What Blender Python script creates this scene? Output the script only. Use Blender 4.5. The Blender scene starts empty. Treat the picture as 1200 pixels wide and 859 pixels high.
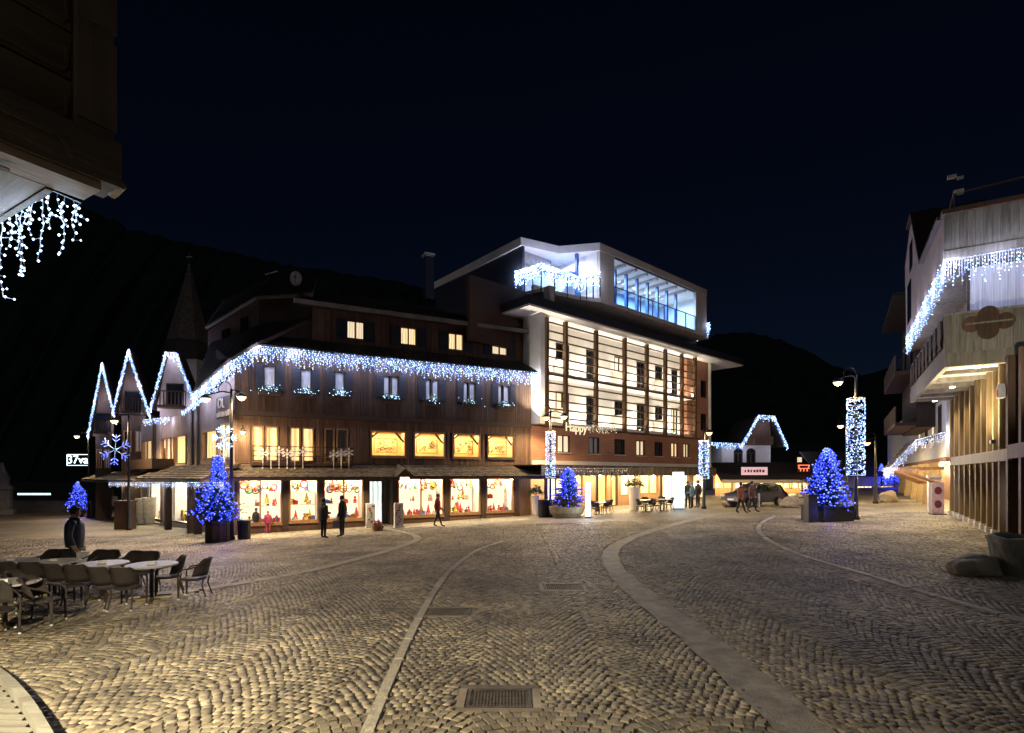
import bpy, bmesh, math, random
import numpy as np
from mathutils import Vector, Matrix
random.seed(11); rng = np.random.default_rng(11)
R = math.radians
SC = bpy.context.scene
COL = SC.collection
# ------------------------------------------------------------------ camera, sky, added night fill, exposure
FPX, HOR, CAMZ = 640.0, 557.0, 2.5          # focal length and horizon measured on the 1200 px wide photograph
cam = bpy.data.cameras.new('camera'); camo = bpy.data.objects.new('camera', cam); COL.objects.link(camo)
cam.sensor_width = 36.0; cam.lens = 36.0 * FPX / 1200.0
cam.shift_y = (HOR - 429.5) / 1200.0
cam.clip_start = 0.05; cam.clip_end = 5000
camo.location = (0, 0, CAMZ); camo.rotation_euler = (R(90), 0, 0)
SC.camera = camo
W = bpy.data.worlds.new('World'); SC.world = W; W.use_nodes = True
wn = W.node_tree.nodes; wl = W.node_tree.links
sky = wn.new('ShaderNodeTexSky'); sky.sky_type = 'NISHITA'; sky.sun_disc = False
sky.sun_elevation = R(28); sky.sun_rotation = R(200); sky.air_density = 1.0; sky.dust_density = 0.3; sky.ozone_density = 4.0
wt = wn.new('ShaderNodeVectorMath'); wt.operation = 'MULTIPLY'; wt.inputs[1].default_value = (.62, .72, 1.1)   # night air is bluer than day
wl.new(sky.outputs['Color'], wt.inputs[0]); wl.new(wt.outputs['Vector'], wn['Background'].inputs['Color']); wn['Background'].inputs['Strength'].default_value = 0.0011
fill_sun = bpy.data.lights.new('fill_sun', 'SUN'); fill_sun.energy = 0.06; fill_sun.angle = R(0.5); fill_sun.color = (0.8, 0.88, 1)  # faint fill sun, added to lift the dark roofs and spire
mo = bpy.data.objects.new('fill_sun', fill_sun); COL.objects.link(mo); mo.rotation_euler = (R(62), 0, R(-20))
SC.view_settings.view_transform = 'Standard'; SC.view_settings.look = 'None'
SC.view_settings.exposure = 0.3; SC.view_settings.gamma = 1.0; SC.view_settings.use_curve_mapping = False
SC.cycles.use_denoising = True
SC.cycles.sample_clamp_indirect = 3.0; SC.cycles.sample_clamp_direct = 0.0
SC.cycles.max_bounces = 5; SC.cycles.diffuse_bounces = 3; SC.cycles.glossy_bounces = 2; SC.cycles.transparent_max_bounces = 12
SC.cycles.caustics_reflective = False; SC.cycles.caustics_refractive = False

# ------------------------------------------------------------------ measuring helpers
def G(x, y):                                   # the square rises gently from left to right
    x = max(-45.0, min(45.0, x))
    return 0.03 * x * max(0.0, min(1.0, (y - 5) / 15.0))
def ray(px, py): return (px - 600.0) / FPX, (HOR - py) / FPX
def gp(px, py):                                # photograph pixel -> point on the ground
    u, v = ray(px, py); d = CAMZ / max(1e-4, -v)
    for _ in range(40):
        d = 0.5 * d + 0.5 * (CAMZ - G(u * d, d)) / max(1e-4, -v)
    return Vector((u * d, d, G(u * d, d)))
def at(px, py, d):
    u, v = ray(px, py); return Vector((u * d, d, CAMZ + v * d))

# ------------------------------------------------------------------ materials
MATS = {}
def pm(name, col, rough=0.6, col2=None, scale=4.0, stretch=(1, 1, 1), bump=0.0, bscale=None, metal=0.0, island=0.0, wave=None, spec=0.4):
    if name in MATS: return MATS[name]
    m = bpy.data.materials.new(name); m.use_nodes = True; MATS[name] = m
    n, l = m.node_tree.nodes, m.node_tree.links
    b = n['Principled BSDF']; b.inputs['Roughness'].default_value = rough; b.inputs['Metallic'].default_value = metal
    b.inputs['Specular IOR Level'].default_value = spec
    tc = n.new('ShaderNodeTexCoord'); mp = n.new('ShaderNodeMapping'); mp.inputs['Scale'].default_value = stretch
    l.new(tc.outputs['Object'], mp.inputs['Vector'])
    nz = n.new('ShaderNodeTexNoise'); nz.inputs['Scale'].default_value = scale; nz.inputs['Detail'].default_value = 6; nz.inputs['Roughness'].default_value = 0.65
    l.new(mp.outputs['Vector'], nz.inputs['Vector'])
    c2 = col2 if col2 else tuple(c * 0.6 for c in col)
    cr = n.new('ShaderNodeValToRGB'); cr.color_ramp.elements[0].position = 0.35; cr.color_ramp.elements[1].position = 0.68
    cr.color_ramp.elements[0].color = (*c2, 1); cr.color_ramp.elements[1].color = (*col, 1)
    l.new(nz.outputs['Fac'], cr.inputs['Fac']); out = cr.outputs['Color']
    if island:
        gn = n.new('ShaderNodeNewGeometry'); oi = n.new('ShaderNodeObjectInfo'); ad = n.new('ShaderNodeMath'); ad.operation = 'ADD'
        l.new(gn.outputs['Random Per Island'], ad.inputs[0]); l.new(oi.outputs['Random'], ad.inputs[1])
        fr = n.new('ShaderNodeMath'); fr.operation = 'FRACT'; l.new(ad.outputs[0], fr.inputs[0])
        mr = n.new('ShaderNodeMapRange'); mr.inputs['To Min'].default_value = 1 - island; mr.inputs['To Max'].default_value = 1 + island
        l.new(fr.outputs[0], mr.inputs['Value'])
        mx = n.new('ShaderNodeVectorMath'); mx.operation = 'SCALE'; l.new(out, mx.inputs[0]); l.new(mr.outputs['Result'], mx.inputs['Scale']); out = mx.outputs['Vector']
    l.new(out, b.inputs['Base Color'])
    if bump:
        bp = n.new('ShaderNodeBump'); bp.inputs['Strength'].default_value = bump; bp.inputs['Distance'].default_value = 0.03
        src = nz.outputs['Fac']
        if bscale:
            n2 = n.new('ShaderNodeTexNoise'); n2.inputs['Scale'].default_value = bscale; n2.inputs['Detail'].default_value = 4
            l.new(mp.outputs['Vector'], n2.inputs['Vector']); src = n2.outputs['Fac']
        if wave:
            wv = n.new('ShaderNodeTexWave'); wv.bands_direction = wave[0]; wv.inputs['Scale'].default_value = wave[1]; wv.inputs['Distortion'].default_value = wave[2]
            l.new(tc.outputs['Object'], wv.inputs['Vector']); src = wv.outputs['Fac']
        l.new(src, bp.inputs['Height']); l.new(bp.outputs['Normal'], b.inputs['Normal'])
    return m
def em(name, col, strength, sampling='NONE', folds=0.0):
    if name in MATS: return MATS[name]
    m = bpy.data.materials.new(name); m.use_nodes = True; MATS[name] = m
    n, l = m.node_tree.nodes, m.node_tree.links
    b = n['Principled BSDF']; b.inputs['Base Color'].default_value = (*[min(.8, c * .7) for c in col], 1); b.inputs['Roughness'].default_value = 0.5
    b.inputs['Emission Color'].default_value = (*col, 1); b.inputs['Emission Strength'].default_value = strength
    if folds:
        tc = n.new('ShaderNodeTexCoord'); wv = n.new('ShaderNodeTexWave'); wv.bands_direction = 'X'; wv.inputs['Scale'].default_value = folds; wv.inputs['Distortion'].default_value = 3; wv.inputs['Detail'].default_value = 2
        l.new(tc.outputs['Object'], wv.inputs['Vector'])
        cr = n.new('ShaderNodeValToRGB'); cr.color_ramp.elements[0].color = (*[c * .45 for c in col], 1); cr.color_ramp.elements[1].color = (*col, 1)
        l.new(wv.outputs['Fac'], cr.inputs['Fac']); l.new(cr.outputs['Color'], b.inputs['Emission Color'])
    m.cycles.emission_sampling = sampling
    return m
def glass(name, tint=(1, 1, 1), refl=0.08, rough=0.02):
    if name in MATS: return MATS[name]
    m = bpy.data.materials.new(name); m.use_nodes = True; MATS[name] = m
    n, l = m.node_tree.nodes, m.node_tree.links; n.remove(n['Principled BSDF'])
    t = n.new('ShaderNodeBsdfTransparent'); t.inputs['Color'].default_value = (*tint, 1)
    g = n.new('ShaderNodeBsdfGlossy'); g.inputs['Roughness'].default_value = rough
    fz = n.new('ShaderNodeFresnel'); fz.inputs['IOR'].default_value = 1.35
    gb = n.new('ShaderNodeNewGeometry'); iv = n.new('ShaderNodeMath'); iv.operation = 'SUBTRACT'; iv.inputs[0].default_value = 1; l.new(gb.outputs['Backfacing'], iv.inputs[1]); mu = n.new('ShaderNodeMath'); mu.operation = 'MULTIPLY'; l.new(fz.outputs[0], mu.inputs[0]); l.new(iv.outputs[0], mu.inputs[1])
    mx = n.new('ShaderNodeMixShader'); l.new(mu.outputs[0], mx.inputs[0]); l.new(t.outputs[0], mx.inputs[1]); l.new(g.outputs[0], mx.inputs[2])
    l.new(mx.outputs[0], n['Material Output'].inputs['Surface'])
    return m
def brickmat(name, c1, c2, mortar, w, h, squash_axis='xz', bump=0.4):
    m = bpy.data.materials.new(name); m.use_nodes = True; MATS[name] = m
    n, l = m.node_tree.nodes, m.node_tree.links; b = n['Principled BSDF']; b.inputs['Roughness'].default_value = .75
    tc = n.new('ShaderNodeTexCoord'); sp = n.new('ShaderNodeSeparateXYZ'); cb = n.new('ShaderNodeCombineXYZ')
    l.new(tc.outputs['Object'], sp.inputs[0]); l.new(sp.outputs[0], cb.inputs[0]); l.new(sp.outputs[2 if squash_axis == 'xz' else 1], cb.inputs[1])
    bt = n.new('ShaderNodeTexBrick'); bt.inputs['Scale'].default_value = 1.0; bt.inputs['Brick Width'].default_value = w; bt.inputs['Row Height'].default_value = h
    bt.inputs['Mortar Size'].default_value = 0.012; bt.inputs['Color1'].default_value = (*c1, 1); bt.inputs['Color2'].default_value = (*c2, 1); bt.inputs['Mortar'].default_value = (*mortar, 1)
    l.new(cb.outputs[0], bt.inputs['Vector'])
    nz = n.new('ShaderNodeTexNoise'); nz.inputs['Scale'].default_value = 0.7; nz.inputs['Detail'].default_value = 5; l.new(tc.outputs['Object'], nz.inputs['Vector'])
    mr = n.new('ShaderNodeMapRange'); mr.inputs['To Min'].default_value = 0.6; mr.inputs['To Max'].default_value = 1.3; l.new(nz.outputs['Fac'], mr.inputs['Value'])
    sc = n.new('ShaderNodeVectorMath'); sc.operation = 'SCALE'; l.new(bt.outputs['Color'], sc.inputs[0]); l.new(mr.outputs['Result'], sc.inputs['Scale']); l.new(sc.outputs['Vector'], b.inputs['Base Color'])
    bp = n.new('ShaderNodeBump'); bp.inputs['Strength'].default_value = bump; bp.inputs['Distance'].default_value = 0.02; bp.invert = True
    l.new(bt.outputs['Fac'], bp.inputs['Height']); l.new(bp.outputs['Normal'], b.inputs['Normal'])
    return m
M_SIDING = pm('dark_siding', (0.085, 0.046, 0.026), 0.7, (0.035, 0.02, 0.013), 3, (6, 6, .4), .3, island=.35)
M_SIDING2 = pm('brown_siding', (0.16, 0.085, 0.045), 0.65, (0.075, 0.04, 0.022), 3, (6, 6, .4), .3, island=.3)
M_TRIM = pm('dark_trim_wood', (0.06, 0.034, 0.02), 0.65, None, 3, (5, 5, .6), .2)
M_WARMWOOD = pm('honey_wood', (0.34, 0.19, 0.085), 0.55, (0.22, .115, .05), 3, (5, 5, .5), .2)
M_OLDWOOD = pm('weathered_wood', (0.20, 0.17, 0.135), 0.75, (0.10, 0.082, 0.062), 2.5, (4, 4, .35), .5, island=.2)
M_GREYWOOD = pm('grey_board', (0.37, 0.345, 0.29), 0.8, (0.2, 0.18, 0.145), 2.5, (5, 5, .5), .5, island=.18)
M_POSTWOOD = pm('olive_post_wood', (0.26, 0.18, 0.085), 0.6, (0.14, 0.095, 0.045), 2.5, (4, 4, .3), .3, island=.25)
M_SHINGLE = pm('larch_shingle', (0.15, 0.115, 0.075), 0.85, (0.065, 0.05, 0.034), 6, (1, 1, 1), .5, island=.45)
M_ROOF = pm('dark_shingle', (0.055, 0.045, 0.036), 0.9, (0.022, 0.019, 0.016), 6, (1, 1, 1), .5, island=.4)
M_WHITE = pm('white_plaster', (0.74, 0.71, 0.66), 0.8, (0.62, 0.59, 0.54), 1.5, (1, 1, 1), .08, 40)
M_CREAM = pm('cream_panel', (0.62, 0.56, 0.47), 0.6, (0.52, 0.47, 0.39), 1.0, (1, 1, 1), .05)
M_LILAC = pm('pinkish_plaster', (0.42, 0.33, 0.29), 0.8, (0.30, 0.23, 0.2), 1.2, (1, 1, 1), .1, 30)
M_CONC = pm('board_concrete', (0.36, 0.32, 0.26), 0.85, (0.2, 0.175, 0.135), 2.2, (3, 3, .5), .4)
M_DARKMETAL = pm('dark_metal', (0.03, 0.03, 0.034), 0.45, None, 8, metal=.5)
M_STEEL = pm('brushed_steel', (0.4, 0.4, 0.42), 0.35, (0.3, .3, .32), 6, metal=.9)
M_BLACK = pm('black_plastic', (0.02, 0.02, 0.022), 0.5, None, 8)
M_ANTHRA = pm('anthracite_panel', (0.028, 0.032, 0.042), 0.5, (.02, .023, .03), 2)
M_RATTAN = pm('brown_rattan', (0.036, 0.026, 0.021), 0.5, (.018, .013, .011), 40, bump=.6, bscale=120)
M_TABLE = pm('grey_tabletop', (0.45, 0.42, 0.38), 0.4, (.33, .3, .27), 10)
M_CAP = pm('white_foot_cap', (0.75, 0.74, 0.72), .5)
M_DEFROST = pm('white_cutout', (0.78, 0.76, 0.72), .6)
M_GLASS = glass('clear_glass'); M_GLASSB = glass('blueish_glass', (.8, .9, 1))
M_DARKGLASS = pm('dark_window_glass', (0.012, 0.013, 0.016), 0.08, None, 3, spec=.6)
M_CURTAIN = pm('white_curtain', (0.75, 0.75, 0.78), .9, (.4, .4, .43), 3, (9, 9, .15), .3)
E_WARM = em('lit_curtain', (1.0, 0.70, 0.36), 1.25, folds=2.0)
E_WARM2 = em('lit_room', (1.0, 0.66, 0.27), 1.6, folds=.8)
E_PALE = em('lit_pale_curtain', (1.0, 0.80, 0.52), 1.0, folds=2.5)
E_LAMP = em('lamp_lens', (1.0, 0.66, 0.28), 2.6)
E_ICE = em('ice_white_bulb', (0.45, 0.68, 1.0), 2.4)
E_ICEFAR = em('ice_white_bulb_far', (0.42, 0.66, 1.0), 2.9)
E_ICEDIM = em('ice_blue_bulb', (0.17, 0.33, 1.0), 1.5)
E_WARMDIM = em('dim_warm_bulb', (1, .75, .4), 1.5)
E_BLUE = em('blue_bulb', (0.03, 0.05, 1.0), 5.0)
E_BLUEW = em('pale_blue_bulb', (0.16, 0.24, 1.0), 3.0)
E_SPOT = em('spot_lens', (1, .86, .62), 25)
E_COOL = em('cool_lit_panel', (0.75, 0.88, 1.0), 2.2)
E_BLUEPANEL = em('blue_lit_panel', (0.12, 0.3, .9), .5)

# ------------------------------------------------------------------ mesh helpers
BOXF = [(0, 3, 2, 1), (4, 5, 6, 7), (0, 1, 5, 4), (1, 2, 6, 5), (2, 3, 7, 6), (3, 0, 4, 7)]
class MB:
    def __init__(s): s.v = []; s.f = []; s.mi = []; s.cur = 0
    def add(s, vs, fs):
        b = len(s.v); s.v += [tuple(p) for p in vs]; s.f += [tuple(i + b for i in f) for f in fs]; s.mi += [s.cur] * len(fs); return s
    def box(s, x0, x1, y0, y1, z0, z1, mx=None):
        p = [(x0, y0, z0), (x1, y0, z0), (x1, y1, z0), (x0, y1, z0), (x0, y0, z1), (x1, y0, z1), (x1, y1, z1), (x0, y1, z1)]
        if mx: p = [mx @ Vector(q) for q in p]
        return s.add(p, BOXF)
    def beam(s, a, b, w, h, up=(0, 0, 1)):          # box beam from a to b, width w, height h
        a, b = Vector(a), Vector(b); t = (b - a).normalized(); upv = Vector(up)
        if abs(t.dot(upv)) > .98: upv = Vector((0, 1, 0))
        r = t.cross(upv).normalized(); q = r.cross(t)
        p = []
        for e in (a, b):
            for i, j in ((-1, -1), (1, -1), (1, 1), (-1, 1)): p.append(e + r * i * w / 2 + q * j * h / 2)
        return s.add(p, BOXF)
    def tube(s, pts, r, n=8, cap=True):
        pts = [Vector(p) for p in pts]; rs = r if isinstance(r, (list, tuple)) else [r] * len(pts)
        base = len(s.v); prev = None
        for i, p in enumerate(pts):
            t = (pts[min(i + 1, len(pts) - 1)] - pts[max(i - 1, 0)]).normalized()
            if prev is None: a = t.orthogonal().normalized()
            else: a = (prev - t * prev.dot(t)).normalized()
            prev = a; b = t.cross(a)
            for k in range(n): s.v.append(tuple(p + (a * math.cos(2 * math.pi * k / n) + b * math.sin(2 * math.pi * k / n)) * rs[i]))
        for i in range(len(pts) - 1):
            for k in range(n):
                s.f.append((base + i * n + k, base + i * n + (k + 1) % n, base + (i + 1) * n + (k + 1) % n, base + (i + 1) * n + k)); s.mi.append(s.cur)
        if cap:
            s.f.append(tuple(base + k for k in range(n))[::-1]); s.f.append(tuple(base + (len(pts) - 1) * n + k for k in range(n))); s.mi += [s.cur] * 2
        return s
    def lathe(s, prof, n=20, c=(0, 0, 0), sx=1, sy=1):
        b = len(s.v)
        for (r, z) in prof:
            for k in range(n): s.v.append((c[0] + sx * r * math.cos(2 * math.pi * k / n), c[1] + sy * r * math.sin(2 * math.pi * k / n), c[2] + z))
        for i in range(len(prof) - 1):
            for k in range(n):
                s.f.append((b + i * n + k, b + i * n + (k + 1) % n, b + (i + 1) * n + (k + 1) % n, b + (i + 1) * n + k)); s.mi.append(s.cur)
        s.f.append(tuple(b + k for k in range(n))[::-1]); s.f.append(tuple(b + (len(prof) - 1) * n + k for k in range(n))); s.mi += [s.cur] * 2
        return s
    def prism(s, poly, z0, z1):                      # poly = list of (x, y)
        n = len(poly); b = len(s.v)
        s.v += [(x, y, z0) for x, y in poly] + [(x, y, z1) for x, y in poly]
        s.f.append(tuple(b + i for i in range(n))[::-1]); s.f.append(tuple(b + n + i for i in range(n)))
        for i in range(n): s.f.append((b + i, b + (i + 1) % n, b + n + (i + 1) % n, b + n + i))
        s.mi += [s.cur] * (n + 2); return s
    def plate(s, poly, y0, y1):                      # poly = list of (x, z), extruded along y
        n = len(poly); b = len(s.v)
        s.v += [(x, y0, z) for x, z in poly] + [(x, y1, z) for x, z in poly]
        s.f.append(tuple(b + i for i in range(n))); s.f.append(tuple(b + n + i for i in range(n))[::-1])
        for i in range(n): s.f.append((b + (i + 1) % n, b + i, b + n + i, b + n + (i + 1) % n))
        s.mi += [s.cur] * (n + 2); return s
    def slab(s, quad, th):                           # a sloped quad given thickness along its normal
        q = [Vector(p) for p in quad]; nn = (q[1] - q[0]).cross(q[3] - q[0]).normalized()
        return s.add([p for p in q] + [p - nn * th for p in q], [(0, 1, 2, 3), (7, 6, 5, 4), (0, 4, 5, 1), (1, 5, 6, 2), (2, 6, 7, 3), (3, 7, 4, 0)])
    def octa(s, p, r):
        x, y, z = p
        return s.add([(x - r, y, z), (x + r, y, z), (x, y - r, z), (x, y + r, z), (x, y, z - r), (x, y, z + r)],
                     [(0, 2, 5), (2, 1, 5), (1, 3, 5), (3, 0, 5), (2, 0, 4), (1, 2, 4), (3, 1, 4), (0, 3, 4)])
    def mesh(s, name, mat, smooth=False):
        me = bpy.data.meshes.new(name); me.from_pydata([tuple(p) for p in s.v], [], s.f)
        for m in (mat if isinstance(mat, (list, tuple)) else [mat]): me.materials.append(m)
        if isinstance(mat, (list, tuple)): me.polygons.foreach_set('material_index', s.mi)
        if smooth: me.polygons.foreach_set('use_smooth', [True] * len(me.polygons))
        me.update(); return me
    def build(s, name, mat, parent=None, loc=(0, 0, 0), rotz=0.0, smooth=False, kind=None):
        o = bpy.data.objects.new(name, s.mesh(name, mat, smooth)); COL.objects.link(o)
        o.location = loc; o.rotation_euler = (0, 0, rotz)
        if parent: o.parent = parent
        if kind: o['kind'] = kind
        return o
def tag(o, label, cat, group=None):
    o['label'] = label; o['category'] = cat
    if group: o['group'] = group
    return o
def thing(name, label=None, cat=None, loc=(0, 0, 0), rotz=0.0, group=None):
    o = bpy.data.objects.new(name, None); COL.objects.link(o); o.location = loc; o.rotation_euler = (0, 0, rotz); o.empty_display_size = .2
    if label: tag(o, label, cat, group)
    return o
def struct(o): o['kind'] = 'structure'; return o
def copy_tree(o, parent=None):
    c = o.copy(); COL.objects.link(c); c.parent = parent
    for ch in list(o.children): copy_tree(ch, c)
    return c
def light(kind, loc, power, col, parent=None, size=.15, rot=(0, 0, 0), sizey=None, spot=None, blend=.5):
    l = bpy.data.lights.new('light', kind); l.energy = power; l.color = col
    if kind == 'AREA':
        l.size = size
        if sizey: l.shape = 'RECTANGLE'; l.size_y = sizey
    else: l.shadow_soft_size = size
    if kind == 'SPOT': l.spot_size = spot; l.spot_blend = blend
    o = bpy.data.objects.new('light', l); COL.objects.link(o); o.location = loc; o.rotation_euler = rot
    if parent: o.parent = parent
    return o
def text_mesh(body, size, mat, name, parent, loc, rot, depth=.02):
    c = bpy.data.curves.new(name, 'FONT'); c.body = body; c.size = size; c.extrude = depth; c.align_x = 'CENTER'; c.align_y = 'CENTER'
    t = bpy.data.objects.new('tmp', c); COL.objects.link(t)
    dg = bpy.context.evaluated_depsgraph_get(); me = bpy.data.meshes.new_from_object(t.evaluated_get(dg)); bpy.data.objects.remove(t)
    me.materials.clear(); me.materials.append(mat)
    o = bpy.data.objects.new(name, me); COL.objects.link(o); o.location = loc; o.rotation_euler = rot
    if parent: o.parent = parent
    return o
class Fr:                                            # a facade: local x along it, local y inwards, z up
    def __init__(s, x, y, dx, dy):
        L = math.hypot(dx, dy); s.o = Vector((x, y)); s.t = Vector((dx / L, dy / L)); s.n = Vector((-dy / L, dx / L)); s.rz = math.atan2(dy, dx)
    def empty(s, name, label, cat): return thing(name, label, cat, (s.o.x, s.o.y, 0), s.rz)
    def px(s, px, py, off=0.0):
        u, v = ray(px, py); # point (u d, d); (p - o).n = off
        d = (off + s.o.dot(s.n)) / (u * s.n.x + s.n.y)
        p = Vector((u * d, d)); return (p - s.o).dot(s.t), CAMZ + v * d
    def s(self, px, off=0.0): return self.px(px, 500, off)[0]
    def rect(s, x0, y0, x1, y1, off=0.0):            # pixel rectangle -> s0, s1, z0, z1
        xm, ym = (x0 + x1) / 2, (y0 + y1) / 2
        return s.s(x0, off), s.s(x1, off), s.px(xm, y1, off)[1], s.px(xm, y0, off)[1]
    def w(s, a, off, z): p = s.o + s.t * a + s.n * off; return Vector((p.x, p.y, z))
    def g(s, a, off=0): p = s.o + s.t * a + s.n * off; return G(p.x, p.y)

def boards(name, mat, parent, s0, s1, z0, z1, holes=(), bw=.16, th=.03, y=0.0, gap=.012, ztop=None):
    m = MB(); x = s0
    while x < s1 - .01:
        xe = min(x + bw, s1); zt = z1 if ztop is None else ztop((x + xe) / 2)
        iv = [(z0, zt)]
        for (h0, h1, a, b) in holes:
            if h0 < xe - .005 and h1 > x + .005:
                nv = []
                for (p, q) in iv:
                    if b <= p or a >= q: nv.append((p, q)); continue
                    if a > p: nv.append((p, a))
                    if b < q: nv.append((b, q))
                iv = nv
        jt = random.uniform(0, .012)
        for p, q in iv: m.box(x, xe - gap, y - th - jt, y, p, q)
        x = xe
    return m.build(name, mat, parent, kind='stuff')
def wall(name, mat, parent, s0, s1, z0, z1, holes=(), y0=0.0, y1=.25):
    xs = sorted({s0, s1, *[min(max(h[k], s0), s1) for h in holes for k in (0, 1)]}); m = MB()
    for a, b in zip(xs[:-1], xs[1:]):
        if b - a < 1e-4: continue
        c = (a + b) / 2; iv = [(z0, z1)]
        for (h0, h1, p0, p1) in holes:
            if h0 < c < h1:
                nv = []
                for p, q in iv:
                    if p1 <= p or p0 >= q: nv.append((p, q)); continue
                    if p0 > p: nv.append((p, p0))
                    if p1 < q: nv.append((p1, q))
                iv = nv
        for p, q in iv: m.box(a, b, y0, y1, p, q)
    return m.build(name, mat, parent)
def window(parent, s0, s1, z0, z1, fmat, inner, y=0.0, cols=2, rows=1, fw=.06, depth=.10, name='window', pane=True, back=.16, proud=.02, sill=None, gap=None):
    m = MB(); ya, yb = y - proud, y + depth
    m.box(s0, s0 + fw, ya, yb, z0, z1).box(s1 - fw, s1, ya, yb, z0, z1).box(s0 + fw, s1 - fw, ya, yb, z1 - fw, z1).box(s0 + fw, s1 - fw, ya, yb, z0, z0 + fw)
    for c in range(1, cols):
        x = s0 + (s1 - s0) * c / cols; m.box(x - fw * .55, x + fw * .55, ya + .01, yb - .01, z0 + fw, z1 - fw)
    for r in range(1, rows):
        z = z0 + (z1 - z0) * r / rows; m.box(s0 + fw, s1 - fw, ya + .02, yb - .02, z - fw * .35, z + fw * .35)
    w = m.build(name, fmat, parent)
    if pane: MB().box(s0 + fw * .6, s1 - fw * .6, y + .045, y + .053, z0 + fw * .6, z1 - fw * .6).build('pane', M_GLASS, w)
    if inner:
        if gap:                                      # two curtains, a black sheet behind stands in for the unlit room's shade
            sm = s0 + (s1 - s0) * gap; cm = MB()
            cm.box(s0 + .02, s0 + (s1 - s0) * (gap - .13), y + back, y + back + .02, z0, z1).box(s0 + (s1 - s0) * (gap + .13), s1 - .02, y + back, y + back + .02, z0, z1)
            cm.build('curtain', inner, w)
            MB().box(s0, s1, y + back + .15, y + back + .17, z0, z1).build('black_sheet', M_BLACK, w)
        else: MB().box(s0, s1, y + back, y + back + .02, z0, z1).build('curtain' if 'curtain' in inner.name else 'lit_room', inner, w)
    if sill: MB().box(s0 - .06, s1 + .06, y - proud - .1, y - proud, z0 - .06, z0).build('sill', sill, w)
    return w
def shutter(parent, s0, s1, z0, z1, y, mat):
    m = MB().box(s0, s1, y - .05, y, z0, z1)
    n = max(3, int((z1 - z0) / .16))
    for i in range(n): z = z0 + (z1 - z0) * (i + .5) / n; m.box(s0 + .04, s1 - .04, y - .065, y - .05, z - .03, z + .03)
    return m.build('shutter', mat, parent)
def shingles(name, mat, parent, p00, p10, p01, p11, sw=.22, rh=.24, th=.035):
    """rows of shingles on a sloped quad: p00-p10 eave edge, p01-p11 upper edge"""
    p00, p10, p01, p11 = [Vector(p) for p in (p00, p10, p01, p11)]
    L = max((p10 - p00).length, (p11 - p01).length); H = (p01 - p00).length
    nr = max(1, int(H / rh)); nc = max(1, int(L / sw)); m = MB()
    nn = (p10 - p00).cross(p01 - p00).normalized()
    if nn.z < 0: nn = -nn
    for r in range(nr):
        v0, v1 = r / nr, min(1, (r + 1.25) / nr)
        for c in range(nc):
            off = .5 * (r % 2); u0 = max(0, (c + off + random.uniform(-.06, .06)) / nc); u1 = min(1, (c + off + .94 + random.uniform(-.05, .05)) / nc)
            if u1 <= u0 + .001: continue
            vv = v0 - random.uniform(0, .12) / nr
            def P(u, v): return (p00 * (1 - u) + p10 * u) * (1 - v) + (p01 * (1 - u) + p11 * u) * v
            a, b, c2, d = P(u0, vv), P(u1, vv), P(u1, v1), P(u0, v1)
            h = nn * (th + random.uniform(0, .012)); g = nn * .004
            m.add([a + h, b + h, c2 + g, d + g, a, b], [(0, 1, 2, 3), (4, 5, 1, 0), (5, 2, 1), (4, 0, 3)])
    return m.build(name, mat, parent, kind='stuff')
def bulbs(name, mat, parent, pts, r, kind='stuff'):
    m = MB()
    for p in pts: m.octa(p, r * random.uniform(.75, 1.2))
    return m.build(name, mat, parent, kind=kind)
def polyline(pts, step):
    out = []; pts = [Vector(p) for p in pts]
    for a, b in zip(pts[:-1], pts[1:]):
        n = max(1, int((b - a).length / step))
        for i in range(n): out.append(a.lerp(b, i / n))
    out.append(pts[-1]); return out
def icicle(name, label, pts, drop=(.25, .8), step=.11, bstep=.1, r=.028, mat=None, power=25, every=1.6, col=(.62, .66, 1), out=(0, 0, 0), group='hanging light garlands', spread=.05):
    """icicle light garland: cable along pts (world), strands hanging from it"""
    base = Vector(pts[0]); g = thing(name, label, 'light garland', base, 0, group)
    m = MB(); B = []; path = polyline(pts, step * .8); pat = [.45, .8, .6, 1.0, .35, .7, .9, .5]
    m.tube([p - base for p in polyline(pts, .6)], .012, 4)
    for i, p in enumerate(path):
        L = drop[0] + (drop[1] - drop[0]) * max(0, pat[i % 8] + random.uniform(-.2, .2)); z = 0
        m.beam(p - base, p - base - Vector((0, 0, L)), .008, .008)
        while z <= L:
            B.append(p - base + Vector((random.uniform(-spread, spread), random.uniform(-spread, spread), -z))); z += bstep * random.uniform(.7, 1.3)
    m.build('cable', M_DEFROST, g)
    random.shuffle(B); k = int(len(B) * .55)
    bulbs('bulbs', mat or E_ICEFAR, g, B[:k], r); bulbs('dim_bulbs', E_WARMDIM if mat is MATS.get('warm_bulb') and mat else E_ICEDIM, g, B[k:], r * .9)
    if power:
        for p in polyline(pts, every): light('POINT', p - base + Vector(out) - Vector((0, 0, .2)), power * 2.3, col, g, .3)
    return g

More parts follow.
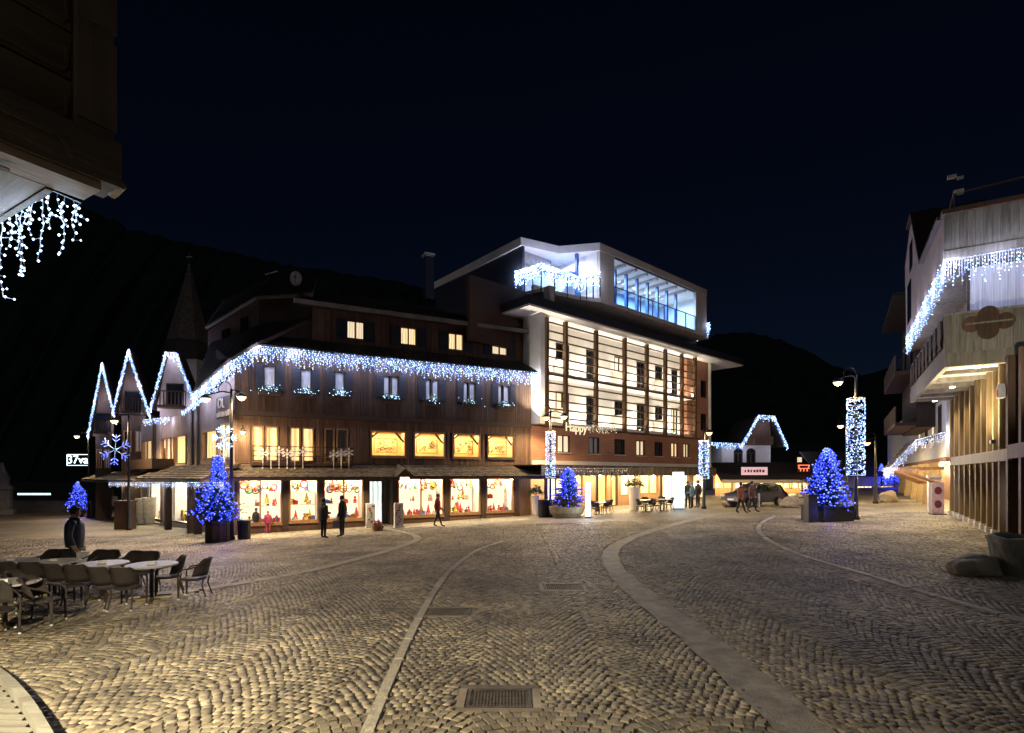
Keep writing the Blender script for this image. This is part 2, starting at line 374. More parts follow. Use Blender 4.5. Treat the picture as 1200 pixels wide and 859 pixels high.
# ------------------------------------------------------------------ ground
def ground_material():
    m = bpy.data.materials.new('setts_bed'); m.use_nodes = True
    n, l = m.node_tree.nodes, m.node_tree.links; b = n['Principled BSDF']; b.inputs['Roughness'].default_value = .6
    tc = n.new('ShaderNodeTexCoord')
    vo = n.new('ShaderNodeTexVoronoi'); vo.inputs['Scale'].default_value = 8.5; vo.feature = 'DISTANCE_TO_EDGE'; l.new(tc.outputs['Object'], vo.inputs['Vector'])
    vc = n.new('ShaderNodeTexVoronoi'); vc.inputs['Scale'].default_value = 8.5; l.new(tc.outputs['Object'], vc.inputs['Vector'])
    nz = n.new('ShaderNodeTexNoise'); nz.inputs['Scale'].default_value = .35; nz.inputs['Detail'].default_value = 6; l.new(tc.outputs['Object'], nz.inputs['Vector'])
    cr = n.new('ShaderNodeValToRGB'); cr.color_ramp.elements[0].position = .3; cr.color_ramp.elements[1].position = .72
    cr.color_ramp.elements[0].color = (.10, .085, .06, 1); cr.color_ramp.elements[1].color = (.29, .247, .175, 1); l.new(nz.outputs['Fac'], cr.inputs['Fac'])
    mr = n.new('ShaderNodeMapRange'); mr.inputs['To Min'].default_value = .65; mr.inputs['To Max'].default_value = 1.3
    sp = n.new('ShaderNodeSeparateColor'); l.new(vc.outputs['Color'], sp.inputs[0]); l.new(sp.outputs[0], mr.inputs['Value'])
    jt = n.new('ShaderNodeMapRange'); jt.inputs['From Max'].default_value = .08; jt.inputs['To Min'].default_value = .35; l.new(vo.outputs['Distance'], jt.inputs['Value'])
    mu = n.new('ShaderNodeMath'); mu.operation = 'MULTIPLY'; l.new(mr.outputs['Result'], mu.inputs[0]); l.new(jt.outputs['Result'], mu.inputs[1])
    sc = n.new('ShaderNodeVectorMath'); sc.operation = 'SCALE'; l.new(cr.outputs['Color'], sc.inputs[0]); l.new(mu.outputs[0], sc.inputs['Scale']); l.new(sc.outputs['Vector'], b.inputs['Base Color'])
    bp = n.new('ShaderNodeBump'); bp.inputs['Strength'].default_value = .6; bp.inputs['Distance'].default_value = .03; l.new(jt.outputs['Result'], bp.inputs['Height']); l.new(bp.outputs['Normal'], b.inputs['Normal'])
    return m
gx = [-1500, -600, -250, -120, -80, -60] + list(np.arange(-46, 47, 2.0)) + [60, 80, 120, 250, 600, 1500]
gy = [-300, -60, -20, -8, 0, 2.5] + list(np.arange(5, 22, 2.5)) + list(np.arange(24, 80, 4.0)) + [100, 160, 300, 700, 1800]
gm = MB(); NX = len(gx)
for y in gy:
    for x in gx: gm.v.append((float(x), float(y), G(x, y) - .008))
for j in range(len(gy) - 1):
    for i in range(NX - 1): gm.f.append((j * NX + i, j * NX + i + 1, (j + 1) * NX + i + 1, (j + 1) * NX + i)); gm.mi.append(0)
ground = struct(gm.build('ground', ground_material()))
# paths of the flush kerb lines and of the smooth gutter lane, traced on the ground
def smooth_path(pxs, step=.35):
    P = [gp(*p) for p in pxs]; out = []
    for i in range(len(P) - 1):
        a, b, c, d = P[max(i - 1, 0)], P[i], P[i + 1], P[min(i + 2, len(P) - 1)]
        n = max(2, int((c - b).length / step))
        for k in range(n):
            t = k / n; out.append(.5 * ((2 * b) + (c - a) * t + (2 * a - 5 * b + 4 * c - d) * t * t + (3 * b - a - 3 * c + d) * t ** 3))
    out.append(P[-1]); return out
K_LEFT = smooth_path([(150, 700), (235, 692), (300, 681), (370, 668), (440, 650), (478, 638), (490, 631), (478, 625), (452, 620)])
K_MID = smooth_path([(405, 905), (430, 859), (455, 800), (478, 750), (498, 712), (518, 680), (540, 658), (568, 641), (610, 630)])
K_LANE = smooth_path([(985, 900), (945, 859), (880, 800), (815, 745), (762, 705), (728, 675), (715, 655), (722, 640), (752, 626), (800, 612), (845, 602)])
K_RIGHT = smooth_path([(1290, 755), (1200, 728), (1100, 700), (1010, 672), (950, 655), (905, 636), (889, 622), (893, 613), (908, 605)])
M_KERB = pm('pale_kerb_granite', (.42, .38, .30), .6, (.27, .24, .19), 9, bump=.5, bscale=40, island=.2)
M_LANE = pm('worn_asphalt_lane', (.38, .33, .25), .6, (.17, .147, .11), 3.2, bump=.6, bscale=50)
M_SETT = pm('grey_sett_stone', (.35, .293, .2), .58, (.085, .071, .05), .45, bump=.08, bscale=60, island=.45)
def kerb_line(path, w, label_name, proud=.025):
    root = None; arr = MB(); e = struct(thing(label_name, None, None, (0, 0, 0)))
    i = 0
    while i < len(path) - 1:
        L = random.choice((2, 3)); a, b = path[i], path[min(i + L, len(path) - 1)]; i += L
        t = (b - a).normalized(); nr = Vector((-t.y, t.x, 0)); a2, b2 = a + t * .012, b - t * .012; h = proud + random.uniform(-.006, .006)
        m = MB(); wj = w / 2 * random.uniform(.94, 1.05); up = Vector((0, 0, h)); dn = Vector((0, 0, -.06)); bv = .02
        top = [a2 - nr * (wj - bv) + up + t * bv, b2 - nr * (wj - bv) + up - t * bv, b2 + nr * (wj - bv) + up - t * bv, a2 + nr * (wj - bv) + up + t * bv]
        bot = [a2 - nr * wj + dn, b2 - nr * wj + dn, b2 + nr * wj + dn, a2 + nr * wj + dn]
        m.add(top + bot, [(0, 1, 2, 3), (4, 5, 1, 0), (5, 6, 2, 1), (6, 7, 3, 2), (7, 4, 0, 3)])
        m.build('kerb_stone', M_KERB, e)
    return e
kerb_line(K_LEFT, .36, 'kerb'); kerb_line(K_MID, .17, 'kerb', .02); kerb_line(K_RIGHT, .2, 'kerb', .03)
lm = MB(); NP = len(K_LANE)
for i, p in enumerate(K_LANE):
    t = (K_LANE[min(i + 1, NP - 1)] - K_LANE[max(i - 1, 0)]).normalized(); nr = Vector((-t.y, t.x, 0)); w = .29 if i < NP * .3 else .24
    wj = w + .02 * math.sin(i * 1.7)
    wj *= 1.0
    for k in (-1, -.5, 0, .5, 1): q = p + nr * wj * k; lm.v.append((q.x, q.y, G(q.x, q.y) + .012 - .012 * (1 - k * k)))
for i in range(NP - 1):
    for k in range(4): lm.f.append((i * 5 + k + 1, i * 5 + k, (i + 1) * 5 + k, (i + 1) * 5 + k + 1)); lm.mi.append(0)
struct(lm.build('road', M_LANE, smooth=True))
# setts laid in segmental arcs
def near_mask(P, path, w):
    Q = np.array([(p.x, p.y) for p in path]); m = np.zeros(len(P), bool)
    for q in Q: m |= ((P[:, 0] - q[0]) ** 2 + (P[:, 1] - q[1]) ** 2) < w * w
    return m
sw, sd, AW = .1, .104, 1.6
S = []
for cx in np.arange(-26, 26, AW):
    nx = int(AW / sw)
    for j in range(int(3.9 / sd), int(28 / sd)):
        for i in range(nx):
            fx = (i + .5 + .5 * (j % 2)) / nx
            if fx > 1: fx -= 1
            x = cx + fx * AW; a = (fx - .5) * 2; am = .22 + .08 * math.sin(cx * 1.7); y = j * sd - am * a * a + .15 * math.sin(cx * 2.1); ang = math.atan(-am * 2 * a / (AW / 2))
            if abs(x) < .98 * y + .35: S.append((x, y, ang))
S = np.array(S); S[:, :2] += rng.normal(0, .009, (len(S), 2)); S[:, 2] += rng.normal(0, .09, len(S))
DECK_C = gp(-150, 905)
GRATES = [((585, 818), .72, .52), ((523, 717), .9, .55), ((660, 688), .85, .6), ((620, 689), .5, .6)]
kill = near_mask(S, K_LEFT, .25) | near_mask(S, K_MID, .15) | near_mask(S, K_LANE, .3) | near_mask(S, K_RIGHT, .17)
for (p, a, b) in GRATES[:3]:
    c = gp(*p); kill |= (abs(S[:, 0] - c.x) < a / 2 + .1) & (abs(S[:, 1] - c.y) < b / 2 + .1)
S = S[~kill]
def sett(hw, hd, h, j):
    bv = .16
    top = [(-hw * (1 - bv) + j[0], -hd * (1 - bv) + j[1], h), (hw * (1 - bv) + j[2], -hd * (1 - bv) + j[3], h), (hw * (1 - bv) + j[4], hd * (1 - bv), h), (-hw * (1 - bv), hd * (1 - bv) + j[5], h)]
    mid = [(-hw, -hd, h - .012), (hw, -hd, h - .012), (hw, hd, h - .012), (-hw, hd, h - .012)]
    bot = [(-hw, -hd, -.04), (hw, -hd, -.04), (hw, hd, -.04), (-hw, hd, -.04)]
    return top + mid + bot, [(0, 1, 2, 3), (4, 5, 1, 0), (5, 6, 2, 1), (6, 7, 3, 2), (7, 4, 0, 3), (8, 9, 5, 4), (9, 10, 6, 5), (10, 11, 7, 6), (11, 8, 4, 7)]
order = np.argsort(S[:, 1] + .12 * abs(S[:, 0]))
vis = [k for k in order if S[k, 1] > 5.25 and abs(S[k, 0]) < .93 * S[k, 1]][:300]
vset = set(vis); protos = []
for q in range(12):
    v, f = sett(sw / 2 * .96, sd / 2 * .96, random.uniform(.005, .015), [random.uniform(-.006, .006) for _ in range(6)])
    protos.append(MB().add(v, f).mesh('cobble', M_SETT))
for k in vis:
    o = bpy.data.objects.new('cobble', random.choice(protos)); COL.objects.link(o); x, y, a = S[k]; o.location = (x, y, G(x, y)); o.rotation_euler = (random.gauss(0, .018), random.gauss(0, .018), a); o.parent = ground
rest = np.array([S[k] for k in range(len(S)) if k not in vset]); N = len(rest)
c, s_ = np.cos(rest[:, 2]), np.sin(rest[:, 2]); hw = sw / 2 * .94 * rng.uniform(.9, 1.06, N); hd = sd / 2 * .93 * rng.uniform(.9, 1.06, N); h = rng.uniform(.004, .010, N)
gz = .03 * rest[:, 0] * np.clip((rest[:, 1] - 5) / 15, 0, 1)
V = np.zeros((N, 12, 3)); tx, ty = rng.normal(0, .014, N), rng.normal(0, .014, N)
for i, (a, b) in enumerate(((-1, -1), (1, -1), (1, 1), (-1, 1))):
    for lay, (kx, dz) in enumerate(((.94, None), (1.0, None), (1.0, -.04))):
        lx, ly = hw * a * kx, hd * b * kx
        if lay == 0: lx = lx + rng.normal(0, .004, N); ly = ly + rng.normal(0, .004, N)
        V[:, lay * 4 + i, 0] = rest[:, 0] + lx * c - ly * s_; V[:, lay * 4 + i, 1] = rest[:, 1] + lx * s_ + ly * c
        V[:, lay * 4 + i, 2] = gz + (h - .007 * lay + lx * tx + ly * ty if lay < 2 else dz)
fb = np.array([(0, 1, 2, 3), (4, 5, 1, 0), (5, 6, 2, 1), (6, 7, 3, 2), (7, 4, 0, 3), (8, 9, 5, 4), (9, 10, 6, 5), (10, 11, 7, 6), (11, 8, 4, 7)])
F = (fb[None] + (np.arange(N) * 12)[:, None, None]).reshape(-1, 4)
me = bpy.data.meshes.new('cobbles'); me.vertices.add(N * 12); me.vertices.foreach_set('co', V.reshape(-1)); me.loops.add(F.size); me.loops.foreach_set('vertex_index', F.reshape(-1).astype(np.int32))
me.polygons.add(len(F)); me.polygons.foreach_set('loop_start', np.arange(0, F.size, 4, dtype=np.int32)); me.update(calc_edges=True); me.materials.append(M_SETT)
co = bpy.data.objects.new('cobbles', me); COL.objects.link(co); co.parent = ground; co['kind'] = 'stuff'
# hills
def hill(name, pts, d, back, jit):
    m = MB(); pts = polyline([Vector((p[0], p[1], 0)) for p in pts], 9); n = len(pts)
    for row, (k, dd) in enumerate(((1.0, d), (.55, d * .8), (0.0, d * .55))):
        for p in pts:
            u, v = ray(p.x, p.y); z = (CAMZ + v * d) * k + random.uniform(-1, 1) * jit * (1 if row == 0 else 2.5) - (30 if row == 2 else 0)
            m.v.append((u * d * (dd / d) ** .3, dd, z))
    for r in range(2):
        for i in range(n - 1): m.f.append((r * n + i, r * n + i + 1, (r + 1) * n + i + 1, (r + 1) * n + i)); m.mi.append(0)
    return struct(m.build(name, pm('night_forest', (.03, .04, .03), .95, (.012, .016, .014), .05, bump=1), smooth=False))
hill('hill', [(-500, 60), (-200, 120), (60, 225), (110, 247), (150, 268), (220, 285), (300, 303), (370, 316), (450, 326), (500, 340), (560, 390), (620, 470), (660, 560)], 520, 0, 2.2)
hill('hill', [(640, 470), (720, 430), (800, 404), (850, 390), (880, 388), (915, 398), (950, 412), (985, 432), (1010, 438), (1060, 430), (1120, 445), (1250, 450), (1500, 440)], 640, 0, 2.2)

# ------------------------------------------------------------------ the old timber house, street front
F1 = Fr(-13.46, 26.5, 1.984, 1.0)
house = F1.empty('timber_house', 'dark timber corner house with bright toy shop windows and shingled canopy', 'house')
SE = F1.s(622)
Z_CAN, Z_F1, Z_F2, Z_SK, Z_TOP = 2.95, 3.1, 5.55, 8.75, 11.55
def ztilt(s): return 0.0
SHOPS = [(278, 331), (339, 373), (379, 426), (466, 520), (527, 563), (570, 602)]
shop_holes = []
for (a, b) in SHOPS:
    s0, s1 = F1.s(a), F1.s(b); zb = F1.px((a + b) / 2, 614 - (a - 278) * .05)[1]; shop_holes.append((s0, s1, zb, 2.62))
DOOR = (F1.s(431), F1.s(459), F1.g(F1.s(445)) - .02, 2.5)
wall('ground_floor_wall', M_SIDING2, house, 0, SE, -1.5, Z_F1, shop_holes + [DOOR], 0, .3)
E_GLOWBACK = em('added_glow_panel', (1, .8, .54), 1.0, 'AUTO')
M_DISPLAY = pm('display_white', (.8, .77, .72), .8, (.72, .7, .64), 3)
GOODCOL = [pm('red_felt', (.55, .03, .03), .7), pm('toy_pink', (.7, .25, .3), .6), pm('toy_yellow', (.7, .45, .06), .6), pm('toy_green', (.08, .25, .08), .7), pm('toy_brown', (.22, .1, .04), .7), pm('toy_blue', (.08, .15, .5), .6), pm('toy_cream', (.75, .68, .55), .7), pm('toy_red', (.6, .06, .05), .4)]
def bauble(m, c, r):
    m.lathe([(.01, -r), (r * .6, -r * .8), (r, -r * .1), (r * .75, r * .65), (r * .25, r), (r * .2, r * 1.25), (.01, r * 1.3)], 8, c)
def goods_mesh(kind, mat):
    m = MB()
    if kind == 0: bauble(m, (0, 0, .12), .1); m.beam((0, 0, .24), (0, 0, .5), .01, .01)
    elif kind == 1:                                   # gift box with ribbon
        m.box(-.14, .14, -.1, .1, 0, .2).box(-.15, .15, -.11, .11, .2, .24).box(-.02, .02, -.115, .115, 0, .245).box(-.07, -.01, -.03, .03, .24, .29).box(.01, .07, -.03, .03, .24, .29)
    elif kind == 2:                                   # doll
        m.lathe([(.11, 0), (.1, .05), (.06, .2), (.04, .24)], 8); m.lathe([(.02, .24), (.07, .28), (.075, .33), (.05, .39), (.01, .41)], 8); m.tube([(-.05, 0, .2), (-.13, 0, .12)], .02, 5); m.tube([(.05, 0, .2), (.13, 0, .12)], .02, 5)
    elif kind == 3:                                   # wreath
        P = [(.2 * math.cos(t), 0, .2 * math.sin(t) + .25) for t in np.linspace(0, 2 * math.pi, 15)]; m.tube(P, .05, 6, cap=False); m.box(-.06, .06, -.07, -.04, .42, .5)
    elif kind == 4:                                   # small tree
        for k in range(4): m.lathe([(.2 - k * .045, .12 + k * .13), (.02, .34 + k * .13)], 8)
        m.tube([(0, 0, 0), (0, 0, .2)], .03, 6)
    else:                                             # bottle / lantern
        m.lathe([(.07, 0), (.075, .03), (.075, .18), (.03, .25), (.03, .32), (.045, .33), (.01, .36)], 8); m.tube([(-.06, 0, .3), (-.04, 0, .42), (.04, 0, .42), (.06, 0, .3)], .01, 4)
    return m.mesh('goods', mat)
GM = [(['hanging_bauble', 'gift_box', 'toy_doll', 'wreath', 'toy_tree', 'toy_lantern'][k], ['bauble', 'gift box', 'doll', 'wreath', 'toy tree', 'lantern'][k], goods_mesh(k, c), k) for k in range(6) for c in random.sample(GOODCOL, 4)]
WHERE = ['beside the corner', 'in the narrow bay left of the shoppers', 'behind the two shoppers', 'right of the shop door', 'in the second bay right of the door', 'in the bay nearest the hotel']
for w, ((s0, s1, z0, z1), (a, b)) in enumerate(zip(shop_holes, SHOPS)):
    win = window(house, s0, s1, z0, z1, M_WARMWOOD, None, 0, 1 + (w in (0, 2, 3)), 1, .07, .1, 'shop_window', back=.3, proud=.03)
    m = MB(); D = 1.3
    m.add([(s0, .3, z0), (s1, .3, z0), (s1, D, z0), (s0, D, z0), (s0, .3, z1), (s1, .3, z1), (s1, D, z1), (s0, D, z1)], [(0, 1, 2, 3), (7, 6, 5, 4), (2, 6, 7, 3), (0, 3, 7, 4), (1, 5, 6, 2)])
    m.build('display_niche', M_DISPLAY, win)
    MB().box(s0 + .03, s1 - .03, D - .012, D - .004, z0 + .05, z1 - .05).build('added_glow_panel', E_GLOWBACK, win)  # glowing sheet added on the niche back to brighten the whole display
    for zf in (.33, .62): MB().box(s0 + .05, s1 - .05, D - .4, D - .02, z0 + (z1 - z0) * zf - .02, z0 + (z1 - z0) * zf).build('shelf', M_DISPLAY, win)
    light('AREA', ((s0 + s1) / 2, .5, z1 - .04), 75 * (s1 - s0), (1, .8, .54), win, s1 - s0 - .2, (R(18), 0, 0), .2)
    MB().box(s0 + .1, s1 - .1, .36, .44, z1 - .07, z1 - .01).build('light_strip', E_SPOT, win)
    n = int((s1 - s0) * 20)
    for k in range(n):
        nm, cat, me, kk = random.choice(GM); row = k % 4
        x = s0 + .2 + (s1 - s0 - .4) * random.random(); sc = random.uniform(.55, 1.0)
        if kk in (0, 3): y, z = random.uniform(.5, .9), random.uniform(z0 + (z1 - z0) * .55, z1 - .62)
        else: y, z = ((random.uniform(.5, .8), z0 + .005) if row < 2 else (D - .2, z0 + (z1 - z0) * (.33 if row == 2 else .62) + .003))
        o = bpy.data.objects.new(nm, me); COL.objects.link(o); p = F1.w(x, y, z); o.location = p; o.rotation_euler = (0, 0, F1.rz + random.uniform(-.4, .4)); o.scale = (sc,) * 3
        if kk in (0, 3): o.scale = (random.uniform(.55, .95),) * 3; o.location.z = min(z, z1 - .52 - .0)
        tag(o, f'small {cat} in the shop window {WHERE[w]}', cat, f'{cat} goods {WHERE[w]}')
    pm_ = MB().box(s0 - .02, s1 + .02, -.06, 0, z0 - .1, z0 - .003)
    pm_.build('sill', M_WARMWOOD, win)
# pillars between the bays
for a in (334, 376, 429, 462, 523, 566, 605):
    s = F1.s(a); MB().box(s - .13, s + .13, -.08, .0 - .002, -1, 2.7).box(s - .17, s + .17, -.11, -.002, -1, F1.g(s) + .22).build('pillar', M_TRIM, house)
# door: recessed
d0, d1 = DOOR[0], DOOR[1]; dz = DOOR[2]
MB().add([(d0, .3, dz), (d1, .3, dz), (d1, 1.0, dz), (d0, 1.0, dz), (d0, .3, 2.5), (d1, .3, 2.5), (d1, 1.0, 2.5), (d0, 1.0, 2.5)], [(0, 1, 2, 3), (7, 6, 5, 4), (2, 6, 7, 3), (0, 3, 7, 4), (1, 5, 6, 2)]).build('door_recess', M_TRIM, house)
dm = d0 + (d1 - d0) * .42; dr = window(house, dm - .42, dm + .42, dz, 2.25, M_DARKMETAL, em('shop_inside', (.8, .95, .85), 1.3, folds=1.2), .5, 1, 1, .09, .08, 'door')
MB().tube([(dm + .3, .44, 1), (dm + .3, .42, 1.05), (dm + .3, .42, 1.4), (dm + .3, .44, 1.45)], .015, 6).build('handle', M_STEEL, dr)
# advertising stands beside the door are things of their own
for (px, label) in ((434, 'printed white poster stand on the left of the shop door'), (467, 'printed white poster stand on the right of the shop door')):
    p = gp(px, 618); t = thing('poster_stand', label, 'poster stand', p, F1.rz)
    MB().box(-.22, .22, -.12, .12, 0, 1.25).box(-.25, .25, -.15, .15, 0, .06).build('case', M_DEFROST, t)
    mm = MB()
    for i in range(9): mm.cur = i % 3; x = random.uniform(-.17, .08); z = .15 + i * .115; mm.box(x, x + random.uniform(.05, .14), -.126, -.1215, z, z + .08)
    mm.build('print', [GOODCOL[0], GOODCOL[4], GOODCOL[3]], t)
# first floor
FW = [(296, 499, 309, 546), (311, 499, 326, 546), (340, 500, 352, 546), (354, 500, 368, 546), (380, 500, 392, 546), (394, 500, 408, 546)]
PW = [(434, 501.5, 476, 535), (484.5, 502.5, 522, 535), (530, 505, 563, 536), (570, 505.5, 603, 536)]
h1 = [F1.rect(*r) for r in FW]; h2 = [F1.rect(*r) for r in PW]
h1 = [(a, b, 3.16, 4.95) for a, b, c, d in h1]; h2 = [(a, b, 3.5, 4.95) for a, b, c, d in h2]
boards('siding', M_SIDING2, house, 0.0, SE, Z_F1, Z_F2, h1 + h2, .17)
wall('first_floor_wall', M_TRIM, house, 0, SE, Z_F1 + .002, Z_F2, h1 + h2, .004, .25)
for i, h in enumerate(h1):
    window(house, *h, M_WARMWOOD, (E_WARM2, E_WARM2, E_WARM2, E_WARM2, M_CURTAIN, M_CURTAIN)[i], 0, 1, 1, .07, .12, 'french_window', back=.3, proud=.05)
def trellis_window(h, i):
    s0, s1, z0, z1 = h; fm = (M_WARMWOOD, M_WARMWOOD, M_WARMWOOD, M_TRIM)[i]
    w = window(house, s0, s1, z0, z1, fm, None, 0, 1, 1, .09, .14, 'picture_window', proud=.09 if i > 1 else .04)
    D = 1.2
    MB().add([(s0, .15, z0), (s1, .15, z0), (s1, D, z0), (s0, D, z0), (s0, .15, z1), (s1, .15, z1), (s1, D, z1), (s0, D, z1)], [(0, 1, 2, 3), (7, 6, 5, 4), (2, 6, 7, 3), (0, 3, 7, 4), (1, 5, 6, 2)]).build('room', pm('honey_room', (.62, .42, .19), .6, (.55, .36, .15), 2), w)
    br = MB(); W_ = s1 - s0
    br.beam((s0 + .05, .3, z1 - .45), (s0 + .5, .3, z1 - .05), .1, .1).beam((s1 - .05, .3, z1 - .6), (s1 - .55, .3, z1 - .05), .1, .1); br.build('brace', M_WARMWOOD, w)
    lt = MB()                                         # carved screen of scrolls and a frame
    a0, a1, b0, b1 = s0 + .12 * W_, s0 + .76 * W_, z0 + .18 * (z1 - z0), z0 + .7 * (z1 - z0)
    for (p, q) in (((a0, b0), (a1, b0)), ((a0, b1), (a1, b1)), ((a1, b0), (a1, b1)), ((a0, b0), (a0, b1))): lt.beam((p[0], .16, p[1]), (q[0], .16, q[1]), .03, .03)
    for k in range(16):
        cx, cz, rr = random.uniform(a0 + .1, a1 - .1), random.uniform(b0 + .08, b1 - .08), random.uniform(.06, .16)
        lt.tube([(cx + rr * (1 - t / 9) * math.cos(t), .16, cz + rr * (1 - t / 9) * math.sin(t)) for t in np.linspace(0, 6.5, 12)], .018, 4)
    lt.build('carved_screen', pm('olive_iron', (.12, .11, .04), .5), w)
    light('AREA', ((s0 + s1) / 2, .6, z1 - .05), 85, (1, .76, .42), w, W_ - .3, (0, 0, 0), .5)
    MB().box(s0, s1, -.16, -.03 - .06 * (i > 1), z0 - .07, z0 - .004).build('sill', fm, w)
for i, h in enumerate(h2): trellis_window(h, i)
# balcony railing with white cut-out stars
bs0, bs1 = F1.s(294), F1.s(411)
rl = MB()
for z in (3.2, 3.42, 3.66, 3.9): rl.box(bs0, bs1, -.52, -.47, z, z + .045)
for k in range(7): x = bs0 + (bs1 - bs0) * k / 6; rl.box(x - .03, x + .03, -.53, -.46, 3.0, 3.95)
for x in (bs0, bs1 - .04): rl.box(x, x + .04, -.5, 0, 3.88, 3.94)
rl.build('balcony_railing', M_TRIM, house)
MB().box(bs0, bs1, -.55, -.035, 2.98, 3.06).build('balcony_floor', M_TRIM, house)
def star_poly(r, n=6, inner=.42):
    return [((r if k % 2 == 0 else r * inner) * math.sin(math.pi * k / n), (r if k % 2 == 0 else r * inner) * math.cos(math.pi * k / n)) for k in range(2 * n)]
def snow_cutout(r):
    m = MB()
    for k in range(6):
        a = math.pi * k / 3; ax = Vector((math.sin(a), 0, math.cos(a))); 
        m.add([ax * .06 + Vector((0, -.015, 0)), (Matrix.Rotation(.28, 3, 'Y') @ ax) * r * .7 + Vector((0, -.015, 0)), ax * r + Vector((0, -.015, 0)), (Matrix.Rotation(-.28, 3, 'Y') @ ax) * r * .7 + Vector((0, -.015, 0)),
               ax * .06 + Vector((0, .015, 0)), (Matrix.Rotation(.28, 3, 'Y') @ ax) * r * .7 + Vector((0, .015, 0)), ax * r + Vector((0, .015, 0)), (Matrix.Rotation(-.28, 3, 'Y') @ ax) * r * .7 + Vector((0, .015, 0))],
              [(0, 1, 2, 3), (7, 6, 5, 4), (0, 4, 5, 1), (1, 5, 6, 2), (2, 6, 7, 3), (3, 7, 4, 0)])
    m.box(-.06, .06, -.018, .018, -.06, .06); return m
sn = snow_cutout(.27).mesh('flake', M_DEFROST); stk = MB().box(-.02, .02, .02, .05, -.85, .05).mesh('stick', M_DEFROST)
for i, px in enumerate((308, 317.5, 327, 336.5, 345.5, 355, 391, 400, 409)):
    t = thing('snowflake_cutout', f'white flat snowflake cutout on the balcony rail, number {i + 1} from the left'.replace('number 1 ', 'first ').replace('number 2 ', 'second ').replace('number 3 ', 'third ').replace('number 4 ', 'fourth ').replace('number 5 ', 'fifth ').replace('number 6 ', 'sixth ').replace('number 7 ', 'seventh ').replace('number 8 ', 'eighth ').replace('number 9 ', 'ninth '), 'snowflake cutout', F1.w(F1.s(px, -.6), -.6, 3.62 + .06 * ((i * 7) % 3 - 1)), F1.rz, 'snowflake cutouts on the balcony')
    for me, nm in ((sn, 'flake'), (stk, 'stick')):
        o = bpy.data.objects.new(nm, me); COL.objects.link(o); o.parent = t
# wall lamp by the corner
wl_ = thing('wall_lamp', 'small white wall lamp on the house corner above the canopy', 'lamp', F1.w(.35, -.35, 4.6), F1.rz)
MB().tube([(0, .33, .25), (0, .1, .3), (0, 0, .15)], .02, 6).lathe([(.03, .2), (.1, .12), (.13, 0), (.12, -.01)], 10).build('bracket', M_DARKMETAL, wl_)
MB().lathe([(.01, -.1), (.07, -.08), (.1, 0), (.01, .01)], 10).build('bulb', E_SPOT, wl_); light('POINT', (0, -.05, -.2), 40, (1, .75, .42), wl_, .08)
# second floor
W2 = [(309, 323, 428), (352, 365, 430), (392, 404, 433), (449, 467, 441), (498, 514, 443), (542.5, 557, 447), (583, 597, 450.5)]
h3 = [(F1.s(a), F1.s(b), 6.75, 7.98) for a, b, c in W2]
S302 = F1.s(302, -.85)
boards('siding', M_SIDING, house, 0.0, SE, Z_F2, Z_SK + .3, h3, .15, ztop=lambda s: Z_SK + .3 if s > S302 + .6 else 7.75 + (Z_SK + .2 - 7.75) * s / (S302 + .6))
wall('second_floor_wall', M_TRIM, house, S302 + .6, SE, Z_F2 + .002, Z_SK + .3, h3, .004, .25); wall('second_floor_wall', M_TRIM, house, 0, S302 + .6, Z_F2 + .002, 7.7, h3, .004, .25)
MB().box(-.03, SE, -.14, -.055, Z_F2 - .12, Z_F2 + .12).build('floor_beam', M_TRIM, house)
for i, h in enumerate(h3):
    window(house, *h, M_TRIM, M_CURTAIN, 0, 1 if i < 3 else 2, 1, .05, .1, back=.14, proud=.02, gap=None if i < 3 else .5)
    wd = .38
    shutter(house, h[0] - wd, h[0] - .02, h[2] - .02, h[3], -.045, M_ANTHRA); shutter(house, h[1] + .02, h[1] + wd, h[2] - .02, h[3], -.045, M_ANTHRA)
    s_m = (h[0] + h[1]) / 2
    pos = ('leftmost', 'second', 'third', 'fourth', 'fifth', 'sixth', 'rightmost')[i]
    fb_ = thing('flower_box', f'flower box with white lights under the {pos} middle-storey timber house window', 'flower box', F1.w(s_m, -.25, 6.42), F1.rz, 'lit flower boxes of the timber house')
    MB().box(-.5, .5, -.11, .11, 0, .2).box(-.53, .53, -.13, .13, .18, .23).build('box', M_TRIM, fb_)
    lf = MB(); B = []
    for k in range(90):
        p = Vector((random.gauss(0, .24), random.gauss(0, .07), .24 + abs(random.gauss(0, .14)))); q = Vector((random.uniform(-.06, .06), random.uniform(-.06, .06), .05)); rr = q.orthogonal() * .5
        lf.add([p - rr, p + q, p + rr, p - q], [(0, 1, 2, 3)])
    for k in range(34 if i in (0, 1, 2, 3, 6) else 16): B.append((random.gauss(0, .26), random.gauss(-.03, .08), .22 + abs(random.gauss(0, .15)) - (.12 if random.random() < .3 else 0)))
    lf.build('foliage', pm('dark_needles', (.03, .06, .025), .8), fb_, kind='stuff'); bulbs('bulbs', E_ICEFAR, fb_, B, .026)
    light('POINT', (0, -.1, .45), 9, (.62, .75, 1), fb_, .15)
# skirt roof between second and top floor
OV = .85
def skirt(s0, s1):
    MB().slab([(s0, -OV, Z_SK), (s1, -OV, Z_SK), (s1, 1.05, Z_SK + .95), (s0, 1.05, Z_SK + .95)], .12).build('skirt_roof', M_TRIM, house)
    shingles('roof_shingles', M_ROOF, house, (s0, -OV - .03, Z_SK + .01), (s1, -OV - .03, Z_SK + .01), (s0, 1.05, Z_SK + .96), (s1, 1.05, Z_SK + .96))
CH = 2.0                                              # chamfer start of the front skirt
skirt(S302, SE)
MB().box(S302, SE, -OV - .05, -OV + .0, Z_SK - .12, Z_SK + .02).build('gutter', M_TRIM, house)
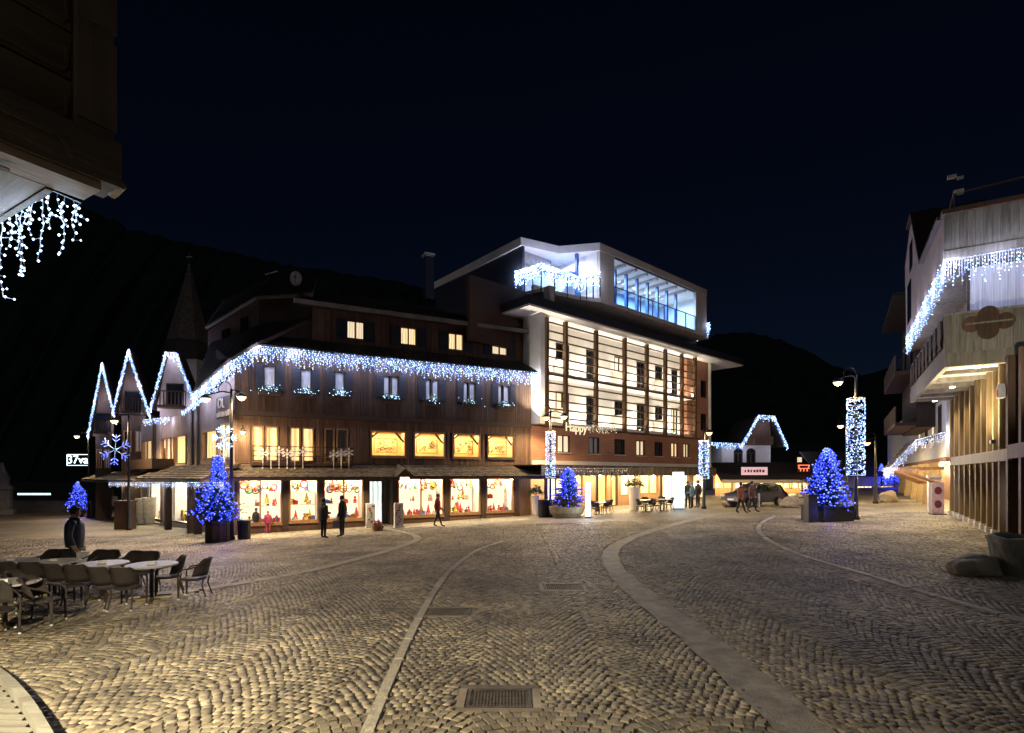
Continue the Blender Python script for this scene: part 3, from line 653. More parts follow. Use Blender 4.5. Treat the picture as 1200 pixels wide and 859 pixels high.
# top floor set back
W4 = [(406, 427), (469, 488), (525, 543), (576, 594.5)]
TB = 1.0
h4 = [(F1.s(a, TB), F1.s(b, TB), 9.98, 11.0) for a, b in W4] + [(F1.s(613, TB), F1.s(618.5, TB), 9.75, 11.0)]
T0 = F1.s(366, TB)
boards('siding', M_SIDING2, house, T0, SE, Z_SK + .7, Z_TOP + .2, h4, .15, y=TB)
wall('top_floor_wall', M_TRIM, house, T0, SE, Z_SK + .7, Z_TOP + .2, h4, TB + .004, TB + .25)
for i, h in enumerate(h4):
    window(house, *h, M_WARMWOOD if i else M_TRIM, (E_PALE, E_WARM, E_WARM, E_PALE, E_WARM)[i], TB, 2 if i < 4 else 1, 1, .06, .1, back=.2)
    if i < 4:
        shutter(house, h[0] - .55, h[0] - .03, h[2] - .05, h[3] + .02, TB - .045, M_ANTHRA); shutter(house, h[1] + .03, h[1] + .55, h[2] - .05, h[3] + .02, TB - .045, M_ANTHRA)
# main roof with gutter
def roof_slope(nm, q, shn=True):
    MB().slab(q, .16).build(nm, M_TRIM, house)
    if shn: shingles('roof_shingles', M_ROOF, house, Vector(q[0]) + Vector((0, 0, .01)), Vector(q[1]) + Vector((0, 0, .01)), Vector(q[3]) + Vector((0, 0, .01)), Vector(q[2]) + Vector((0, 0, .01)), .26, .3)
roof_slope('main_roof', [(T0 - 1.0, .3, Z_TOP), (SE + .4, .3, Z_TOP), (SE + .4, 6.5, Z_TOP + 2.6), (T0 + 3.5, 6.5, Z_TOP + 2.6)])
MB().box(T0 - 1.0, SE + .4, .2, .3, Z_TOP - .2, Z_TOP + .02).build('gutter', pm('zinc_gutter', (.2, .18, .16), .5, None, 3), house)
MB().box(T0 - .8, SE, .3, TB, Z_TOP - .13, Z_TOP - .05).build('soffit', M_TRIM, house)
# corner turret part of the top storey (seen between the two roofs)
# ------------------------------------------------------------------ canopy over the shops, front
CP = 1.45
def canopy(s0, s1, zl=2.42, hip0=0.0, hip1=0.0, y=0.0):
    q = [(s0, -CP, zl), (s1, -CP, zl), (s1 - hip1, -.035, zl + .62), (s0 + hip0, -.035, zl + .62)]
    MB().slab(q, .1).build('canopy', M_TRIM, house)
    shingles('canopy_shingles', M_SHINGLE, house, (q[0][0], q[0][1] - .02, q[0][2] + .01), (q[1][0], q[1][1] - .02, q[1][2] + .01), (q[3][0], q[3][1], q[3][2] + .01), (q[2][0], q[2][1], q[2][2] + .01), .16, .2)
    MB().box(s0, s1, -CP - .02, -CP + .06, zl - .16, zl - .02).build('fascia', M_TRIM, house)
SD = F1.s(466)
canopy(-.9, SD - .25, 2.40, .9, 0); canopy(SD + .25, SE + 1.6, 2.44, 0, 1.7)
gz_ = MB().slab([(SD - .5, -CP - .12, 2.42), (SD, -CP - .12, 2.86), (SD, -.04, 3.14), (SD - .5, -.04, 2.7)], .07); gz_.slab([(SD, -CP - .12, 2.86), (SD + .5, -CP - .12, 2.42), (SD + .5, -.04, 2.7), (SD, -.04, 3.14)], .07)
gz_.plate([(SD - .4, 2.4), (SD + .4, 2.4), (SD, 2.76)], -CP - .02, -CP + .03); gz_.build('canopy_gable', M_SHINGLE, house)
for a in (300, 355, 415, 500, 545, 590):               # spotlights under the canopy
    s = F1.s(a); sp = MB().lathe([(.05, 0), (.06, -.08), (.05, -.1)], 8, (s, -CP + .25, 2.36)).build('canopy_spot', M_STEEL, house)
    MB().lathe([(.045, -.1), (.045, -.112)], 8, (s, -CP + .25, 2.36)).build('lens', E_SPOT, sp)
    light('SPOT', (s, -CP + .25, 2.22), 330, (1, .78, .45), sp, .05, (R(8), 0, 0), spot=R(130), blend=.8)
# main garland under the skirt roof
zg = Z_SK - .06
icicle('icicle_garland', 'long blue white icicle garland along the timber house front eaves', [F1.w(F1.s(345, -OV), -OV - .06, zg), F1.w(SE - .05, -OV - .06, zg)], (.22, .85), .10, .085, .03, None, 30, 1.5, out=F1.n.to_3d() * .15)
# chimney, satellite dish, aerial
ch = thing('chimney', 'dark slim chimney with a pale cap behind the timber house roof', 'chimney', at(502, 352, 37), F1.rz)
MB().box(-.28, .28, -.28, .28, 0, 2.9).build('stack', M_ANTHRA, ch); MB().box(-.36, .36, -.36, .36, 2.98, 3.1).box(-.2, .2, -.2, .2, 2.9, 2.98).build('cap', M_CREAM, ch)
dp = at(347, 327, 31); dish = thing('satellite_dish', 'round white satellite dish above the timber house roof', 'satellite dish', dp, .25)
MB().add([(.32 * r * math.cos(t), -.1 + .14 * (1 - r * r), .42 * r * math.sin(t)) for r in (0.02, .35, .7, 1) for t in np.linspace(0, 2 * math.pi, 19)[:-1]] + [(.32 * r * math.cos(t), -.07 + .14 * (1 - r * r), .42 * r * math.sin(t)) for r in (0.02, .35, .7, 1) for t in np.linspace(0, 2 * math.pi, 19)[:-1]],
         [(i * 18 + k, i * 18 + (k + 1) % 18, (i + 1) * 18 + (k + 1) % 18, (i + 1) * 18 + k) for i in (0, 1, 2, 4, 5, 6) for k in range(18)]).build('reflector', em('dish_white', (.75, .68, .66), .0) if False else pm('dish_white', (.8, .76, .74), .5), dish, smooth=True)
MB().tube([(0, -.05, -.35), (0, -.4, -.05)], .015, 5).box(-.05, .05, -.48, -.38, -.08, .06).build('receiver', GOODCOL[0], dish)
MB().tube([(0, .05, -1.6), (0, .07, 0)], .03, 6).build('mast', M_DARKMETAL, dish)
ap = at(316, 338, 30); ae = thing('roof_aerial', 'thin television aerial mast above the timber house corner', 'aerial', ap)
MB().tube([(0, 0, -1), (0, 0, 2.2)], .025, 6).build('mast', M_DARKMETAL, ae); mm = MB().beam((-.25, 0, .75), (.45, 0, .95), .03, .03)
for k in range(5): mm.beam((-.2 + k * .15, -.2, .76 + k * .045), (-.2 + k * .15, .2, .76 + k * .045), .015, .015)
mm.build('antenna', M_STEEL, ae)
# ------------------------------------------------------------------ left side of the house
F2 = Fr(-13.46, 26.5, 1.05, -1.0)
side = thing('side', None, None); bpy.data.objects.remove(side)
def F2part(mb, name, mat, kind=None, parent=None): return mb.build(name, mat, parent or house, kind=kind)
side_house = F2.empty('side_wing', 'pinkish plaster side wing of the timber house with lit windows and garlanded gables', 'house')
L2 = F2.s(150)
def top2(s): return Z_SK - .25 + (6.3 - Z_SK) * min(1, -s / -F2.s(226))
w2 = [F2.rect(237, 504, 254, 538.5), F2.rect(203, 510, 218, 544), F2.rect(189, 513, 200, 545), F2.rect(166, 516, 178, 548)]
zt = Z_SK
wm = MB(); 
boards('plaster_wall', M_LILAC, side_house, L2, 0.0, -2, 9, w2 + [(-1.9, -.5, 3.3, 5.1)] + [F2.rect(a, 566, b, 612) for a, b in ((239, 262), (199, 221), (172, 190))], .25, .25, .25, 0.0, ztop=lambda s: max(6.1, 7.5 + (6.1 - 7.5) * (s / F2.s(226))))
for i, h in enumerate(w2): window(side_house, *h, M_WARMWOOD, (E_WARM2, E_WARM2, E_PALE, E_WARM)[i], 0, 1 + (i > 1), 1, .08, .1, back=.25)
window(side_house, -1.9, -.5, 3.3, 5.1, M_DEFROST, E_WARM2, 0, 2, 1, .1, .1, 'french_window', back=.25)
for (a, b) in ((239, 262), (199, 221), (172, 190)):
    h = F2.rect(a, 566, b, 612); h = (h[0], h[1], F2.g((h[0] + h[1]) / 2) + .25, 2.35)
    w = window(side_house, *h, M_DARKMETAL, None, 0, 1, 1, .07, .1, 'shop_window'); D = 1.4; s0, s1, z0, z1 = h
    MB().add([(s0, .27, z0), (s1, .27, z0), (s1, D, z0), (s0, D, z0), (s0, .27, z1), (s1, .27, z1), (s1, D, z1), (s0, D, z1)], [(0, 1, 2, 3), (7, 6, 5, 4), (2, 6, 7, 3), (0, 3, 7, 4), (1, 5, 6, 2)]).build('display_niche', M_DISPLAY, w)
    light('AREA', ((s0 + s1) / 2, .6, z1 - .04), 170, (1, .9, .7), w, 1.0, (R(15), 0, 0), .3)
    for k in range(7):
        nm, cat, me, kk = random.choice(GM); o = bpy.data.objects.new(nm, me); COL.objects.link(o)
        o.location = F2.w(random.uniform(s0 + .2, s1 - .2), random.uniform(.5, 1.1), z0 + .005); o.rotation_euler = (0, 0, F2.rz); o.scale = (1.4,) * 3
        tag(o, f'small {cat} on display in a side shop window near the left', cat, f'{cat} goods in the side shop')
# pillars of the side arcade
for px in (148, 197, 224, 232): 
    s = F2.s(px, -.9); MB().box(s - .16, s + .16, -1.05, -.75, -2, 2.5).build('pillar', M_TRIM, side_house)
# dark timber ribs
for px, w in ((226, .3), (233, .25), (182, .4)):
    s = F2.s(px); MB().box(s - w / 2, s + w / 2, -.12, -.002, 2.9, 6.3).build('timber_rib', M_TRIM, side_house)
# side canopy
def canopy2(s0, s1, zl, up):
    q = [(s0, -1.7, zl), (s1, -1.7, zl), (s1, -.04, zl + up), (s0, -.04, zl + up)]
    MB().slab(q, .1).build('canopy', M_TRIM, side_house); shingles('canopy_shingles', M_SHINGLE, side_house, (s0, -1.72, zl + .01), (s1, -1.72, zl + .01), (s0, -.04, zl + up + .01), (s1, -.04, zl + up + .01), .18, .22)
    MB().box(s0, s1, -1.74, -1.66, zl - .17, zl - .02).build('fascia', M_TRIM, side_house)
canopy2(F2.s(197), .85, 2.32, .75); canopy2(F2.s(124), F2.s(197) - .05, 2.16, .6)
MB().box(F2.s(172), F2.s(205), -1.2, -.05, 2.9, 3.5).build('canopy_box', M_TRIM, side_house)
icicle('icicle_garland', 'small white icicle garland under the side canopy edge', [F2.w(F2.s(128, -1.76), -1.78, 2.0), F2.w(F2.s(262, -1.76), -1.78, 2.2)], (.1, .3), .16, .1, .018, E_ICE, 8, 3.0, col=(.9, .92, 1))
for a in (165, 190, 215, 245): light('POINT', (F2.s(a), -1.0, 2.0), 45, (1, .86, .6), side_house, .1)
# roof over the side wing: sloping edge with its garland, and the corner hip
e0 = F2.w(F2.s(226, -.7), -.7, F2.px(226, 463, -.7)[1]); e1 = F1.w(-.25, -OV - .06, 7.75); e2 = F1.w(S302, -OV - .06, zg); e3 = F1.w(F1.s(345, -OV), -OV - .06, zg)
def wslab(quad, th, name, mat, parent, sh=None):
    inv = Matrix.LocRotScale(parent.location, parent.rotation_euler, None).inverted(); q = [inv @ Vector(p) for p in quad]
    MB().slab(q, th).build(name, mat, parent)
    if sh: shingles('roof_shingles', sh, parent, q[0] + Vector((0, 0, .015)), q[1] + Vector((0, 0, .015)), q[3] + Vector((0, 0, .015)), q[2] + Vector((0, 0, .015)), .24, .28)
t1 = at(246, 402, 33); t2 = at(306, 380, 29.5); t3 = at(366, 372, 29.2); t4 = F1.w(F1.s(366, TB), TB, Z_SK + .95)
up = Vector((0, 0, .12))
wslab([e0 + up, e1 + up, t2, t1], .14, 'side_roof', M_TRIM, side_house, M_ROOF)
wslab([e1 + up, e2 + up, t3, t2], .14, 'hip_roof', M_TRIM, side_house, M_ROOF)
# wall below the corner hip
icicle('icicle_garland', 'blue white icicle garland climbing the side roof edge to the house corner', [e0, e1, e2, e3], (.2, .8), .10, .085, .03, None, 30, 1.5, out=(0, -.15, 0))
# top storey side wall and its roof
inv2 = Matrix.LocRotScale(side_house.location, side_house.rotation_euler, None).inverted()
FT = Fr(*F1.w(T0, TB, 0).to_2d(), -.30, -.05)
a_, b_, c_ = at(366, 372, 29.3), at(308, 345, 29.6), at(246, 383, 33.5)
def wquad(pts, name, mat, parent):
    inv = Matrix.LocRotScale(parent.location, parent.rotation_euler, None).inverted(); q = [inv @ Vector(p) for p in pts]
    n = (q[1] - q[0]).cross(q[2] - q[0]).normalized() * .12
    k = len(q); return MB().add(q + [p + n for p in q], [tuple(range(k)), tuple(range(k, 2 * k))[::-1]] + [(i, (i + 1) % k, k + (i + 1) % k, k + i) for i in range(k)]).build(name, mat, parent)
wquad([at(246, 412, 33.3), at(306, 400, 29.7), at(306, 350, 29.7), at(246, 388, 33.3)], 'top_side_wall', M_SIDING2, side_house)
wquad([at(306, 400, 29.72), at(366, 400, 29.3), at(366, 348, 29.3), at(306, 352, 29.72)], 'top_corner_wall', M_SIDING, side_house)
for (x0, x1, y0, y1) in ((262, 270, 388, 402), (284, 291, 374, 392)):
    wquad([at(x0, y1, 31.9 - (x0 - 262) * .07), at(x1, y1 - 1, 31.5 - (x0 - 262) * .07), at(x1, y0 - 3, 31.5 - (x0 - 262) * .07), at(x0, y0, 31.9 - (x0 - 262) * .07)], 'window', M_DARKGLASS, side_house)
wslab([at(240, 384, 32.6), at(299, 348, 28.8), at(330, 318, 36), at(262, 352, 40)], .15, 'top_roof', M_TRIM, side_house, M_ROOF)
wslab([at(299, 348, 28.8), at(366, 344, 28.2), at(372, 322, 36), at(330, 318, 36)], .15, 'top_roof', M_TRIM, side_house, M_ROOF)
# garlanded gables on the left: three steep timber gables one behind the other
def gable(pk, l, r, d, flat, label, dark):
    """pk, l, r are photograph pixels of the gable's peak and feet, standing at depth d"""
    P, A, B = at(pk[0], pk[1], d), at(l[0], l[1], d - .3), at(r[0], r[1], d + .3)
    base = Vector((P.x, P.y, 0)); g = thing('gable_front', label, 'gable', Vector((P.x, P.y, G(P.x, P.y))), math.atan2(B.y - A.y, B.x - A.x))
    inv = Matrix.LocRotScale(g.location, g.rotation_euler, None).inverted(); p, a, b = inv @ P, inv @ A, inv @ B
    fl = flat * (b.x - a.x) / 2
    pts = [(a.x, a.z - .4), (a.x, a.z), (p.x - fl, p.z), (p.x + fl, p.z), (b.x, b.z), (b.x, a.z - .4)] if flat else [(a.x, a.z - .4), (a.x, a.z), (p.x, p.z), (b.x, b.z), (b.x, a.z - .4)]
    MB().plate([(x, z) for x, z in pts], 0, .2).build('wall', M_LILAC if not dark else M_SIDING, g)
    MB().box(a.x + .15, b.x - .15, .02, .22, -2, min(a.z, b.z) - .3).build('lower_wall', M_LILAC if not dark else M_SIDING, g)
    rf = MB(); line = [(a.x - .25, a.z - .3), (p.x - fl, p.z + .1), (p.x + fl + .001, p.z + .1), (b.x + .25, b.z - .3)]
    for q, w in zip(line[:-1], line[1:]):
        if abs(q[0] - w[0]) > .01: rf.beam((q[0], .5, q[1]), (w[0], .5, w[1]), 1.9, .14, (0, 0, 1) if abs(q[1] - w[1]) < .1 else (1, 0, 0))
    rf.build('roof', M_TRIM, g)
    bz = min(a.z, b.z); xm = (a.x + b.x) / 2
    bl = MB().box(a.x + .2, b.x - .2, -.9, 0, bz - .25, bz - .1)
    for k in range(9): x = a.x + .2 + (b.x - a.x - .4) * k / 8; bl.box(x - .03, x + .03, -.9, -.86, bz - .1, bz + .75)
    bl.box(a.x + .2, b.x - .2, -.92, -.84, bz + .75, bz + .82); bl.build('balcony', M_TRIM, g)
    window(g, xm - .5, xm + .5, bz, bz + 1.4, M_TRIM, M_DARKGLASS, -.03, 2, 1, .08, .02, pane=False, back=-.02)
    ww = (b.x - a.x) * .2
    window(g, xm - 1.7 * ww, xm - .3 * ww, bz - 2.9, bz - 1.4, M_WARMWOOD, E_PALE if not dark else M_DARKGLASS, -.03, 2, 1, .08, .02, pane=False, back=.0); window(g, xm + .3 * ww, xm + 1.7 * ww, bz - 2.9, bz - 1.4, M_WARMWOOD, M_CURTAIN, -.03, 2, 1, .08, .02, pane=False, back=.0)
    o = Vector((0, -.25, 0)); W = Matrix.LocRotScale(g.location, g.rotation_euler, None)
    L = [W @ Vector((x, -.5, z)) for x, z in line]
    icicle('icicle_garland', 'light garland outlining ' + label, L, (.1, .5), .10, .09, .035, None, 28, 2.0, out=(0, -.1, 0))
    return g
gable((203, 417), (184, 474), (226, 466), 35.5, .3, 'flat topped garlanded gable next to the side roof', False)
gable((153, 413), (139, 478), (173, 482), 38.5, 0, 'steep pointed garlanded gable left of the flat topped one', True)
gable((121, 428), (109, 505), (133, 490), 43, 0, 'outermost steep garlanded gable at the far left', True)
# lit balcony plants under the gables
for i, (x0, y0, x1, y1, d) in enumerate(((168, 492, 198, 489, 33.6), (213, 482, 240, 465, 30.6))):
    icicle('icicle_garland', ('white lit balcony garland under the flat topped gable', 'white lit balcony garland beside the double street lamp')[i], [at(x0, y0, d), at(x1, y1, d - .3)], (.05, .4), .07, .09, .03, None, 10, 1.5)
# shop signs on the side wall near the corner
sg = thing('shop_sign', 'stacked white letter signs on the side wall by the corner', 'sign', F2.w(F2.s(270), -.3, 0), F2.rz)
MB().box(-1.1, 1.0, .0, .04, 5.3, 6.35).build('board', pm('plum_board', (.10, .06, .06), .6), sg)
text_mesh('OL', .7, M_DEFROST, 'lettering', sg, (-.35, -.02, 6.02), (R(90), 0, 0)); m = MB()
for q in range(6): m.box(-.95 + q * .3, -.95 + q * .3 + random.uniform(.14, .24), -.04, -.005, 5.38, 5.38 + random.uniform(.22, .3))
m.build('lettering', M_DEFROST, sg)
hs = thing('hanging_sign', 'tall narrow white sign strip hanging at the house corner', 'sign', F2.w(-.25, -.45, 0), F2.rz)
MB().box(-.16, .16, -.03, .03, 3.0, 4.9).build('strip', M_DEFROST, hs)
mm = MB()
for i in range(8): mm.box(-.09, .09 - .05 * (i % 2), -.04, -.031, 3.15 + i * .21, 3.28 + i * .21)
mm.build('lettering', M_BLACK, hs)
# church spire behind
sp_ = at(222, 402, 62); ch_ = thing('church_spire', 'tall shingled church spire with a cross behind the side wing', 'church', Vector((sp_.x, sp_.y, G(sp_.x, sp_.y))))
zb = sp_.z - ch_.location.z; zt_ = at(222, 312, 62).z - ch_.location.z
m = MB(); n8 = 8; rows = 26
for r in range(rows):
    f0, f1 = r / rows, (r + 1) / rows; r0, r1 = 2.15 * (1 - f0) + .1, 2.15 * (1 - f1) + .1
    m.lathe([(r0 + .06, zb + (zt_ - zb) * f0), (r1, zb + (zt_ - zb) * f1)], n8)
m.build('spire', pm('spire_shingle', (.20, .165, .12), .85, (.09, .075, .055), 3, bump=.5), ch_)
m = MB().tube([(0, 0, zt_), (0, 0, zt_ + 1.5)], .05, 6).beam((-.35, 0, zt_ + 1.05), (.35, 0, zt_ + 1.05), .07, .07); m.lathe([(.01, zt_ + .0), (.16, zt_ + .15), (.01, zt_ + .3)], 8); m.build('cross', M_STEEL, ch_)
m = MB().lathe([(2.9, zb - 2.2), (2.25, zb + .05)], 8); m.build('spire_skirt', M_ROOF, ch_)
MB().box(-1.9, 1.9, -1.9, 1.9, -1, zb - 2.2).build('tower', M_WHITE, ch_)

# ------------------------------------------------------------------ modern hotel
F3 = Fr(1.17, 34.0, 1.125, 1.0)
hotel = F3.empty('modern_hotel', 'modern hotel with timber slat screen, brick storey and white lit rooftop terrace', 'hotel')
HE = F3.s(830); HS = 0.0
M_BRICK = brickmat('orange_brick', (.42, .17, .085), (.34, .135, .07), (.36, .25, .18), .42, .11)
ZB0, ZB1, ZS0, ZR = 3.45, 5.62, 5.72, 12.45
bw_ = [(F3.s(a), F3.s(b), 4.0, 5.15) for a, b in ((652.5, 667.5), (690, 702), (720, 732), (745, 755.5), (767, 776), (786, 794.5), (800.5, 807.5))]
wall('brick_wall', M_BRICK, hotel, HS, HE, ZB0, ZB1, bw_, 0, .3)
for i, h in enumerate(bw_): window(hotel, *h, M_TRIM, (E_PALE, M_CURTAIN, M_DARKGLASS, E_PALE, M_DARKGLASS, E_WARM, E_PALE)[i], 0, 2, 1, .06, .1, back=.18, sill=M_CREAM)
MB().box(HS, HE, -.1, -.002, ZB1 - .02, ZS0 - .03).build('string_course', M_TRIM, hotel)
MB().box(HS, HE + .05, -.12, .32, ZB0 - .3, ZB0 - .005).build('white_band', M_WHITE, hotel)
# white wall behind the screen, end of brick on the right
PX = [639.5, 661.7, 697.5, 731, 757, 778.7, 798, 813.5]
PY = -.55
PS = [F3.s(a, PY) for a in PX]; sW = PS[-2] + (PS[-1] - PS[-2]) * .9
ZM = 9.0
hw_ = []
for i in range(1, 7):
    a = PS[i] + .12; wd = (PS[i + 1] - PS[i]) * .42
    for z in (ZS0 + .35, ZM + .3): hw_.append((a + .15, a + .15 + wd, z - .15, z + 2.0))
wall('white_wall', M_WHITE, hotel, HS, sW, ZS0 - .02, ZR, hw_, .5, .7)
for k, h in enumerate(hw_): window(hotel, *h, M_DARKMETAL, M_DARKGLASS if k % 5 else E_PALE, .5, 2, 1, .06, .1, back=.14)
wall('brick_end_wall', M_BRICK, hotel, sW + .002, HE, ZB1, ZR, [(F3.s(821), F3.s(827), 6.4, 7.9), (F3.s(821), F3.s(827), 9.3, 10.8)], .0, .3)
for z in (6.4, 9.3): window(hotel, F3.s(821), F3.s(827), z, z + 1.5, M_DARKMETAL, M_DARKGLASS, 0, 2, 1, .06, .1)
MB().tube([(HE + .05, -.1, 3.2), (HE + .05, -.1, ZR)], .13, 10).build('downpipe', M_WHITE, hotel)
# white fin wall at the left end
MB().box(-.05, F3.s(636.5, PY - .2), PY - .35, .48, ZS0 - .05, ZR).build('fin_wall', M_WHITE, hotel)
# balcony slabs and divider fins
MB().box(PS[0], sW, PY + .08, .5, ZM - .18, ZM + .02).build('balcony_slab', M_WHITE, hotel); MB().box(PS[0], sW, PY + .08, .5, ZS0 - .02, ZS0 + .1).build('balcony_slab', M_WHITE, hotel)
for i in range(0, 7):
    for z0, z1 in ((ZS0 + .12, ZM - .2), (ZM + .03, ZR)):
        x = PS[i] + .03
        for zz in (z0,): MB().box(x, x + .06, PY + .15, .48, zz, zz + 1.05).build('balcony_divider', M_CREAM, hotel) if i % 2 else None
# timber posts and slats
for s in PS: MB().box(s - .11, s + .11, PY - .2, PY + .06, ZS0 - .15, ZR - .08).build('post', M_WARMWOOD2 if False else pm('screen_timber', (.15, .08, .035), .6, (.09, .048, .02), 3, (5, 5, .5), .2), hotel)
ns = 12
for i in range(7):
    for k in range(ns):
        z = ZS0 + .42 + (ZR - .35 - ZS0 - .42) * k / (ns - 1); MB().box(PS[i] + .115, PS[i + 1] - .115, PY - .09, PY - .02, z - .045, z + .045).build('slat', MATS['screen_timber'], hotel)
# uplights at the foot of the white wall
for px in (643, 689, 722, 749.5, 771, 790, 805):
    s = F3.s(px, .2); z = ZS0 + .12; u = MB().lathe([(.09, 0), (.09, .12), (.075, .14)], 10, (s, .2, z)).build('uplight', M_STEEL, hotel)
    MB().lathe([(.06, .142), (.06, .15)], 10, (s, .2, z)).build('lens', E_SPOT, u)
    light('SPOT', (s, .05, z + .17), 480, (1, .86, .65), u, .04, (R(172), 0, 0), spot=R(75), blend=.9)
    s = F3.s(px + 4, .2); z = ZM + .03; u = MB().lathe([(.09, 0), (.09, .12), (.075, .14)], 10, (s, .2, z)).build('uplight', M_STEEL, hotel)  # second row, added on the middle slab to light the upper wall
    MB().lathe([(.06, .142), (.06, .15)], 10, (s, .2, z)).build('lens', E_SPOT, u)
    light('SPOT', (s, -.05, z + .17), 330, (1, .89, .72), u, .04, (R(172), 0, 0), spot=R(110), blend=1.0)
light('SPOT', (F3.s(629, -.9), -1.1, ZS0 + .05), 1800, (1, .9, .75), hotel, .05, (R(166), 0, 0), spot=R(80), blend=.9)  # bare spot without a fixture, added to brighten fin wall and soffit
for i in range(7):                                     # strips added to even out the wall wash, one per bay and floor
    for z in (ZS0 + .16, ZM + .06):
        a, b = PS[i] + .2, min(PS[i + 1] - .2, sW); ls = MB().box(a, b, PY + .12, PY + .2, z - .05, z).build('added_wash_strip', M_STEEL, hotel)
        light('AREA', ((a + b) / 2, PY + .17, z + .02), 30 * (b - a), (1, .89, .72), ls, b - a, (R(150), 0, 0), .08)
# eaves slab
OVH = 1.45
MB().prism([(-1.5, -OVH), (HE + 3.6, -OVH), (HE + 3.6, 6), (-1.5, 6)], ZR, ZR + .1).build('soffit', M_WHITE, hotel)
MB().prism([(-1.55, -OVH - .05), (HE + 3.65, -OVH - .05), (HE + 3.65, 6), (-1.55, 6)], ZR + .102, ZR + .62).build('eaves_roof', M_ANTHRA, hotel)
# setback storey
wsb = [(F3.s(a, .9), F3.s(b, .9), 13.55, 14.05) for a, b in ((676, 690), (712, 724), (735, 745), (756, 764), (776, 782))]
wall('setback_wall', pm('dark_brown_render', (.10, .055, .035), .8), hotel, 1.2, HE - .5, ZR + .6, 14.9, wsb, .9, 1.2)
for h in wsb: window(hotel, *h, M_DARKMETAL, M_DARKGLASS, .9, 2, 1, .05, .1)
MB().box(.9, 1.35, -.75, -.25, ZR + .6, 14.35).build('column', M_CREAM, hotel)
MB().box(-4, 1.2, 1.0, 1.3, ZR - 2, 14.3).build('back_wall', MATS['dark_brown_render'], hotel)
# rooftop terrace, plan measured from its level top edge (world coordinates -> local)
inv3 = Matrix.LocRotScale(hotel.location, hotel.rotation_euler, None).inverted()
def L3(x, y, z=0): return inv3 @ Vector((x, y, z))
ZT0, ZT1 = 14.35, 18.05
A, B_, C_, D_ = [L3(*p).to_2d() for p in ((-6.25, 44.0), (.56, 35.7), (3.19, 37.1), (5.88, 36.55))]
E_ = Vector((F3.s(828, D_.y), D_.y)); 
Bk = Vector((E_.x, 6.0)); Bk2 = Vector((A.x, 8.5))
roofp = [A, B_, C_, D_, E_, Bk, Bk2]
MB().prism([tuple(p) for p in roofp], ZT1 - .5, ZT1).build('terrace_roof', M_WHITE, hotel)
fl = [L3(*p).to_2d() for p in ((.3, 35.6), (1.85, 34.5), (4.5, 36.1), (5.7, 35.4))]
MB().prism([tuple(p) for p in (L3(-4.5, 42).to_2d(), fl[0], fl[1], fl[2], D_, E_, Bk, Bk2)], ZT0 - .25, ZT0).build('terrace_floor', M_CREAM, hotel)
# front frame of the box: panel on the left, opening, slim end panel
s760, s812 = F3.s(720, D_.y), F3.s(815.5, D_.y)
def panel(s0, s1, z0, z1): return MB().box(s0, s1, D_.y + .003, D_.y + .22, z0, z1)
n = 3
for k in range(n):
    a, b = D_.x + (s760 - D_.x) * k / n, D_.x + (s760 - D_.x) * (k + 1) / n; panel(a + (.02 if k else 0), b, ZT0 + .003, ZT1 - .503).build('facade_panel', M_CREAM, hotel)
for k in range(2):
    a, b = s812 + (E_.x - s812) * k / 2, s812 + (E_.x - s812) * (k + 1) / 2; panel(a + (.03 if k else 0), b, ZT0 + .003, ZT1 - .503).build('facade_panel', M_CREAM, hotel)
MB().box(D_.x, E_.x, D_.y - .03, D_.y + .25, ZT1 - .5, ZT1 + .012).build('fascia_beam', M_CREAM, hotel); MB().box(D_.x, E_.x, D_.y - .03, D_.y + .25, ZT0 - .27, ZT0 + .002).build('floor_beam', M_CREAM, hotel)
# back of the loggia, glazed and lit
MB().box(D_.x + .4, E_.x, 3.2, 3.3, ZT0, ZT1 - .5).build('loggia_wall', pm('loggia_blue', (.42, .52, .72), .6, (.3, .4, .62), 2), hotel)
MB().box(E_.x - .15, E_.x, D_.y + .25, 3.2, ZT0, ZT1 - .5).build('end_wall', M_WHITE, hotel)
for k in range(8):
    x = s760 + (s812 - s760) * (k + .2) / 8; MB().box(x - .09, x + .09, D_.y + 1.1, D_.y + 1.3, ZT0, ZT1 - .5).build('loggia_post', pm('blue_post', (.06, .12, .3), .5), hotel)
    MB().box(x - .12, x + .12, D_.y + .3, 3.1, ZT1 - .68, ZT1 - .502).build('ceiling_beam', pm('ceiling_beam_wood', (.5, .42, .36), .6), hotel)
rr = MB().box(s760, s812, D_.y + .02, D_.y + .07, ZT0 + 1.12, ZT0 + 1.18)
for k in range(8): x = s760 + (s812 - s760) * k / 7; rr.box(x - .03, x + .03, D_.y - .02, D_.y + .05, ZT0 - .35, ZT0 + 1.12)
rr.build('railing', M_DARKMETAL, hotel); MB().box(s760, s812, D_.y + .03, D_.y + .045, ZT0 + .05, ZT0 + 1.1).build('railing_glass', M_GLASSB, hotel)
for k in range(6):
    x = s760 + (s812 - s760) * (k + .5) / 6; MB().box(x - .3, x + .3, 1.4, 1.7, ZT1 - .56, ZT1 - .51).build('ceiling_light', E_COOL, hotel)
    light('AREA', (x, 1.0, ZT1 - .75), 330, (.4, .62, 1), hotel, .8)
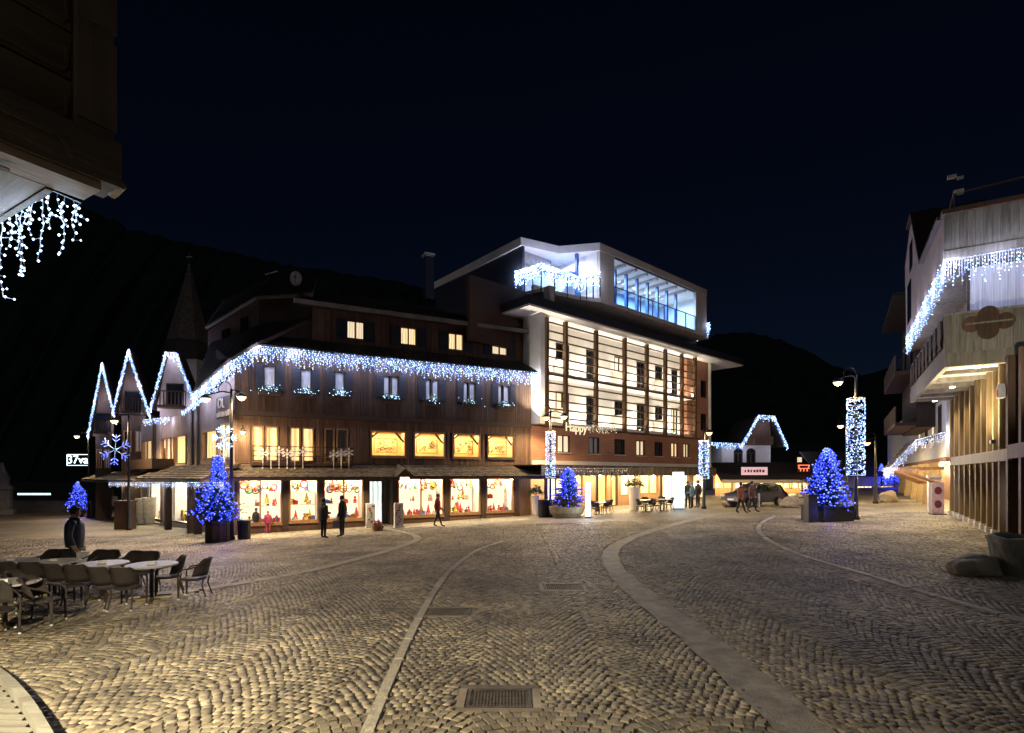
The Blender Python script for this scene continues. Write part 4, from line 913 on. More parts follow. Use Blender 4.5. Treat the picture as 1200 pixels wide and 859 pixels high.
# left terrace: dark side wall, back wall, soffit lit
a3, b3 = A, B_
t_ = (b3 - a3).normalized(); nrm = Vector((t_.y, -t_.x))
def along(p0, p1, z0, z1, th, nm, mat, ins=0.0):
    p0, p1 = Vector(p0), Vector(p1); t = (p1 - p0).normalized(); n_ = Vector((-t.y, t.x)); q = [p0 + n_ * ins, p1 + n_ * ins, p1 + n_ * (ins + th), p0 + n_ * (ins + th)]
    return MB().prism([tuple(x) for x in q], z0, z1).build(nm, mat, hotel)
along(A, B_, ZT0 - .6, ZT1 - .503, .2, 'side_wall', M_ANTHRA, .15)
along(A, B_, ZT1 - .52, ZT1 + .01, .02, 'fascia', M_CREAM, -.03)
along(B_, C_, ZT1 - .5, ZT1 + .012, .03, 'fascia', M_WHITE, -.04); along(C_, D_, ZT1 - .5, ZT1 + .012, .03, 'fascia', M_WHITE, -.04)
k0 = B_ + (C_ - B_).normalized() * .3; bk = Vector((3.2, 3.2))
MB().box(B_.x + .5, D_.x + .4, 2.6, 2.75, ZT0, ZT1 - .5).build('terrace_wall', pm('terrace_render', (.5, .5, .52), .7), hotel)
MB().box(B_.x + .6, B_.x + 3.4, 2.2, 2.6, ZT1 - 1.25, ZT1 - .5).build('bulkhead', pm('grey_bulkhead', (.3, .29, .28), .8), hotel)
MB().box(D_.x, D_.x + .2, D_.y + .25, 2.6, ZT0, ZT1 - .5).build('terrace_end_wall', M_WHITE, hotel)
pB = C_.lerp(D_, .55); MB().box(pB.x - .1, pB.x + .1, pB.y + .3, pB.y + .5, ZT0, ZT1 - .5).build('terrace_post', MATS['blue_post'], hotel)
m = MB(); um = C_.lerp(D_, .5) + Vector((0, 1.2)); m.lathe([(.9, 1.9), (.55, 2.15), (.05, 2.4)], 12, (um.x, um.y, ZT0)).tube([(um.x, um.y, ZT0), (um.x, um.y, ZT0 + 2.2)], .03, 6); m.build('parasol', pm('parasol_blue', (.1, .22, .6), .7), hotel)
rl = MB()
for p, q in zip(fl[:-1], fl[1:]):
    rl.beam((p.x, p.y, ZT0 + 1.1), (q.x, q.y, ZT0 + 1.1), .05, .05)
    for k in range(4):
        r_ = p.lerp(q, k / 3); rl.box(r_.x - .03, r_.x + .03, r_.y - .03, r_.y + .03, ZT0 - .3, ZT0 + 1.1)
rl.build('terrace_railing', M_DARKMETAL, hotel)
gl = MB()
for p, q in zip(fl[:-1], fl[1:]): gl.beam((p.x, p.y, ZT0 + .55), (q.x, q.y, ZT0 + .55), .012, 1.0)
gl.build('railing_glass', M_GLASSB, hotel)
W3 = Matrix.LocRotScale(hotel.location, hotel.rotation_euler, None)
def w3(p, z): return W3 @ Vector((p.x, p.y, z))
mid = C_.lerp(B_, .5)
icicle('icicle_garland', 'thick white icicle garland hung along the rooftop terrace glass railing', [w3(fl[0] + Vector((-.3, -.2)), ZT0 + 1.35), w3(fl[0], ZT0 + 1.45), w3(fl[1], ZT0 + 1.55), w3(fl[2], ZT0 + 1.25), w3(fl[3], ZT0 + 1.35)], (.3, 1.0), .06, .075, .034, em('terrace_bulb', (.6, .8, 1), 4), 22, .8, out=(0, .5, .2))
icicle('icicle_garland', 'small white icicle cluster at the right end of the rooftop terrace', [w3(Vector((E_.x + .35, D_.y - .1)), ZT0 + 1.0), w3(Vector((E_.x + .5, D_.y + 1.2)), ZT0 + .95)], (.4, 1.1), .08, .09, .04, None, 14, .8)
MB().box(E_.x + .002, E_.x + .7, D_.y + .2, 2.5, ZT0 - .25, ZT0 - .05).build('end_balcony', M_CREAM, hotel)
for (q, zz) in ((C_.lerp(B_, .5) + Vector((.4, 1.2)), ZT1 - .7), (C_.lerp(D_, .5) + Vector((-.2, 1.3)), ZT1 - .7)): light('AREA', (q.x, q.y, zz), 200, (.72, .84, 1), hotel, .6)
# lights along the soffit seen from below come from the uplights; ground floor restaurant
gh = []
for (a, b) in ((641, 662), (667, 684), (700, 712), (716, 724), (727, 746), (750, 772), (776, 790), (797, 808), (812, 826)): gh.append((F3.s(a, .8), F3.s(b, .8), F3.g(F3.s(a), .8) + (.75 if b - a > 15 else .02), 2.55))
wall('restaurant_wall', M_WARMWOOD, hotel, HS - .4, HE, -1, ZB0 - .3, gh, .8, 1.0)
M_ORANGE = em('lit_orange_room', (1, .5, .16), 1.6, folds=.5); M_YEL = em('lit_yellow_room', (1, .78, .42), 2.4, folds=.7)
for i, h in enumerate(gh): window(hotel, *h, M_WARMWOOD if i % 3 else M_TRIM, (M_YEL, E_WARM2, M_ORANGE, M_ORANGE, M_YEL, E_WARM2, M_YEL, M_YEL, E_PALE)[i], .8, 1 + (i in (0, 4, 5)), 1, .07, .1, 'restaurant_window', back=.25)
# hotel canopy: fringed timber awning, rounded at the right end
cs0, cs1 = F3.s(634, -2.2), F3.s(848, -2.2)
cp = [(cs0, 0.78), (cs0, -2.2), (cs1 - 1.6, -2.2), (cs1 - .7, -1.9), (cs1 - .15, -1.1), (cs1, -.1), (cs1, .78)]
MB().prism(cp, 3.05, 3.13).build('canopy_top', M_ROOF, hotel)
edge = [Vector((x, y, 0)) for x, y in cp[1:6]]; path = polyline(edge, .14); fr_ = MB()
for i, (p, q) in enumerate(zip(path[:-1], path[1:])): fr_.beam(p + Vector((0, 0, 2.76 + .02 * (i % 3))), q + Vector((0, 0, 2.76 + .02 * (i % 3))), .05, .6 - .06 * (i % 2))
fr_.build('canopy_fringe', M_SHINGLE, hotel, kind='stuff')
MB().prism([(x * .999, y + .08) for x, y in cp], 2.5, 2.53).build('canopy_soffit', M_CREAM, hotel)
for px in (650, 680, 708, 730, 755, 780, 803): light('POINT', (F3.s(px, -.7), -.7, 2.3), 300, (1, .78, .46), hotel, .1)
for k in range(7): s = cs0 + .8 + (cs1 - cs0 - 2.4) * k / 6; MB().lathe([(.08, 2.5), (.08, 2.44), (.05, 2.43)], 8, (s, -.7, 0)).build('downlight', E_SPOT, hotel)
for px in (640, 700, 775): s = F3.s(px, -2.0); MB().box(s - .07, s + .07, -2.05, -1.91, -.5, 2.5).build('canopy_post', M_TRIM, hotel)
# HAPPY sign of small lights above the brick storey
hp = thing('light_lettering', 'small warm light lettering strung across the hotel brick wall beside the double lamp', 'sign', F3.w(F3.s(682, -1.1), -1.1, 5.55), F3.rz)
text_mesh('Happy', .8, E_SPOT2 if False else em('warm_letter', (1, .8, .5), .9), 'lettering', hp, (-.55, 0, 0), (R(90), 0, 0), .02)
MB().tube([(-2.4, .03, .55), (1.2, .03, .45)], .015, 5).build('cable', M_DARKMETAL, hp)
icicle('icicle_garland', 'short warm white icicle string beside the light lettering on the hotel', [F3.w(F3.s(688, -1.1), -1.1, 5.8), F3.w(F3.s(722, -1.1), -1.1, 5.9)], (.15, .5), .14, .12, .02, em('warm_bulb', (1, .82, .55), 4), 0)
icicle('icicle_garland', 'icicle garland fringe along the hotel canopy edge left part', [F3.w(cs0 + .1, -2.28, 2.9), F3.w(F3.s(735, -2.3), -2.28, 2.95)], (.1, .45), .2, .16, .014, MATS['warm_bulb'], 0)

# ------------------------------------------------------------------ building on the right: concrete balcony block over a timber post front
FRX = Fr(15.55, 17.0, -.6, -1.0)
rb = FRX.empty('balcony_building', 'concrete and timber building with deep balcony on the right edge', 'building')
NR = -1.66                                            # balcony line (towards the street)
ZP0, ZP1, ZU0, ZU1 = 6.15, 7.75, 9.55, 11.1
LB = -FRX.s(1066.5, NR)                               # balcony length
# balcony slab with a ribbed lit soffit, parapet of upright boards
MB().box(-LB, 0, NR + .1, 2.5, ZP0 + .02, ZP0 + .3).build('balcony_slab', M_WHITE, rb)
for k in range(7):
    s = -LB + .1 + (LB - .3) * k / 6; MB().box(s, s + .14, NR + .12, 0, ZP0 - .12, ZP0 + .018).build('soffit_rib', M_CONC, rb)
MB().box(-LB, .0, NR, NR + .14, ZP0 - .14, ZP0 + .32).build('edge_beam', M_CONC, rb); MB().box(.003, .16, NR, 2.6, ZP0 - .14, ZP0 + .3).build('edge_beam', M_CONC, rb)
x = NR
while x < 2.6:
    w = random.uniform(.17, .2); MB().box(.02, .085 + random.uniform(0, .012), x + .006, min(x + w, 2.6), ZP0 + .302, ZP1 - .08).build('parapet_board', M_GREYWOOD, rb); x += w
MB().box(-.05, .13, NR - .03, 2.6, ZP1 - .078, ZP1).build('parapet_cap', M_GREYWOOD, rb)
m = MB().box(-LB, -.06, NR, NR + .1, ZP1 - .078, ZP1)
m.build('parapet_cap', M_GREYWOOD, rb)
MB().box(-LB, .0, NR + .02, NR + .08, ZP0 + .322, ZP1 - .08).build('parapet_side', M_CONC, rb)
# cut-out boards on the side of the parapet
for k in range(9):
    s = -1.0 - k * (LB - 1.6) / 8
    MB().plate([(s, ZP0 + .55), (s + .7, ZP0 + .55), (s + .6, ZP0 + .75), (s + .72, ZP0 + .95), (s + .55, ZP1 - .1), (s + .1, ZP1 - .1), (s - .05, ZP0 + .95), (s + .1, ZP0 + .72)], NR - .06, NR - .002).build('carved_board', M_SIDING, rb)
# quatrefoil emblem
em_ = MB()
c = Vector((0, 0)); poly = []
eb = (FRX.n * 0).to_3d()
def face_pt(px, py):                                  # the end face s = .1 : find local y, z
    u, v = ray(px, py); o = FRX.o + FRX.t * .1; d = o.dot(FRX.t) / (u * FRX.t.x + FRX.t.y); p = Vector((u * d, d)); return (p - FRX.o).dot(FRX.n), CAMZ + v * d
ey, ez = face_pt(1158, 378)
def lobe(cy, cz, rr, m, x0=.10, x1=.15):
    P = [(cy + rr * math.cos(t), cz + rr * math.sin(t)) for t in np.linspace(0, 2 * math.pi, 19)[:-1]]
    m.add([(x0, a, b) for a, b in P] + [(x1, a, b) for a, b in P], [tuple(range(18))[::-1], tuple(range(18, 36))] + [(i, (i + 1) % 18, 18 + (i + 1) % 18, 18 + i) for i in range(18)])
for (a, b, rr, q) in ((0, .26, .26, 0), (0, -.26, .26, .002), (-.4, 0, .25, .004), (.4, 0, .25, .006), (0, 0, .34, .008)): lobe(ey + a, ez + b, rr, em_, .10, .15 + q)
em_.build('emblem', M_SIDING2, rb); MB().box(.16, .175, ey - .58, ey + .58, ez - .02, ez + .03).build('emblem_band', M_GREYWOOD, rb)
# storey above the balcony: recessed wall with curtained window
MB().box(-16, -1.3, -.15, .1, ZP0 + .3, ZU0 + .1).build('upper_wall', M_SIDING2, rb); MB().box(-1.3, -1.05, -.15, 2.6, ZP0 + .3, ZU0 + .1).build('upper_wall', M_SIDING2, rb)
yy0 = face_pt(1134, 320)[0] + .15
window_y = -1.04
m = MB(); m.box(window_y, window_y + .06, yy0, 2.6, ZP0 + .9, ZP0 + .98).box(window_y, window_y + .06, yy0, yy0 + .08, ZP0 + .98, ZU0 - .1).box(window_y, window_y + .06, 1.3, 1.38, ZP0 + .98, ZU0 - .1)
wn_ = m.build('window', M_TRIM, rb); MB().box(window_y - .02, window_y + .02, yy0 + .08, 2.6, ZP0 + .98, ZU0 - .1).build('curtain', M_CURTAIN, wn_)
window(rb, -5.2, -3.6, ZP0 + .5, ZU0 - .3, M_TRIM, M_CURTAIN, -.16, 2, 1, .08, .02, pane=False, back=-.01)
# roof block with board-marked fascia
x = NR
while x < 2.6:
    w = random.uniform(.19, .23); MB().box(-.1, .0 + random.uniform(0, .012), x + .005, min(x + w, 2.6), ZU0 + .26, ZU1 - .1).build('fascia_board', M_GREYWOOD, rb); x += w
MB().box(-.1, .04, NR - .02, 2.6, ZU0, ZU0 + .258).build('fascia_beam', M_GREYWOOD, rb); MB().box(-.3, .1, NR - .06, 2.6, ZU1 - .098, ZU1 + .06).build('coping', M_SIDING2, rb)
MB().box(-16, -.1, NR + .2, 2.5, ZU0, ZU0 + .15).build('upper_soffit', M_CONC, rb)
# long side with a V notch and a gable
def sn_(px): return FRX.s(px, NR)
sidep = [(-.11, ZU0), (sn_(1062), ZU0), (sn_(1060.5), 13.4), (sn_(1066), 14.5), (sn_(1071), 14.5), (sn_(1082), 11.15), (-.31, ZU1 - .1), (-.11, ZU1 - .1)]
MB().plate(sidep[::-1], NR, NR + .15).build('side_wall', M_LILAC, rb)
for p, q in zip(sidep[3:6], sidep[4:7]): MB().beam((p[0], NR + .35, p[1] + .05), (q[0], NR + .35, q[1] + .05), 1.0, .12, (0, 0, 1)).build('roof_verge', M_TRIM, rb)
MB().beam((sn_(1071), NR + 1.4, 14.5), (sn_(1082), NR + 1.4, 11.2), 2.2, .1, (0, 0, 1)).build('gable_roof', M_ROOF, rb)
for (a, b, z0, z1) in ((1066.5, 1069.5, 12.3, 13.6), (1064, 1068, 10.0, 11.9)): MB().box(sn_(a), sn_(b), NR - .03, NR - .002, z0, z1).build('slot_window', M_DARKGLASS, rb)
# handrail and camera mast on the roof
m = MB().tube([(-.3, NR + .3, ZU1 + .05), (-.3, NR + .3, ZU1 + .65), (-.3, 2.6, ZU1 + .85)], .03, 6); m.tube([(-1.2, NR + .2, ZU1), (-.3, NR + .3, ZU1 + .65)], .03, 6); m.build('handrail', M_SIDING2, rb)
cm = thing('rooftop_camera', 'small white surveillance camera mast on the right building roof', 'camera', FRX.w(-.35, NR + .35, ZU1 + .7), FRX.rz)
MB().tube([(0, 0, -.1), (0, 0, .55)], .02, 6).build('mast', M_DARKMETAL, cm); MB().box(-.06, .06, -.22, .02, .5, .6).box(-.05, .05, .02, .2, .42, .5).build('camera_head', M_DEFROST, cm); MB().box(-.09, .09, -.05, .2, -.06, .06).build('junction_box', M_DEFROST, cm)
MB().box(.4, 3, 1.2, 1.4, ZU1, ZU1 + 1.6).build('roof_gable', M_SIDING, rb)
icicle('icicle_garland', 'white star light garland under the fascia of the right building', [FRX.w(-.12, NR + .05, ZU0 - .02), FRX.w(.08, -.5, ZU0 - .05), FRX.w(.08, 1.0, ZU0 - .03)], (.2, .85), .085, .11, .026, E_ICE, 16, 1.2, out=(0, -.3, 0))
icicle('icicle_garland', 'dense white icicle garland running back along the right building balcony', [FRX.w(-.2, NR + .02, ZU0 - .02), FRX.w(sn_(1062), NR + .02, ZU0 - .02)], (.3, 1.0), .12, .10, .026, E_ICE, 20, 2.0, out=(-.2, -.1, 0))
# timber post front at street level
sF = FRX.s(1112)
z00 = -.2
MB().box(sF, 3.5, .35, .45, z00, ZP0 + .02).build('back_wall', M_ANTHRA, rb)
npost = 10
for k in range(npost):
    px = 1117 + (1176 - 1117) * (k / (npost - 1)) ** 1.12; s = FRX.s(px); zg_ = FRX.g(s)
    MB().box(s - .10, s + .10, -.12, .14, zg_ + .2, ZP0 + .01).build('timber_post', M_POSTWOOD, rb); MB().box(s - .14, s + .14, -.16, .16, zg_ - .3, zg_ + .2).build('post_footing', M_WHITE, rb)
for px in (1190, 1206): s = FRX.s(px); MB().box(s - .13, s + .13, -.2, .14, 0, ZP0).build('timber_post', M_SIDING2, rb)
s0_, s1_ = FRX.s(1115, -.2), FRX.s(1182, -.2)
MB().box(s0_, s1_, -.22, -.125, 2.95, 3.32).build('rail_beam', M_GREYWOOD, rb); MB().box(s1_ + .01, 3.2, -.24, -.205, 3.0, 3.42).build('rail_beam', M_SIDING2, rb)
MB().box(sF - .3, 3.5, -.3, .5, -.5, FRX.g(0) + .06).build('plinth', M_CONC, rb)
# lit interior glimpses
for a, b, z0, z1 in ((1124, 1127, 1.2, 2.6), (1146, 1148, 1.0, 1.6), (1179, 1183, 1.1, 2.4)): MB().box(FRX.s(a), FRX.s(b), .30, .345, z0, z1).build('lit_gap', em('cool_glimpse', (.75, .85, 1), 1.1), rb)
al = thing('alarm_box', 'small white and red alarm box on the brown post', 'alarm box', FRX.w(FRX.s(1188), -.3, 5.1), FRX.rz)
MB().plate([(-.16, -.2), (.16, -.2), (.16, .1), (0, .24), (-.16, .1)], -.08, .08).build('case', M_DEFROST, al); MB().plate([(-.08, -.16), (.08, -.16), (.1, .0), (0, .1), (-.1, 0)], -.09, -.082).build('badge', GOODCOL[0], al)
fl_ = thing('flood_lamp', 'small floodlight fixed on the pale rail of the right building', 'lamp', FRX.w(FRX.s(1170, -.3), -.3, 3.42), FRX.rz)
MB().tube([(0, .08, -.08), (0, -.05, 0), (.0, -.12, .1)], .015, 5).box(-.1, .1, -.2, -.08, .08, .2).build('housing', M_STEEL, fl_)
light('SPOT', FRX.w(-1.6, -.9, 3.3), 1100, (1, .85, .55), None, .08, (R(180), 0, 0), spot=R(140), blend=1).name = 'balcony_uplight'
for k, s in enumerate((-1.2, -3.6, -6.0, -8.4, -10.8)):  # downlights added in the soffit to light the posts and pavement
    sl = MB().lathe([(.09, 0), (.09, -.06), (.06, -.07)], 10, (s, -.62, ZP0 + .018)).build('added_soffit_lamp', E_SPOT, rb); light('SPOT', (s, -.62, ZP0 - .12), 420, (1, .78, .42), sl, .06, (R(-6), 0, 0), spot=R(120), blend=.8)
# lower wing further back: pillars, shingled awning with garland, arcade light
lw = FRX.empty('arcade_wing', 'low arcade wing with pillars and a shingled awning behind the timber posts', 'building')
sA = FRX.s(1110); sB = FRX.s(1048)
MB().box(sB - 8, sA, 1.6, 1.8, -.5, 4.2).build('back_wall', M_WARMWOOD, lw); MB().box(sB - 8, sA, -.05, 1.8, 3.2, 3.4).build('arcade_ceiling', M_WARMWOOD, lw)
for k in range(6):
    px = 1057 + k * 7.6; s = FRX.s(px); MB().box(s - .2, s + .2, -.2, .2, -.3, 3.2).box(s - .26, s + .26, -.26, .26, -.3, FRX.g(s) + .5).build('pillar', pm('ochre_pillar', (.46, .34, .17), .7, (.36, .26, .13), 3), lw)
MB().box(sB - 8, sA, -.04, .2, 3.42, 7.2).build('upper_wall', M_WHITE, lw)
for k in range(4): px = 1079 + k * 8; s = FRX.s(px); window(lw, s - .5, s + .5, 4.4, 6.2, M_SIDING2, M_DARKGLASS if k % 2 else E_PALE, -.06, 2, 1, .08, .02, pane=False, back=-.01)
# awning roof over the pavement
aw = [(FRX.s(1040, -2.2), -2.3, 2.95), (sA + .0, -2.3, 2.95), (sA + .0, -1.25, 4.35), (FRX.s(1040, -2.2), -1.25, 4.35)]
MB().slab([(aw[0][0], -1.25, 4.36), (sA, -1.25, 4.36), (sA, -.06, 4.7), (aw[0][0], -.06, 4.7)], .1).build('awning_top', M_ROOF, lw)
MB().slab(aw, .1).build('awning', M_TRIM, lw); shingles('awning_shingles', M_SHINGLE, lw, (aw[0][0], aw[0][1], 2.97), (aw[1][0], aw[1][1], 2.97), (aw[3][0], aw[3][1], 4.37), (aw[2][0], aw[2][1], 4.37), .22, .26)
for k in range(5):
    s = sA - .2 - k * 2.4; MB().tube([(s, -.1, 2.0), (s, -.9, 2.35), (s, -1.6, 2.65), (s, -2.2, 2.88)], .09, 6).beam((s, -.1, 2.85), (s, -2.2, 2.85), .14, .14).build('awning_bracket', M_WARMWOOD, lw)
icicle('icicle_garland', 'star light garland along the near rake of the arcade awning', [FRX.w(sA + .1, -2.35, 2.9), FRX.w(sA + .1, -1.25, 4.3), FRX.w(sA + .1, -.1, 4.65)], (.15, .6), .10, .12, .022, E_ICE, 12, 1.2, out=(0, -.2, 0))
icicle('icicle_garland', 'white icicle garland along the long eave of the arcade awning', [FRX.w(sA, -2.38, 2.9), FRX.w(FRX.s(1040, -2.2), -2.38, 2.9)], (.15, .6), .14, .11, .028, E_ICE, 16, 2.5)
for k in range(5): s = sA - 1.0 - k * 3.2; light('POINT', (s, .7, 2.9), 230, (1, .78, .42), lw, .15); MB().lathe([(.12, 3.2), (.12, 3.12), (.06, 3.08)], 10, (s, .7, 0)).build('ceiling_lamp', E_SPOT, lw)
light('POINT', (sA - 1.2, -1.2, 2.6), 150, (1, .8, .45), lw, .15)
# tall dark timber house with balconies further down the street
dh = FRX.empty('timber_chalet', 'dark timber chalet with stacked balconies further down on the right', 'house')
s0 = FRX.s(1066, -1.2); s1 = s0 - 8
MB().box(s1, s0, -.9, 3, 5.2, 13.5).build('upper_walls', M_SIDING, dh)
for z in (5.3, 8.2):
    MB().box(s1 - .5, s0 + .3, -1.9, -.9, z, z + .18).build('balcony_floor', M_TRIM, dh); m = MB().box(s1 - .5, s0 + .3, -1.92, -1.84, z + 1.0, z + 1.1)
    for k in range(30): s = s1 - .5 + (s0 - s1 + .8) * k / 29; m.box(s - .1, s + .1, -1.9, -1.86, z + .2, z + 1.0)
    m.build('balcony_railing', M_SIDING, dh)
MB().box(s1 - 1, s0 + .5, -2.0, 3, 12.6, 12.8).build('roof', M_ROOF, dh)
for k in range(4): s = s0 - 2 - k * 3.6; window(dh, s - .6, s + .6, 9.0, 10.6, M_SIDING2, M_DARKGLASS, -.92, 2, 1, .08, .02, pane=False, back=-.01)
MB().box(s1, s0, -.9, 1, 12.0, 12.6).build('top_trim', M_SIDING2, dh)

# ------------------------------------------------------------------ timber balcony corner, close on the left
FL = Fr(-2.74, 3.72, .59, 1.0)                      # local x towards the camera, y into the building
nb = FL.empty('timber_bay', 'carved dark timber bay corner overhanging at the upper left', 'building')
nb.scale = (-1, 1, 1)                                 # local x counts towards the camera
zb0 = at(100, 240, 3.7).z; zb1 = zb0 + .36
def FLb(x0, x1, y0, y1, z0, z1, nm, mat, bev=None): return MB().box(x0, x1, y0, y1, z0, z1).build(nm, mat, nb)
M_BAY = pm('bay_timber', (.075, .063, .048), .7, (.04, .033, .025), 2.2, (.6, 5, 5), .5, island=.12)
M_BAYP = pm('bay_timber_post', (.08, .067, .05), .7, (.042, .035, .026), 2.2, (5, 5, .6), .5)
# sill beam with a chamfered lower lip
MB().box(-.02, 2.5, -.12, .14, zb0 + .1, zb1).build('sill_beam', M_BAY, nb)
MB().beam((.09, .03, zb0 + .07), (2.5, .03, zb0 + .07), .25, .055).build('sill_lip', pm('starlit_sill', (.24, .22, .2), .7, (.15, .13, .115), 3, (.5, 4, 4), .3), nb)  # glow of the star lights put into the lip's paler colour
m = MB().plate([(.33, zb1 - .1), (2.5, zb1 - .1), (2.5, zb1 - .06), (.36, zb1 - .06), (.27, zb1 - .13), (.25, zb1 - .2), (.28, zb1 - .2), (.3, zb1 - .14)], -.135, -.121); m.build('carved_edge', M_BAY, nb)
# upper planks, corner post
MB().box(-.0, .2, -.06, .2, zb1 + .06, zb1 + 2.4).build('corner_post', M_BAYP, nb)
MB().box(-.012, .212, -.075, -.061, zb1 + .78, zb1 + 1.62).box(-.012, .212, -.075, -.061, zb1 + .12, zb1 + .7).build('post_moulding', M_BAYP, nb)
MB().box(-.03, 2.5, -.09, .16, zb1 + .004, zb1 + .055).build('ledge', M_BAY, nb)
for k in range(6):
    z = zb1 + .06 + k * .31; MB().box(.21, 2.5, .02 + .0, .1, z + .008, z + .30).build('plank', M_BAY, nb)
    MB().plate([(.26, z + .03), (2.5, z + .03), (2.5, z + .055), (.29, z + .055), (.25, z + .1), (.25, z + .2), (.23, z + .2), (.23, z + .08)], .008, .019).build('carved_edge', M_BAY, nb)
# soffit behind the beam, running back into the building
for k in range(7): FLb(.3 + k * .36, .652 + k * .36, .145, 3.0, zb0 + .04, zb0 + .09, 'soffit_board', pm('soffit_grey', (.2, .19, .19), .7, (.13, .125, .12), 3, (4, .4, 4), .2))
MB().box(.255, .295, .16, 3.0, zb0 + .03, zb1 + 2.5).build('end_wall', M_BAYP, nb)
kn = MB().lathe([(.035, 0), (.03, -.006)], 10, (.55, .02, zb0)).build('knot', M_TRIM, nb)
cr_ = MB().tube([(-.02, .1, zb0 + .2), (-.03, .02, zb0 + .1), (-.03, -.1, zb0 + .13)], .03, 6).build('corner_curl', MATS['starlit_sill'], nb)
# star lights hanging under the bay
bays = thing('star_light_string', 'bright white star light string hanging under the timber bay', 'light garland', FL.w(.0, .5, zb0 - .02), 0, 'hanging light garlands')
cb = MB(); SB = []
for k, (px, py) in enumerate([(2, 228), (20, 219), (40, 216), (48, 222), (66, 224), (80, 232), (92, 238)]): pass
base = bays.location.copy()
for k in range(13):
    x0 = -10 + k * 8.6; y0 = 252 - .52 * x0 if x0 < 58 else 222 + (x0 - 58) * .42; L = (62, 95, 40, 78, 52, 88, 38, 80, 45, 72, 34, 48, 22)[k]
    P = []; dd = 3.9 + random.uniform(-.14, .14); x = x0; n = int(L / 9) + 2
    for i in range(n):
        P.append(at(x, y0 + L * i / (n - 1), dd) - base); x += random.uniform(-4.5, 4.5); dd += random.uniform(-.02, .02)
        if i: SB.append(P[-1] + Vector((random.gauss(0, .008), 0, 0)))
        if i and random.random() < .75: q = P[-1] + Vector((random.uniform(-.05, .05), random.uniform(-.05, .05), random.uniform(-.03, .02))); SB.append(q); cb.tube([P[-1], q], .0018, 4)
    cb.tube(P, .0026, 5)
cb.tube([at(-12, 258, 3.9) - base, at(58, 222, 3.9) - base, at(95, 238, 3.9) - base], .004, 5)
cb.build('cable', pm('grey_cable', (.3, .32, .35), .6), bays); bulbs('bulbs', em('near_star_bulb', (.45, .7, 1), 5), bays, SB, .0095)
for p in SB[::14]: light('POINT', p, 1.4, (.62, .78, 1), bays, .05)
# terrace deck in the corner
dk = struct(thing('deck', None, None, (0, 0, 0)))
edgep = smooth_path([(-60, 760), (0, 797), (30, 826), (52, 859), (75, 905), (90, 960)], .2)
M_DECK = pm('deck_board', (.21, .2, .165), .65, (.13, .12, .1), 3, (.5, 5, 5), .3, island=.15)
e = [(p.x, p.y) for p in edgep]
m = MB(); lo = MB()
for a, b in zip(edgep[:-1], edgep[1:]):
    t = (b - a).normalized(); nr = Vector((-t.y, t.x, 0)); m.slab([a + Vector((0, 0, .06)), b + Vector((0, 0, .06)), b - nr * .09 + Vector((0, 0, .06)), a - nr * .09 + Vector((0, 0, .06))][::1], .1)
m.build('deck_edge', M_DECK, dk)
def edge_x(y):
    for (x0, y0), (x1, y1) in zip(e[:-1], e[1:]):
        if min(y0, y1) <= y <= max(y0, y1): return x0 + (x1 - x0) * (y - y0) / ((y1 - y0) or 1)
    return None
y = 4.2
while y < 9:
    x1 = edge_x(y + .06)
    if x1 is not None: MB().box(-8.5, x1 - .1, y, y + .104, -.01, .045).build('deck_board', M_DECK, dk)
    y += .145

# ------------------------------------------------------------------ background street end
def far_house(nm, label, x0, x1, d, yb, ytop, mat, roofmat=M_ROOF, depth=8, rot=0, roof_y=None, cat='house'):
    a, b = at(x0, yb, d), at(x1, yb, d); c = (a + b) / 2; W_ = (b - a).length / 2
    t = thing(nm, label, cat, (c.x, c.y, G(c.x, c.y)), rot); zt = at(0, ytop, d).z - t.location.z
    return t, W_, zt
t, w_, zt = far_house('white_house', 'white house with two arched windows and garland roof at the street end', 846, 903, 66, 575, 522, M_WHITE)
hw2 = []
for px in (865, 880): x = (px - 874.5) * 66 / 640; hw2.append((x - .55, x + .55, zt - 2.9, zt - .9))
wall('wall', M_WHITE, t, -w_, w_, -1, zt, hw2, 0, .3); MB().box(-w_, w_, .3, 8, -1, zt).build('body', M_WHITE, t)
for h in hw2:
    w = window(t, *h, M_TRIM, M_DARKGLASS, 0, 2, 1, .1, .1, 'arched_window', back=.15); xm = (h[0] + h[1]) / 2
    MB().plate([(xm + .56 * math.cos(a), h[3] + .56 * math.sin(a)) for a in np.linspace(0, math.pi, 12)], -.03, -.002).build('arch', M_DARKGLASS, w)
gx0, gx1 = (869 - 874.5) * 66 / 640, (912 - 874.5) * 66 / 640; gm_ = (883 - 874.5) * 66 / 640
MB().plate([(gx0, zt), (gx1 - .8, zt), (gm_ + 1.9, zt + 3.0), (gm_, zt + 3.1)], -.1, 5).build('gable', M_SIDING2, t); MB().box(gx0 + 1.2, gx1 - 1, -.9, -.1, zt + .1, zt + 1.0).build('balcony', M_SIDING2, t)
MB().beam((gx0 - .6, 2, zt - .3), (gm_, 2, zt + 3.3), 6, .25).beam((gm_, 2, zt + 3.3), (gm_ + 1.9, 2, zt + 3.2), 6, .25).beam((gm_ + 1.9, 2, zt + 3.2), (gx1 + .3, 2, zt - .2), 6, .25).build('roof', M_ROOF, t)
MB().box(-w_ - 2.2, gx0, -.4, 6, zt - .02, zt + .25).build('flat_roof', M_ROOF, t)
B0 = t.location
icicle('icicle_garland', 'blue white garland outlining the roof of the white house at the street end', [B0 + Vector((-w_ - 2.2, -1.3, zt + .3)), B0 + Vector((gx0 - .5, -1.3, zt + .1)), B0 + Vector((gm_, -1.3, zt + 3.5)), B0 + Vector((gm_ + 1.9, -1.3, zt + 3.4)), B0 + Vector((gx1 + .5, -1.3, zt - .2))], (.1, .7), .15, .16, .06, None, 40, 2.5)
